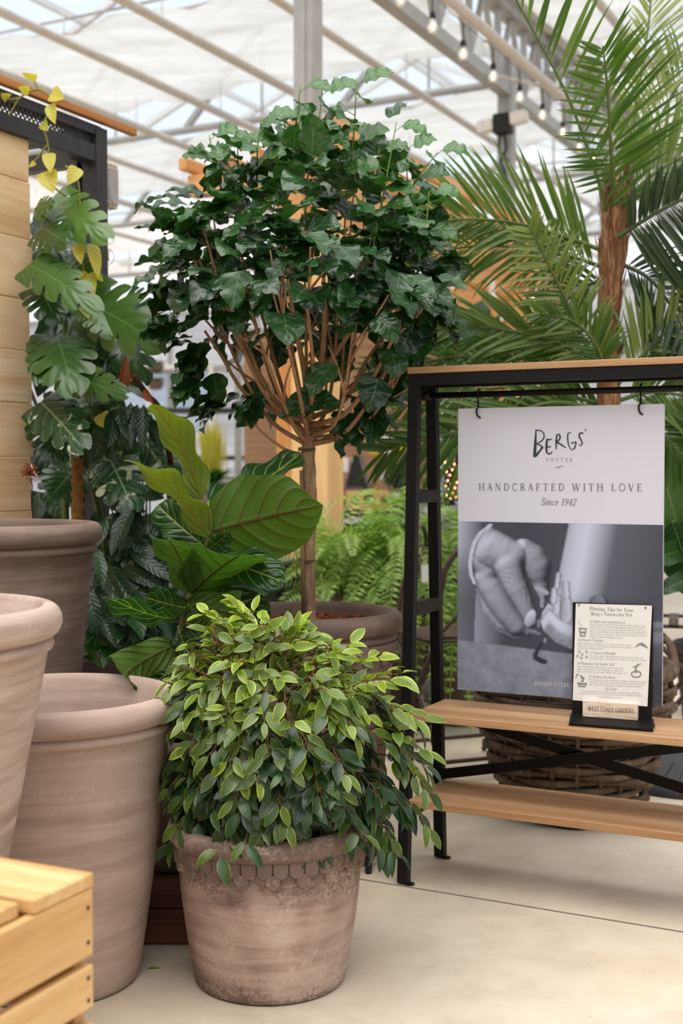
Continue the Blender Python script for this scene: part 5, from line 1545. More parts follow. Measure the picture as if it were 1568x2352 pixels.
alb = thing('variegated_monstera', 'monstera with cream-splashed leaves around the coir pole', 'plant', crown(260, 3.92))
b = MB(); ast = smooth_path([crown(260, 3.92), at(240, 1250, 3.8), at(215, 1120, 3.66), at(180, 980, 3.62)], 24); b.tube(ast, .010, 8); b.build('stem', m_stem, alb, True)
for (bp, tp_, w, roll, bend, rn) in (((95, 925, 3.5), (192, 1030, 3.3), 130, .2, .9, .5), ((118, 930, 3.5), (180, 985, 3.45), 80, .5, .8, .6), ((255, 1060, 3.55), (305, 1170, 3.42), 140, .0, .9, .4), ((240, 1050, 3.6), (262, 1120, 3.5), 90, .3, .9, .7), ((330, 1010, 3.7), (400, 1120, 3.6), 110, .1, .9, .5), ((350, 1060, 3.7), (440, 1150, 3.65), 100, 0, .8, .4), ((310, 1030, 3.75), (360, 1110, 3.7), 90, 0, .8, .8), ((285, 1230, 3.6), (350, 1330, 3.5), 100, 0, .9, .3), ((320, 1280, 3.55), (400, 1400, 3.45), 90, .2, .9, .6)):
    b = MB(); c0 = split_leaf(b, bp, tp_, w, roll, bend, rnd=rn); near = min(ast, key=lambda s_: (s_ - c0 + UP * .08).length)
    petiole(b, near, c0, .0035, rnd=rn); b.build('leaf', m_albo, alb, True)

pole = thing('coir_pole', 'brown coir moss pole rising behind the tallest dark clay pot', 'pole', Vector((at(178, 1085, 3.62).x, 3.62, 0)))
zp = at(178, 1052, 3.62).z
t = NT('coir'); nn = t.noise(t.coords((1, 1, 1)), 120, 4, .8); t.bump(nn, 1.0, .01); m_coir = t.base(t.ramp(nn, [(.3, srgb(124, 82, 46)), (.5, srgb(178, 128, 80)), (.7, srgb(204, 158, 108))]), .95, .1)
b = MB(); b.lathe([(0, 0)] + [(.0175 + .0022 * math.cos(i * PI / 2) , zp * i / 120) for i in range(121)] + [(0, zp)], (0, 0, 0), 20)
b.build('coir_wrap', m_coir, pole, True, world=False)
b = MB(); b.tube([(0, 0, zp), (0, 0, zp + .006)], .006, 10); b.build('core', flat('pale_core', srgb(200, 178, 160), .7), pole, world=False)

def lance_plant(name, label, root, mat, leaves, W, q, shape=LANCE, cat='plant', group=None):
    t_ = thing(name, label, cat, root)
    f_ = MB(); s_ = MB()
    for (bp, tp_, w) in leaves:
        rn = q.random()
        c0, _ = pleaf(f_, bp, tp_, w, shape, q.uniform(-.5, .5), bend=q.uniform(.3, 1.0), fold=q.uniform(.1, .4), nu=8, nv=2, wave=.003, rnd=rn, age=q.random() * .3, camup=.3)
        s_.tube(smooth_path([root + Vector((q.uniform(-.05, .05), q.uniform(-.05, .05), 0)), (root * .45 + c0 * .55) + UP * .05 + Vector((0, .05, 0)), c0], 7), .0024, 5)
    s_.build('stems', m_stem, t_, True); f_.build('foliage', mat, t_, True)
    return t_
q = random.Random(8)
hang = [((276, 930, 3.45), (292, 1010, 3.38), 30), ((300, 925, 3.45), (300, 1030, 3.38), 30), ((265, 940, 3.45), (248, 1028, 3.4), 46), ((315, 930, 3.45), (296, 1030, 3.4), 34), ((330, 930, 3.45), (328, 1040, 3.4), 30), ((200, 870, 3.5), (285, 905, 3.4), 46), ((205, 925, 3.5), (270, 918, 3.4), 26), ((330, 960, 3.5), (352, 990, 3.45), 40), ((345, 960, 3.5), (372, 1040, 3.5), 36), ((230, 1000, 3.5), (215, 1060, 3.5), 50), ((250, 985, 3.5), (208, 1010, 3.5), 40)]
lance_plant('stromanthe', 'long hanging striped lance leaves left of the rust-brown leaf', crown(330, 3.95), m_lance, hang, 0, q)
low = []
for k in range(95):
    x = q.uniform(190, 470); y = q.uniform(1100, 1490)
    if x > 300 and y < 1160: continue
    a = q.gauss(.35, .55); L = q.uniform(80, 150)
    d = q.uniform(3.4, 3.85)
    low.append(((x, y, d), (x + L * math.sin(a), y + L * math.cos(a) * .9, d - .06), q.uniform(30, 48)))
low += [((205, 1255, 3.35), (238, 1352, 3.25), 42), ((230, 1290, 3.4), (290, 1400, 3.3), 44), ((250, 1300, 3.4), (308, 1390, 3.3), 44), ((200, 1350, 3.35), (225, 1460, 3.3), 40), ((225, 1400, 3.35), (265, 1485, 3.3), 34)]
lance_plant('philodendron', 'dense dark drooping lance leaves beside the tallest dark clay pot', crown(300, 3.97), m_lance, low, 0, q)
hts = [((px + q.uniform(-12, 12), py + q.uniform(-12, 12), q.uniform(3.36, 3.5)), (px + q.uniform(-30, 40), py + q.uniform(30, 60), 3.32), q.uniform(36, 56)) for px, py in ((190, 1400), (205, 1440), (215, 1470), (240, 1450), (250, 1390), (195, 1480), (270, 1440), (230, 1410), (260, 1480), (180, 1440), (290, 1420), (310, 1470), (330, 1440))]
lance_plant('heartleaf_vine', 'glossy heart-shaped leaves low down above the half-hidden wide clay pot', crown(240, 3.93), m_hearth, hts, 0, q, HEART)
fill = []
for k in range(200):
    x = q.uniform(84, 470); y = q.uniform(480, 1480)
    if x > 235 + (y - 800) * .45 and y < 1180: continue
    if y < 560 and x > 170: continue
    a = q.gauss(.3, .8); L = q.uniform(70, 130); d = q.uniform(3.9, 4.25)
    fill.append(((x, y, d), (x + L * math.sin(a), y + L * math.cos(a), d - .04), q.uniform(40, 70)))
m_deep = leafmat('deep_green_leaf', srgb(16, 40, 24), srgb(32, 64, 36), None, srgb(50, 80, 46), .35, .2, veins=6, vein_w=.04)
lance_plant('climbing_philodendron', 'deep green leaves filling the back of the black frame', crown(190, 4.05), m_deep, fill, 0, q, HEART)
# rust leaf with its dark stem
rub = thing('rubber_plant', 'dark stem with one upright rust-brown leaf above the fiddle-leaf fig', 'plant', crown(400, 3.9))
b = MB(); b.tube(smooth_path([crown(400, 3.9), at(400, 1150, 3.75), at(372, 960, 3.5), at(336, 905, 3.4), at(306, 862, 3.36)], 24), [.010 - .0001 * i for i in range(25)], 8); b.build('stem', m_bst, rub, True)
b = MB(); pleaf(b, (281, 910, 3.36), (290, 815, 3.34), 27, LANCE, .2, bend=.3, nu=10, fold=.35); pleaf(b, (330, 895, 3.38), (352, 925, 3.34), 24, LANCE, .5, bend=.3, nu=8, fold=.3)
b.tube([at(281, 910, 3.36), at(306, 864, 3.36)], .003, 6); b.build('leaf', m_rust, rub, True)
# golden pothos trailing over the frame
pot = thing('pothos_vine', 'yellow-green pothos vine trailing over the top of the black frame', 'vine', at(30, 240, 3.5))
b = MB(); f_ = MB()
for P_ in ([(-20, 300), (22, 262), (45, 225), (88, 205), (122, 235), (100, 285), (110, 330), (120, 420), (150, 450)], [(88, 205), (75, 178)], [(45, 225), (20, 228), (5, 215)], [(150, 380), (180, 420), (185, 540), (195, 640), (215, 680), (190, 720)], [(110, 330), (80, 370)]):
    b.tube(smooth_path([at(x, y, 3.5) for x, y in P_], 30), .0028, 6)
b.build('vine_stem', flat('olive_vine', srgb(136, 132, 62), .5), pot, True)
for (bx, by, tx, ty, w) in ((84, 180, 50, 168, 18), (66, 212, 42, 200, 24), (118, 215, 146, 226, 40), (116, 240, 126, 284, 30), (98, 282, 110, 300, 26), (20, 225, 2, 215, 24), (112, 352, 116, 396, 32), (106, 394, 122, 442, 50), (178, 385, 156, 424, 36), (210, 560, 226, 640, 32), (180, 560, 186, 606, 30), (215, 622, 236, 645, 24), (205, 628, 216, 680, 32), (190, 705, 204, 732, 24), (196, 640, 176, 628, 30), (80, 372, 66, 384, 12), (232, 950, 246, 985, 40)):
    pleaf(f_, (bx, by, 3.48), (tx, ty, 3.44), w, HEART, q.uniform(-.4, .5), bend=.6, fold=.14, nu=10, rnd=q.random(), age=q.random())
f_.build('foliage', m_poth, pot, True)
# spent red flower head in front of the planks
fl_ = thing('flower_head', 'spent rust-red flower head on a thin stalk before the planks', 'flower', crown(95, 3.9))
b = MB(); b.tube(smooth_path([crown(95, 3.9), at(74, 1172, 3.2), at(74, 1120, 3.2), at(70, 1098, 3.2)], 16), .0016, 6); b.build('stalk', m_bst, fl_, True)
b = MB()
for k in range(90):
    o = Vector((q.gauss(0, 1), q.gauss(0, 1), q.gauss(.4, .8))).normalized(); c = at(69, 1092, 3.2); e = c + o * q.uniform(.008, .026) + UP * .008
    b.tube([c, e], .0006, 4, False); b.box(e, (.0035, .003, .004))
b.build('flowers', flat('rust_flower', srgb(140, 76, 46), .7, .2, 0, .3, 200), fl_)

# ================================================================== palm in a willow basket
BK = at(1320, 1085, 3.70); BK.z = 0
m_wick = wood('willow', srgb(64, 50, 39), srgb(98, 79, 63), srgb(128, 108, 89), 2, 2.5, .7, False)
basket = thing('willow_basket', 'big round woven willow basket on the floor behind the display rack', 'basket', BK)
BR = interp([0, .05, .15, .29, .36, .43], [.185, .20, .235, .272, .280, .270])
NS = 22
b = MB()
for k in range(NS):
    a = 2 * PI * k / NS
    b.tube([((BR(z)) * math.cos(a), BR(z) * math.sin(a), z) for z in np.linspace(.005, .42, 9)], .007, 6)
b.build('stakes', m_wick, basket, True, world=False)
q = random.Random(2)
b = MB(); z = .012; row = 0
while z < .41:
    pts = []
    n = NS * 6
    for i in range(n + 1):
        a = 2 * PI * i / n
        zz = z + .003 * math.sin(3 * a + row)
        pts.append(((BR(z) + .012 * math.cos(NS / 4 * a + row * 2.4)) * math.cos(a), (BR(z) + .012 * math.cos(NS / 4 * a + row * 2.4)) * math.sin(a), zz))
    b.tube(pts, q.uniform(.0085, .0115), 7, False)
    z += .0205; row += 1
b.build('weave', m_wick, basket, True, world=False)
b = MB()
for j in range(3):
    n = 160
    b.tube([((.277 + .014 * math.cos(14 * 2 * PI * i / n + j * 2.09)) * math.cos(2 * PI * i / n), (.277 + .014 * math.cos(14 * 2 * PI * i / n + j * 2.09)) * math.sin(2 * PI * i / n), .43 + .014 * math.sin(14 * 2 * PI * i / n + j * 2.09)) for i in range(n + 1)], .011, 7, False)
for s in (-1, 1):
    a0 = 0.2 if s > 0 else PI + .2
    b.tube([(.29 * math.cos(a0 + t), .29 * math.sin(a0 + t), .43 + .07 * math.sin(PI * (t + .35) / .7)) for t in np.linspace(-.35, .35, 12)], .012, 8)
b.build('rim_braid', m_wick, basket, True, world=False)
b = MB(); b.lathe([(.16, .01), (.235, .20), (.25, .33), (.24, .36), (0, .36)], (0, 0, 0), 40); b.build('liner', m_plastic, basket, world=False)

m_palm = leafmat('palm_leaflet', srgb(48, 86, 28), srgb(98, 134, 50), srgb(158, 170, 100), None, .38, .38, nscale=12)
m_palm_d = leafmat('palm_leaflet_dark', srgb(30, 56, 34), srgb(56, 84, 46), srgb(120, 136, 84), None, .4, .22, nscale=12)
m_rach = flat('palm_stalk', srgb(98, 110, 58), .5, .4, 0, .15, 30)
t = NT('palm_fibre'); nn = t.noise(t.coords((1, 1, .12)), 70, 5, .75, .6); t.bump(nn, 1.0, .012)
m_fib = t.base(t.ramp(nn, [(.32, srgb(88, 58, 40)), (.5, srgb(150, 106, 76)), (.68, srgb(204, 164, 130))]), .9, .15)
DP = 3.72
palm = thing('potted_palm', 'tall feather palm with fibrous brown trunk growing out of the willow basket', 'palm', Vector((BK.x + .10, BK.y, .365)))
q = random.Random(31)
TRK = smooth_path([Vector((BK.x + .10, BK.y, .365)), at(1398, 1000, DP), at(1396, 800, DP), at(1405, 600, DP), at(1418, 470, DP), at(1424, 410, DP)], 40)
b = MB()
rad = [.033 + .003 * math.sin(i * 1.3) + (.008 if i > 22 else 0) - (.02 * (i - 34) / 6 if i > 34 else 0) for i in range(41)]
b.tube(TRK, rad, 16)
for k in range(150):                                        # torn fibre and old leaf bases
    i = q.randint(14, 39); a = q.uniform(0, 2 * PI); o = Vector((math.cos(a), math.sin(a), 0))
    p = TRK[i] + o * rad[i] * .95; L = q.uniform(.03, .10)
    b.leaf(p, UP + o * q.uniform(.05, .35), o, L, q.uniform(.006, .016), LANCE, 3, 1, rnd=q.random())
b.build('trunk', m_fib, palm, True)
def frond(path, depth, lenL, lenR, up=0.0, n=34, w=.021, mat=None, t0=.12, angL=55, angR=55, droop=.5, facing=0.0, rn=.5, ag=0.0, sagL=0.0, sagR=0.0):
    """palm frond: rachis through photographed points, leaflets each side; sag pulls leaflet tips to the ground"""
    P = smooth_path([at(x, y, depth[0] + (depth[1] - depth[0]) * i / (len(path) - 1)) for i, (x, y) in enumerate(path)], 60)
    b = MB()
    b.tube(P, [.0062 * (1 - .8 * i / 60) + .0008 for i in range(61)], 6, data=(.5, 0, .5, .35))
    for k in range(n):
        tt = t0 + (1 - t0) * (k + q.uniform(0, .5)) / n
        i = min(59, int(tt * 60)); p = P[i]; ax = (P[min(60, i + 2)] - P[max(0, i - 2)]).normalized()
        tc = (CAMV - p).normalized(); sd = ax.cross(tc).normalized(); nn_ = sd.cross(ax).normalized()
        env = math.sin(PI * min(1, .12 + .88 * tt) ** .9) * .75 + .25 if tt < .9 else .55
        for s, LL, an, sg in ((1, lenR, angR, sagR), (-1, lenL, angL, sagL)):
            if LL <= 0: continue
            an_ = R(an * (1 - .45 * tt) + q.uniform(-6, 6))
            dr = ax * math.cos(an_) + sd * (s * math.sin(an_)) + nn_ * (q.uniform(-.15, .3) + facing) + UP * up - UP * sg * q.uniform(.7, 1.2)
            L = LL * env * q.uniform(.85, 1.1)
            nr = nn_ + UP * .5 + sd * (-s * .3) + Vector((q.uniform(-.3, .3), q.uniform(-.3, .3), 0))
            b.leaf(p, dr, nr, L, w * .72 * q.uniform(.8, 1.15), LANCE, 7, 1, droop=droop * q.uniform(.5, 1.4), fold=q.uniform(.2, .6), rnd=min(1, max(0, rn + q.uniform(-.35, .35))), age=min(1, max(0, ag + q.uniform(-.1, .15))))
    b.build('frond', mat or m_palm, palm, True)
# side +1 of a frond is on its right when looking out along it
frond([(1400, 520), (1372, 410), (1300, 215), (1185, 0), (1120, -120)], (3.72, 3.5), .0, .28, n=34, angR=62, droop=.2, rn=.85, ag=.1, w=.024, t0=.05)
frond([(1410, 430), (1402, 330), (1394, 200), (1384, 105)], (3.55, 3.30), .15, .27, n=27, angL=92, angR=58, droop=.35, rn=.55, w=.017, t0=.04, sagL=.0)
frond([(1432, 420), (1466, 200), (1488, 60), (1500, -60)], (3.78, 3.9), .12, .30, n=30, angL=50, angR=48, droop=.3, rn=.6, ag=.7, w=.017)
frond([(1436, 430), (1500, 300), (1580, 160), (1680, 40)], (3.75, 3.8), .24, .26, n=34, rn=.6, ag=.5, w=.018)
frond([(1430, 470), (1500, 400), (1590, 350), (1700, 320)], (3.7, 3.7), .26, .24, n=34, rn=.6, ag=.35, w=.018)
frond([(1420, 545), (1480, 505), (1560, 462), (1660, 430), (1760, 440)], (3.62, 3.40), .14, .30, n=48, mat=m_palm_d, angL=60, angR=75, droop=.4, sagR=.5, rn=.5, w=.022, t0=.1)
frond([(1404, 585), (1310, 548), (1180, 512), (1060, 504), (950, 520)], (3.72, 3.68), .20, .27, n=46, angR=58, angL=40, droop=.5, rn=.65, ag=.15, w=.019, t0=.16)
frond([(1400, 620), (1310, 590), (1170, 566), (1030, 575), (920, 640)], (3.75, 3.8), .22, .18, n=40, angL=48, droop=.6, rn=.5, ag=.1, w=.017)
frond([(1392, 880), (1340, 780), (1290, 670), (1245, 580), (1215, 520)], (3.70, 3.6), .16, .16, n=38, angL=78, angR=60, rn=.7, ag=.55, droop=.5, w=.015)
frond([(1396, 640), (1340, 660), (1270, 720), (1220, 800)], (3.8, 3.85), .18, .16, n=28, rn=.4, w=.016)
frond([(1392, 850), (1260, 780), (1090, 752), (920, 768)], (3.74, 3.70), .20, .22, n=44, angL=36, angR=34, droop=.5, rn=.6, ag=.1, w=.022)
frond([(1390, 880), (1240, 830), (1060, 820), (900, 850), (850, 880)], (3.78, 3.85), .18, .20, n=44, angL=34, angR=34, droop=.6, rn=.45, w=.02)
frond([(1392, 870), (1372, 800), (1320, 740), (1240, 720)], (3.66, 3.58), .12, .13, n=22, rn=.5, w=.018)
frond([(1385, 940), (1260, 925), (1110, 975), (980, 1010), (870, 1040)], (3.70, 3.55), .24, .20, n=36, angL=44, angR=40, droop=.4, sagL=.25, rn=.55, w=.024)
frond([(1385, 930), (1220, 890), (1050, 905), (900, 940)], (3.75, 3.8), .20, .20, n=40, rn=.4, w=.018)
frond([(1420, 880), (1490, 800), (1560, 740), (1660, 700)], (3.7, 3.6), .22, .20, n=36, rn=.65, ag=.4, w=.017)
frond([(1420, 920), (1500, 900), (1600, 920), (1700, 980)], (3.72, 3.6), .22, .22, n=36, rn=.6, ag=.1, w=.02)
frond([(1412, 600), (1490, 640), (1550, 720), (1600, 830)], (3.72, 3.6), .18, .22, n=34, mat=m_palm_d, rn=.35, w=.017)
frond([(1400, 940), (1330, 930), (1260, 950), (1180, 1000)], (3.8, 3.85), .22, .2, n=30, rn=.5, w=.02)
frond([(1425, 940), (1480, 960), (1540, 1020), (1600, 1090)], (3.75, 3.7), .22, .2, n=30, rn=.4, w=.02)

# ------------------------------------------------------------------ broad-leaved plants behind
m_broad = leafmat('broad_leaf', srgb(30, 62, 30), srgb(70, 108, 52), None, srgb(110, 140, 80), .3, .3, veins=14, vein_w=.02, nscale=8)
PADDLE = interp([0, .04, .15, .4, .7, .9, 1], [.1, .5, .85, 1, .9, .5, .02])
def paddle_plant(name, label, root, leaves, potr, poth, mat=m_broad, potm=None):
    t_ = thing(name, label, 'plant', root)
    b = MB(); b.lathe([(0, 0), (potr * .75, 0), (potr, poth), (potr * .93, poth), (potr * .9, poth - .03), (0, poth - .03)], (0, 0, 0), 32); b.build('pot', potm or m_plastic, t_, True, world=False)
    for (bp, tp_, w, roll, bend) in leaves:
        b = MB(); c0, _ = pleaf(b, bp, tp_, w, PADDLE, roll, bend=bend, fold=.2, nu=14, nv=3, wave=.008, rnd=q.random())
        b.tube(smooth_path([root + UP * (poth - .03), (root + UP * poth) * .4 + c0 * .6 + UP * .03, c0], 10), .006, 6, data=(.5, 0, .6, 0))
        b.build('leaf', mat, t_, True)
paddle_plant('bird_of_paradise', 'broad paddle-leaved plant right of the willow basket behind the rack', Vector((at(1640, 1085, 5.2).x, 5.2, 0)),
             [((1560, 1230, 4.2), (1500, 1010, 4.15), 130, .2, .3), ((1545, 1200, 4.15), (1620, 1380, 4.1), 120, .5, .5), ((1580, 1260, 4.2), (1490, 1290, 4.0), 60, .2, .5), ((1600, 1330, 4.1), (1508, 1360, 3.95), 50, .3, .8), ((1590, 1180, 4.3), (1540, 980, 4.35), 120, .6, .3)], .16, .30)
paddle_plant('banana_plant', 'pale green banana-like plant beneath the far end of the pergola', Vector((at(1080, 1085, 6.4).x, 6.4, 0)),
             [((1080, 900, 6.4), (985, 720, 6.3), 60, .4, .8), ((1075, 800, 6.4), (1110, 690, 6.4), 66, .2, .6), ((1060, 830, 6.4), (1000, 700, 6.5), 50, .3, .6), ((1080, 860, 6.3), (1030, 745, 6.2), 60, .2, .5), ((1090, 860, 6.4), (1190, 760, 6.4), 60, .3, .6), ((1085, 840, 6.4), (1150, 720, 6.5), 40, .6, .4)], .2, .4)
paddle_plant('giant_leaf_plant', 'single long arching leaf left of the rack top, from a dark pot', Vector((at(1000, 1085, 5.95).x, 5.95, 0)),
             [((1010, 860, 5.1), (868, 912, 4.9), 56, -.2, .8), ((1010, 900, 5.1), (1090, 800, 5.2), 60, .2, .6)], .16, .3)

# ------------------------------------------------------------------ ferns
m_fern = leafmat('fern_frond', srgb(84, 126, 44), srgb(146, 184, 84), srgb(190, 210, 126), None, .5, .42, nscale=10)
def fern(root, label, n, Rr, h, seed, potr=.15, poth=.42, hang=0.0, mat=m_fern, dirs=None):
    q = random.Random(seed)
    t_ = thing('potted_fern', label, 'fern', root, 0, 'ferns behind the dark scalloped pot')
    b = MB(); b.lathe([(0, 0), (potr * .7, 0), (potr * .98, poth - .04), (potr * 1.06, poth - .04), (potr * 1.06, poth), (potr * .95, poth), (potr * .92, poth - .05), (0, poth - .05)], (0, 0, 0), 32); b.build('pot', m_clay_mid, t_, True, world=False)
    f_ = MB(); c = root + UP * (poth - .04)
    for k in range(n):
        a = q.uniform(0, 2 * PI) if dirs is None else q.gauss(dirs[0], dirs[1]); L = Rr * q.uniform(.75, 1.25); u = q.uniform(.1, 1)
        o = Vector((math.cos(a), math.sin(a), 0))
        hh = h * u * q.uniform(.6, 1.0)
        P = smooth_path([c + o * .03, c + o * L * .35 + UP * (hh * .8), c + o * L * .75 + UP * (hh * (1.0 - .3 * (1 - u)) - hang * .3), c + o * L * 1.05 + UP * (hh * .75 - .10 * (1 - u) - hang * q.uniform(.3, 1))], 26)
        rn, ag = q.random(), q.random() * .7
        f_.tube(P, .0015, 3, False, data=(.5, 0, rn, ag))
        tilt = q.uniform(-.6, .6)
        for i in range(2, 26):
            ax = (P[min(26, i + 1)] - P[i - 1]).normalized(); sd = ax.cross(UP)
            if sd.length < .05: sd = Vector((1, 0, 0))
            sd.normalize(); nr = sd.cross(ax)
            sd = (sd * math.cos(tilt) + nr * math.sin(tilt))
            ll = .058 * math.sin(PI * (i / 27) ** .7) + .006
            for s in (1, -1):
                f_.leaf(P[i], ax * .35 + sd * s + UP * q.uniform(-.25, .1), nr, ll, .0125, LANCE, 2, 1, droop=.3, fold=.1, rnd=rn, age=ag)
    f_.build('foliage', mat, t_, True)
fern(Vector((at(795, 1085, 5.1).x, 5.1, 0)), 'bushy pale fern just right of the timber post', 80, .36, .46, 1, .10, .52)
fern(Vector((at(925, 1085, 5.05).x, 5.05, 0)), 'bushy fern behind the left legs of the display rack, fronds reaching up', 120, .37, .56, 2, .10, .50, .25)
fern(Vector((at(1055, 1085, 5.0).x, 5.0, 0)), 'fern with long fronds trailing down behind the left bistro chair', 150, .34, .38, 3, .10, .60, .62)
fern(Vector((at(1010, 1085, 4.62).x, 4.70, 0)) + Vector((-.02, .0, 0)), 'low fern spilling toward the floor between the rack legs', 40, .22, .16, 4, .07, .52, .5) if False else None

# ------------------------------------------------------------------ bistro chairs
m_bist = flat('brown_iron', srgb(78, 62, 54), .55, .35, .2, .15, 40)
def bistro(loc, rz, label):
    t_ = thing('bistro_chair', label, 'chair', loc, rz, 'brown folding bistro chairs')
    def part(nm, mb): return mb.build(nm, m_bist, t_, True, world=False)
    w = .19
    b = MB()                                                # arched back with lattice
    arch = [(-w, .17, .44)] + [(-w, .20 , .60)] + [(w * math.cos(a), .215 + .01 * math.sin(a), .64 + .16 * math.sin(a)) for a in np.linspace(PI, 0, 13)] + [(w, .20, .60), (w, .17, .44)]
    b.tube(smooth_path(arch, 50), .0095, 8); part('back_arch', b)
    b = MB()
    for s in (1, -1):
        for x0, x1 in ((-.19, .06), (-.10, .15), (-.02, .19)):
            b.tube(smooth_path([(s * x0, .175, .47), (s * (x0 * .45 + x1 * .55), .205, .62), (s * x1 * .8, .215, .76 - .16 * (x1 / .19) ** 4 * .6)], 10), .0055, 6)
    b.tube([(-w, .175, .47), (w, .175, .47)], .007, 6)
    part('back_lattice', b)
    b = MB()
    for i in range(7): b.box((0, -.19 + i * .056, .455), (.37, .034, .006))
    part('seat_slats', b)
    b = MB()
    for s in (1, -1): b.beam((s * .175, -.215, .449), (s * .175, .17, .449), .012, .012)
    b.beam((-.18, -.215, .449), (.18, -.215, .449), .012, .012)
    part('seat_frame', b)
    for s in (1, -1):
        b = MB(); b.tube([(s * .188, .175, .46), (s * .186, -.20, .008)], .010, 8); part('leg', b)
        b = MB(); b.tube([(s * .170, -.19, .45), (s * .172, .23, .008)], .010, 8); part('leg', b)
    b = MB(); b.tube([(-.187, -.15, .07), (.187, -.15, .07)], .007, 6); b.tube([(-.172, .18, .07), (.172, .18, .07)], .007, 6); part('stretcher', b)
    return t_
bc0 = bistro(Vector((at(1066, 1085, 4.25).x, 4.25, 0)), R(-158), 'brown iron bistro chair half hidden by the left edge of the poster')
dup(bc0, Vector((at(830, 1085, 4.75).x, 4.75, 0)), R(-104), 'brown iron bistro chair with a paper tag, seen between the rack left legs')
dup(bc0, Vector((at(1600, 1085, 4.65).x, 4.65, 0)), R(-105), 'brown iron bistro chair behind the right side of the poster')
tg = thing('price_tag', 'small white paper tag on string tied to the bistro chair between the rack legs', 'tag', at(975, 1338, 4.62))
b = MB(); b.box(at(975, 1317, 4.62), (.025, .0012, .064), Matrix.Rotation(.1, 3, 'Z')); b.build('card', m_paper, tg)
b = MB(); b.tube(smooth_path([at(975, 1298, 4.62), at(972, 1285, 4.63), at(964, 1268, 4.7), at(978, 1276, 4.7), at(976, 1298, 4.62)], 14), .0011, 5); b.build('string', flat('jute', srgb(176, 150, 120), .8), tg)

# ------------------------------------------------------------------ parasol foot, floor cable, stone urn
pb = thing('parasol_base', 'round dark grey ribbed parasol base on the floor right of the willow basket', 'base', Vector((at(1592, 1085, 4.08).x, 4.08, 0)))
m_pb = flat('dark_grey_resin', srgb(62, 64, 68), .6, .35, 0, .1)
b = MB(); b.lathe([(0, 0), (.27, 0), (.275, .012), (.265, .03), (.16, .075), (.06, .10), (.045, .11), (0, .11)], (0, 0, 0), 64); b.build('foot', m_pb, pb, True, world=False)
b = MB()
for k in range(28):
    a = 2 * PI * k / 28; c, s = math.cos(a), math.sin(a)
    b.beam((.255 * c, .255 * s, .037), (.15 * c, .15 * s, .082), .012, .008)
b.build('ribs', m_pb, pb, world=False)
b = MB(); b.lathe([(0, .1), (.028, .1), (.028, .34), (.022, .34), (0, .34)], (0, 0, 0), 24); b.build('sleeve', m_pb, pb, True, world=False)

cb = thing('power_cable', 'black cable with plug lying on the floor behind the front weathered pot', 'cable', on_z(850, 2000, 0))
m_rub = flat('black_rubber', srgb(22, 22, 23), .5, .4)
cd = on_z(850, 1990, 0).y
b = MB(); b.tube(smooth_path([at(862, 1905, cd), at(885, 1900, cd), at(899, 1922, cd), at(890, 1945, cd), at(870, 1955, cd)], 30), .0035, 8); b.build('cord', m_rub, cb, True)
b = MB(); b.tube([at(871, 1954, cd), at(862, 1958, cd), at(850, 1962, cd)], [.006, .009, .010], 10); b.build('plug', m_rub, cb, True)
b = MB(); b.lathe([(0, 0), (.008, 0), (.009, .01), (.009, .045), (.006, .05), (0, .05)], on_z(846, 2006, 0), 16); b.build('socket', m_rub, cb, True)
b = MB(); c = on_z(846, 2006, 0); b.tube([c + UP * .04, at(852, 1968, cd)], .008, 10); b.build('connector', flat('connector_grey', srgb(120, 112, 100), .5), cb, True)
lf = MB(); c = on_z(338, 2226, 0); lf.leaf(c + UP * .002, (1, .3, 0), UP, .03, .012, LANCE, 6, 1, droop=.3, fold=.2, rnd=.9, age=1)
tag(lf.build('fallen_leaf', m_ficus, None, True), 'small yellow-green leaf lying on the floor beside the tall pale pot', 'leaf')

m_stone = NT('grey_stone'); n = m_stone.noise(m_stone.coords(), 9, 6, .7); m_stone.bump(n, .8, .03)
m_stone = m_stone.base(m_stone.ramp(n, [(.35, srgb(112, 108, 106)), (.55, srgb(164, 160, 158)), (.7, srgb(196, 193, 190))]), .9, .2)
UR = Vector((at(1036, 1085, 5.5).x, 5.5, 0))
ur = thing('stone_urn', 'mottled grey stone urn behind the ferns, left of the poster', 'urn', UR)
b = MB(); b.lathe([(0, 0), (.12, 0), (.13, .05), (.09, .12), (.10, .3), (.17, .6), (.19, .78), (.17, .86), (.15, .84), (.15, .78), (0, .76)], (0, 0, 0), 40); b.build('body', m_stone, ur, True, world=False)
# dark bush with fairy lights
m_conif = leafmat('dark_bush_leaf', srgb(22, 44, 30), srgb(46, 76, 52), None, None, .5, .2)
bs = thing('dark_shrub', 'dark green shrub strung with warm fairy lights, left of the poster', 'shrub', UR + UP * .76)
b = MB(); q = random.Random(77)
for k in range(700):
    o = Vector((q.gauss(0, 1), q.gauss(0, 1), q.gauss(0, 1))).normalized(); p = UR + Vector((0, .0, .98)) + Vector((o.x * .20, o.y * .20, o.z * .24)) * q.uniform(.4, 1)
    b.leaf(p, o + UP * q.uniform(-.4, .6), o, q.uniform(.04, .08), .014, LANCE, 3, 1, droop=.3, rnd=q.random())
b.tube([UR + UP * .77, UR + UP * 1.1], .01, 6); b.build('foliage', m_conif, bs, True)
m_warm = emit('warm_bulb', (1.0, .50, .18), 5.0)
fl2 = thing('fairy_lights', 'string of warm fairy lights over the dark shrub left of the poster', 'lights', UR + UP * .9)
b = MB(); pts = []
for i in range(22):
    px = 1022 + 34 * ((i * .618) % 1); py = 1062 + 88 * (i / 21); pts.append(at(px, py, UR.y - .26 + .03 * math.sin(i)))
b.tube(smooth_path(pts, 120), .0012, 4); b.build('wire', m_bst, fl2, True)
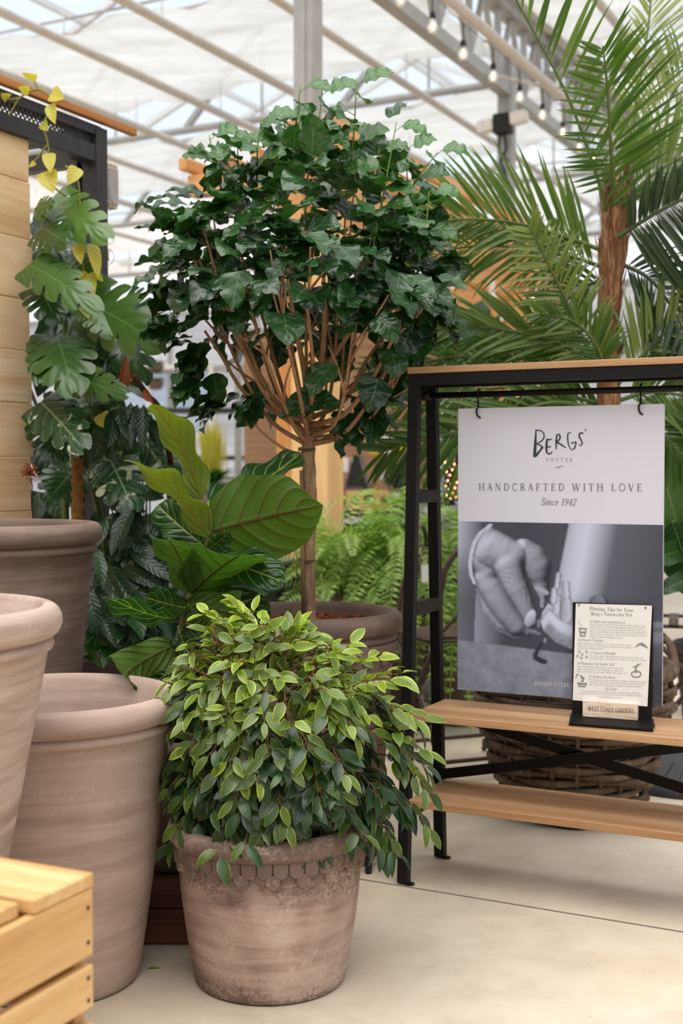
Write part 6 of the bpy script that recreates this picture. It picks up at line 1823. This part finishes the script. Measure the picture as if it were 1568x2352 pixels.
for p in pts:
    b = MB(); b.lathe([(0, -.004), (.002, -.003), (.0032, 0), (.002, .003), (0, .004)], p, 8); b.build('bulb', m_warm, fl2, True)

# ================================================================== timber pergola
PG = R(27.4)
pp = at(712, 1085, 5.9); pp.z = 0
pergola = thing('pergola', 'honey-coloured timber pergola behind the ball-headed tree', 'pergola', pp, -PG)
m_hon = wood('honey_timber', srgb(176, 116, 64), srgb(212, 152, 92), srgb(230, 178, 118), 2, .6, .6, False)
m_hon_y = wood('honey_timber_long', srgb(190, 134, 82), srgb(220, 166, 110), srgb(234, 188, 136), 1, .6, .6, False)
m_hon_x = wood('honey_timber_cross', srgb(190, 134, 82), srgb(220, 166, 110), srgb(234, 188, 136), 0, .6, .6, False)
m_hon_lit = wood('honey_timber_lit', srgb(206, 156, 98), srgb(236, 192, 134), srgb(246, 212, 160), 2, .6, .6, False)  # lit copy: light on the post's right side painted into paler boards
ZP = at(745, 400, 5.9).z
def pbox(nm, c, s_, m): b = MB(); b.box(c, s_); return b.build(nm, m, pergola, world=False, bevel=.006)
LP_ = 2.85
for (x, y) in ((0, 0), (0, LP_)):
    for i in range(3): pbox('post', (.092 * (i - 1), y, ZP / 2), (.088, .16 + .05 * (i == 1), ZP), m_hon if i == 0 else m_hon_lit)
pbox('main_beam', (0, LP_ / 2, ZP - .04), (.09, LP_ + .3, .42), m_hon_y)
pbox('cross_beam', (-.16, -.055, ZP - .01), (.92, .08, .10), m_hon_x)
pbox('cross_beam', (-.28, LP_ - .16, 2.11), (.80, .09, .22), m_hon_x)
pbox('cross_beam', (-.3, LP_ * .5, ZP + .02), (.9, .06, .10), m_hon_x)
for x in (-.61, -.41, -.21, -.02, .17): pbox('rafter', (x, LP_ / 2 - .0, ZP + .085 + (.10 if x > -.1 else 0)), (.045, LP_ + .3, .06), m_hon_y)
# bulbs along the pergola and warm string lights
m_glass = NT('clear_bulb'); m_glass.base((1, .92, .8), .05, .5); m_glass.b.inputs['Transmission Weight'].default_value = .85; m_glass = m_glass.m
m_fil = emit('filament', (1.0, .62, .28), 14.0)
def festoon(name, label, pts, tops, size, group=None):
    t_ = thing(name, label, 'lights', pts[0])
    b = MB(); b.tube(smooth_path(tops, 60), .003 * size, 6); b.build('cord', m_dark_rod, t_, True)
    for p, tp_ in zip(pts, tops):
        b = MB(); b.tube([tp_, p + UP * .052 * size], .004 * size, 6); b.lathe([(0, .025 * size), (.016 * size, .026 * size), (.018 * size, .034 * size), (.014 * size, .062 * size), (.006 * size, .066 * size)], p, 14)
        so = b.build('socket', m_rub, t_, True)
        b = MB(); b.lathe([(.014 * size, .026 * size), (.019 * size, .012 * size), (.026 * size, -.012 * size), (.027 * size, -.028 * size), (.020 * size, -.046 * size), (0.001, -.054 * size)], p, 18); b.build('bulb', m_glass, so, True)
        b = MB(); b.tube([p + UP * .015 * size, p - UP * .032 * size], .006 * size, 6); b.build('filament', m_fil, so, True)
    return t_
fp, ft = [], []
aL = gab(on_z(999, 0, 3.55))[0]
for (px, py) in ((920, -8), (993, 55), (1063, 118), (1132, 170), (1193, 218), (1245, 260), (1292, 300), (1330, 335), (1362, 362)):
    # hang on the line one step inside the gutter
    r_ = ray(px, py); n_ = RT
    p = on_plane(px, py, GP(aL - .02, 0, 0), RT); fp.append(p); ft.append(p + UP * .16)
festoon('festoon_lights', 'row of clear filament bulbs hanging under the white pipe beside the roof girder', fp, ft, 1.0)
b = MB(); zpipe = sum(p.z for p in ft) / len(ft) + .05
b.tube([GP(aL, q_, 3.62) for q_ in (3.0, 8, 13, 18)], .033, 12)
for q_ in (5.3, 8.4, 11.4): b.tube([GP(aL, q_, 3.62), GP(aT, q_, 3.80)], .012, 6)
struct(b.build('trim_23', m_pipe, None, True))
pts2 = [at(px, py, d) for px, py, d in ((540, 425, 6.0), (728, 412, 6.0), (1107, 718, 8.0), (1225, 674, 7.8), (1245, 520, 7.4), (1330, 640, 7.6))]
# few warm bulbs of the pergola, each lying against its beams
festoon('pergola_lights', 'warm glowing bulbs strung through the timber pergola', [pts2[0], pts2[1]] , [pts2[0] + UP * .09, pts2[1] + UP * .09], .9)
festoon('pergola_lights', 'warm bulbs strung at the far end of the pergola behind the palm', pts2[2:4], [p + UP * .09 for p in pts2[2:4]], .9)
# white glass lantern cord at the far beam
ln = thing('rope_coil', 'white rope hanging from the far cross beam of the pergola', 'rope', at(1140, 650, 7.3))
b = MB(); b.tube(smooth_path([at(1128, 645, 7.3), at(1130, 680, 7.3), at(1146, 710, 7.28), at(1156, 722, 7.28), at(1140, 745, 7.28), at(1132, 775, 7.3), at(1140, 830, 7.3)], 30), .020, 8); b.build('strand', flat('white_rope', srgb(220, 212, 204), .8), ln, True)
b = MB(); b.tube(smooth_path([at(1128, 645, 7.3), at(1118, 700, 7.3), at(1108, 730, 7.3)], 12), .006, 6); b.build('strand', flat('grey_rope', srgb(170, 160, 152), .8), ln, True)

# floodlight on the second column
fd = thing('floodlight', 'small white floodlight pair on a black bracket on the middle roof column', 'floodlight', at(1155, 285, 9.15), -GA)
p0 = at(1155, 285, 9.15)
b = MB(); b.box((0, 0, 0), (.13, .10, .14)); b.build('bracket', m_rub, fd, world=False, bevel=.008)
for s in (-1, 1):
    b = MB(); b.box((s * .125, -.01, .01 + .015 * s), (.12, .09, .085), Matrix.Rotation(-.12, 3, 'Y')); b.build('lamp_head', m_white_paint, fd, world=False, bevel=.01)
b = MB(); b.tube(smooth_path([at(1155, 300, 9.2), at(1162, 340, 9.2), at(1150, 370, 9.2), at(1160, 400, 9.22), at(1158, 430, 9.25)], 30), .012, 6); b.tube(smooth_path([at(1150, 300, 9.2), at(1146, 345, 9.2), at(1170, 372, 9.2)], 20), .01, 6); b.build('cables', flat('blue_black_cable', srgb(40, 46, 66), .5), fd, True)

# ------------------------------------------------------------------ bamboo blinds
t = NT('bamboo_blind'); co = t.coords((.6, .6, 1)); nn = t.noise(t.coords((.4, .4, 60)), 1.0, 4, .7)
m_blind = t.base(t.ramp(nn, [(.34, srgb(128, 92, 68)), (.5, srgb(170, 132, 104)), (.66, srgb(198, 164, 136))]), .7, .2)
def blind(px0, px1, d, y0, y1, label):
    a, c = at(px0, 1085, d), at(px1, 1085, d)
    zt_, zb_ = at(px0, y0, d).z, at(px0, y1, d).z
    o = thing('bamboo_blind', label, 'blind', Vector((a.x, d, zb_)))
    wx = c.x - a.x
    b = MB(); b.box((wx / 2, 0, (zt_ - zb_) / 2), (wx, .012, zt_ - zb_)); b.build('slats', m_blind, o, world=False)
    b = MB(); b.box((wx / 2, 0, zt_ - zb_ + .03), (wx + .06, .06, .06)); b.build('head_rail', m_galv, o, world=False)
    for x in (-.05, wx + .05):
        b = MB(); b.box((x, .02, (zt_ + .06) / 2 - zb_), (.06, .06, zt_ + .06)); b.build('upright', m_galv, o, world=False)
blind(560, 712, 11.0, 770, 1140, 'woven bamboo blind far behind, left of the timber post')
blind(770, 1010, 10.6, 690, 1135, 'wide woven bamboo blind far behind, between timber post and rack')
blind(1040, 1300, 10.4, 600, 1150, 'woven bamboo blind far behind the palm fronds')

# ------------------------------------------------------------------ shop displays far behind
m_dkw = wood('dark_table_wood', srgb(44, 38, 36), srgb(66, 58, 54), srgb(88, 80, 74), 0, .8, .5, False)
TD = 9.0
tx = at(920, 1085, TD).x
zt_ = at(920, 1168, TD).z
tb_ = thing('dark_table', 'dark wooden display table far behind, seen left of the rack legs', 'table', Vector((tx, TD, 0)))
b = MB(); b.box((.1, 0, zt_ - .03), (1.25, .7, .06)); b.build('tabletop', m_dkw, tb_, world=False)
for x in (-.45, -.18, .1, .4, .66):
    b = MB(); b.beam((x, -.25, 0), (x + .04 * (1 if int(x * 9) % 2 else -1), -.25, zt_ - .06), .07, .07); b.build('leg', m_dkw, tb_, world=False)
b = MB(); b.box((.1, .2, zt_ * .45), (1.1, .04, zt_ * .8)); b.build('back_panel', m_dkw, tb_, world=False)
m_ply = wood('pale_ply', srgb(178, 128, 84), srgb(210, 166, 118), srgb(226, 186, 140), 0, 1, .6, False)
bx = thing('wooden_speaker_box', 'pale wooden box with round holes on the dark display table', 'box', Vector((at(843, 1085, TD - .2).x, TD - .2, zt_)))
b = MB(); b.box((0, 0, .065), (.30, .14, .13)); b.build('case', m_ply, bx, world=False, bevel=.004)
for x, r in ((-.088, .026), (0.012, .040), (.118, .028)):
    b = MB(); b.tube([(x, -.069, .065), (x, -.0735, .065)], r, 28); h_ = b.build('hole', m_rub, bx, world=False)
for x in (-.09, .03):
    b = MB(); b.lathe([(0, -.014), (.010, -.010), (.014, 0), (.010, .010), (0, .014)], (x, -.078, .066), 14); b.build('white_ball', m_paper, bx, True, world=False)
b = MB(); b.box((-.22, .0, .06), (.12, .16, .14)); b.build('side_box', m_ply, bx, world=False)
bt = thing('a_frame_shelf', 'black A-frame display stand left of the wooden box', 'shelf', Vector((at(818, 1085, TD - .05).x, TD - .05, zt_)))
zA = at(822, 1045, TD).z - zt_
b = MB(); b.poly([(-.12, -.05, 0), (.12, -.05, 0), (.03, 0, zA), (-.02, 0, zA)], (0, -1, 0), .02); b.build('front_panel', m_rub, bt, world=False)
b = MB(); b.beam((.13, -.06, 0), (.03, 0, zA), .02, .02); b.build('edge_strip', flat('grey_strip', srgb(110, 104, 104), .5), bt, world=False)
b = MB(); b.box((-.08, -.03, zA * .36), (.26, .16, .035)); b.build('shelf_board', flat('grey_board', srgb(92, 86, 84), .6), bt, world=False)
m_yel = flat('yellow_foil', srgb(240, 206, 28), .35, .5, 0, .06)
for i, (px, py, lab) in enumerate(((862, 1026, 'yellow ring-shaped balloon above the dark display table, nearer the timber post'), (914, 1022, 'yellow ring-shaped balloon above the dark display table, nearer the rack'))):
    c = at(px, py, TD + .1); b = MB()
    n = 28; b.tube([(.036 * math.cos(2 * PI * k / n), 0, .042 * math.sin(2 * PI * k / n)) for k in range(n + 1)], .026, 12, False)
    y_ = thing('yellow_balloon', lab, 'balloon', c); b.build('ring', m_yel, y_, True, world=False)
    b = MB(); b.tube([(0, 0, -.06), (0.01, .0, zt_ - c.z)], .002, 5); b.build('stick', m_bst, y_, world=False)
def simple(name, label, cat, c, s_, m, bev=.003):
    b = MB(); b.box(c, s_); return tag(b.build(name, m, None, bevel=bev), label, cat)
cw = at(800, 1082, TD); simple('white_card', 'white greeting card standing on the A-frame shelf nearest the post', 'card', at(793, 1068, TD - .02), (.045, .01, .105), m_paper)
simple('white_card', 'second white card on the A-frame shelf beside the dark panel', 'card', at(812, 1068, TD - .03), (.036, .01, .105), m_paper)
o_ = simple('white_poster', 'plain white sheet on a stick behind the two yellow balloons', 'sheet', at(893, 1016, TD + .3), (.11, .01, .16), m_paper)
b = MB(); c_ = at(893, 1016, TD + .3); b.tube([c_ + Vector((0, .009, 0)), Vector((c_.x, c_.y + .009, zt_))], .004, 6); b.build('stick', m_bst, o_)
simple('small_wooden_box', 'small pale wooden box with a white label behind the speaker box', 'box', at(850, 1112, TD + .12), (.075, .1, .12), m_ply)
simple('small_wooden_box', 'small narrow wooden box right of the labelled wooden box', 'box', at(868, 1116, TD + .1), (.035, .1, .10), m_ply)
simple('white_cup', 'white square cup on the far right of the wooden box row', 'cup', at(872, 1092, TD + .2), (.075, .05, .07), m_paper)
bp_ = thing('black_planter_box', 'black square planter with white tag and dark foliage on the display table', 'planter', Vector((at(916, 1085, TD - .1).x, TD - .1, zt_)))
b = MB(); b.box((0.01, 0, .07), (.13, .13, .14)); b.build('box', m_rub, bp_, world=False)
b = MB(); b.box((-.02, -.068, .09), (.05, .006, .055)); b.build('tag', m_paper, bp_, world=False)
b = MB(); q = random.Random(4)
for k in range(160):
    a = q.uniform(0, 6.3); o = Vector((math.cos(a), math.sin(a), 1.4)); b.leaf(Vector((at(916, 1085, TD - .1).x, TD - .1, zt_ + .13)) + Vector((q.gauss(0, .03), q.gauss(0, .03), q.uniform(0, .14))), o, (0, -1, .3), q.uniform(.08, .16), .018, LANCE, 4, 1, droop=.9, rnd=q.random())
b.build('foliage', m_conif, bp_, True)
simple('grey_crate', 'grey patterned crate on the display table between the rack legs', 'crate', at(965, 1150, TD), (.24, .16, .10), flat('grey_weave', srgb(150, 146, 142), .8, .2, 0, .5, 60))

# left side of the far background
m_dkm = flat('dark_metal', srgb(58, 54, 54), .5)
for px, py, lab in ((357, 846, 'upper hanging flower basket in the far window'), (357, 884, 'lower hanging flower basket in the far window')):
    c = at(px, py, 14.5); o = thing('hanging_basket', lab, 'basket', c, 0, 'hanging baskets in the far window')
    b = MB(); b.lathe([(0, -.06), (.07, -.05), (.10, .02), (.10, .04), (0, .04)], (0, 0, 0), 20); b.build('bowl', flat('brown_bowl', srgb(112, 92, 84), .8), o, True, world=False)
    b = MB(); q = random.Random(int(py))
    for k in range(60): a = q.uniform(0, 6.3); b.leaf(c + Vector((.06 * math.cos(a), .06 * math.sin(a), .04)), (math.cos(a), math.sin(a), 1), UP, .08, .03, LANCE, 3, 1, droop=.6, rnd=q.random())
    b.build('foliage', m_fern, o, True)
    b = MB(); b.tube([(-.09, 0, .04), (0, 0, .30)], .003, 4); b.tube([(.09, 0, .04), (0, 0, .30)], .003, 4); b.build('hanger', m_dkm, o, world=False)
# window in the far wall
wx = on_plane(380, 880, GP(0, BW - .1, 0), G); aw = gab(wx)[0]
b = MB()
for z in (1.55, 2.60): b.box(GP(aw, BW - .10, z), (1.7, .07, .07), GR)
for a_ in (-.84, -.30, .84): b.box(GP(aw + a_, BW - .10, 2.07), (.07, .07, 1.1), GR)
struct(b.build('window_1', m_white_paint))
b = MB(); b.box(GP(aw, BW - .08, 2.07), (1.66, .01, 1.0), GR); struct(b.build('window_2', m_pane))
DL = 11.5
sh_ = thing('display_shelf', 'dark shelving unit far behind, between hanging lance leaves and fiddle-leaf fig', 'shelf', Vector((at(425, 1085, DL).x, DL, 0)))
for z in (at(425, 1052, DL).z, at(425, 1120, DL).z, .5):
    b = MB(); b.box((.05, 0, z), (1.1, .4, .04)); b.build('board', m_old if z < .9 else m_dkw, sh_, world=False)
for x in (-.48, .58):
    b = MB(); b.box((x, 0, .78), (.04, .38, 1.56)); b.build('upright', m_dkm, sh_, world=False)
b = MB(); b.box((.05, 0, 1.56), (1.14, .06, .05)); b.build('top_rail', m_dkm, sh_, world=False)
sg = thing('red_sign', 'small red sign with two lines of white letters on the far shelving', 'sign', at(391, 1040, DL - .12))
cs = at(391, 1026, DL - .12)
b = MB(); b.box(cs, (.13, .02, .12)); b.build('board', flat('sign_red', srgb(206, 48, 50), .5, .4, 0, .04), sg)
b = MB()
for s_, dz in (('STAR', .018), ('LINE', -.042)): serif(b, s_, cs + Vector((-.045, -.0115, dz)), Vector((1, 0, 0)), UP, .030, .09, .1, 0, 1.2)
b.build('lettering', m_paper, sg)
for i, (px, w_, h_, c_, lab) in enumerate(((365, .09, .13, (200, 196, 192), 'pale grey jar on the far shelf left of the red sign'), (418, .10, .08, (214, 208, 202), 'white bowl on the far shelf right of the red sign'), (440, .07, .16, (226, 196, 188), 'pinkish vase on the far shelf before the yellow grass'), (350, .12, .08, (70, 72, 76), 'dark bowl on the far shelf at its left end'))):
    c = at(px, 1052, DL); c.z += .02
    b = MB(); b.lathe([(0, 0), (w_ * .35, 0), (w_ * .5, h_ * .45), (w_ * .45, h_ * .8), (w_ * .3, h_), (w_ * .22, h_), (0, h_ * .9)], c, 20)
    tag(b.build('vessel', flat('glaze_%d' % i, srgb(*c_), .4), None, True), lab, 'vessel')
for i, (px, w_, h_, c_, lab) in enumerate(((420, .16, .06, (228, 222, 212), 'stack of white plates on the lower far shelf'), (450, .10, .10, (60, 66, 62), 'dark cup on the lower far shelf'), (395, .09, .10, (196, 190, 184), 'grey mug on the lower far shelf'))):
    c = at(px, 1120, DL); c.z += .02
    b = MB(); b.lathe([(0, 0), (w_ * .4, 0), (w_ * .5, h_), (w_ * .44, h_), (0, h_ * .4)], c, 20)
    tag(b.build('tableware', flat('ware_%d' % i, srgb(*c_), .4), None, True), lab, 'tableware')
gr = thing('ornamental_grass', 'tuft of upright yellow grass in a pot far behind the fiddle-leaf fig', 'plant', Vector((at(486, 1085, 10.2).x, 10.2, 0)))
b = MB(); q = random.Random(9); gz = at(486, 1080, 10.2).z
b.lathe([(0, 0), (.11, 0), (.15, gz - .1), (.13, gz - .1), (0, gz - .14)], (at(486, 1085, 10.2).x, 10.2, 0), 24); b.build('pot', m_clay_mid, gr, True)
b = MB()
for k in range(140):
    c = Vector((at(486, 1085, 10.2).x + q.gauss(0, .035), 10.2 + q.gauss(0, .03), gz - .12)); b.leaf(c, Vector((q.gauss(0, .10), q.gauss(0, .1), 1)), (0, -1, 0), q.uniform(.30, .58), .012, LANCE, 5, 1, droop=q.uniform(0, .3), rnd=q.random(), age=q.random())
b.build('blades', m_poth, gr, True)
b = MB()
for k in range(24):
    a = q.uniform(0, 6.3); b.leaf(Vector((at(492, 1085, 10.1).x, 10.05, gz - .1)), Vector((math.cos(a), math.sin(a), q.uniform(.3, 1.4))), UP, q.uniform(.15, .3), .09, HEART, 6, 1, droop=.8, rnd=q.random())
b.build('low_leaves', m_hearth, gr, True)
vs_ = thing('purple_vase', 'tall dark purple-brown planter left of the timber post', 'planter', Vector((at(540, 1085, 6.4).x, 6.4, 0)))
zv = at(540, 1212, 6.4).z
b = MB(); b.lathe([(0, 0), (.08, 0), (.105, zv), (.09, zv), (.085, zv - .04), (0, zv - .05)], (0, 0, 0), 32); b.build('body', flat('aubergine_glaze', srgb(66, 50, 50), .35), vs_, True, world=False)
# black raised bed with gravel, turf beyond
bd = thing('raised_bed', 'low black raised bed topped with gravel at the foot of the timber post', 'bed', Vector((at(590, 1085, 5.35).x, 5.35, 0)), -PG)
zb_ = at(600, 1290, 5.3).z
b = MB(); b.box((-.1, 0, zb_ - .08), (.62, .36, .16)); b.build('box', m_rub, bd, world=False, bevel=.01)
b = MB(); b.box((-.1, 0, (zb_ - .16) / 2), (.52, .28, zb_ - .16)); b.build('base', m_dkm, bd, world=False)
b = MB(); b.box((-.1, 0, zb_ + .001), (.57, .31, .02)); b.build('gravel', flat('pale_gravel', srgb(168, 160, 154), .9, .2, 0, .5, 70), bd, world=False)
tz = at(600, 1252, 8.2).z
tf = thing('turf_table', 'long low table topped with bright artificial turf beyond the raised bed', 'table', Vector((at(600, 1085, 8.2).x, 8.2, 0)), 0)
b = MB(); b.box((0, 0, tz - .02), (.9, .9, .04)); b.build('turf_top', flat('turf', srgb(176, 196, 104), .9, .1, 0, .2, 120), tf, world=False)
for x in (-.4, .4):
    for y in (-.4, .4):
        b = MB(); b.box((x, y, (tz - .04) / 2), (.06, .06, tz - .04)); b.build('leg', m_dkm, tf, world=False)
st_ = thing('bench_table', 'brown table on thin black legs far behind, left of the timber post', 'table', Vector((at(604, 1085, 9.4).x, 9.4, 0)))
zq = at(604, 1192, 9.4).z
b = MB(); b.box((0, 0, zq - .03), (.9, .5, .06)); b.build('tabletop', m_blind, st_, world=False)
for x in (-.38, -.05, .12, .4):
    b = MB(); b.box((x, -.2, (zq - .06) / 2), (.03, .03, zq - .06)); b.build('leg', m_dkm, st_, world=False)
b = MB(); b.box((0, .2, .2), (.86, .04, .36)); b.build('lower_panel', m_galv, st_, world=False)
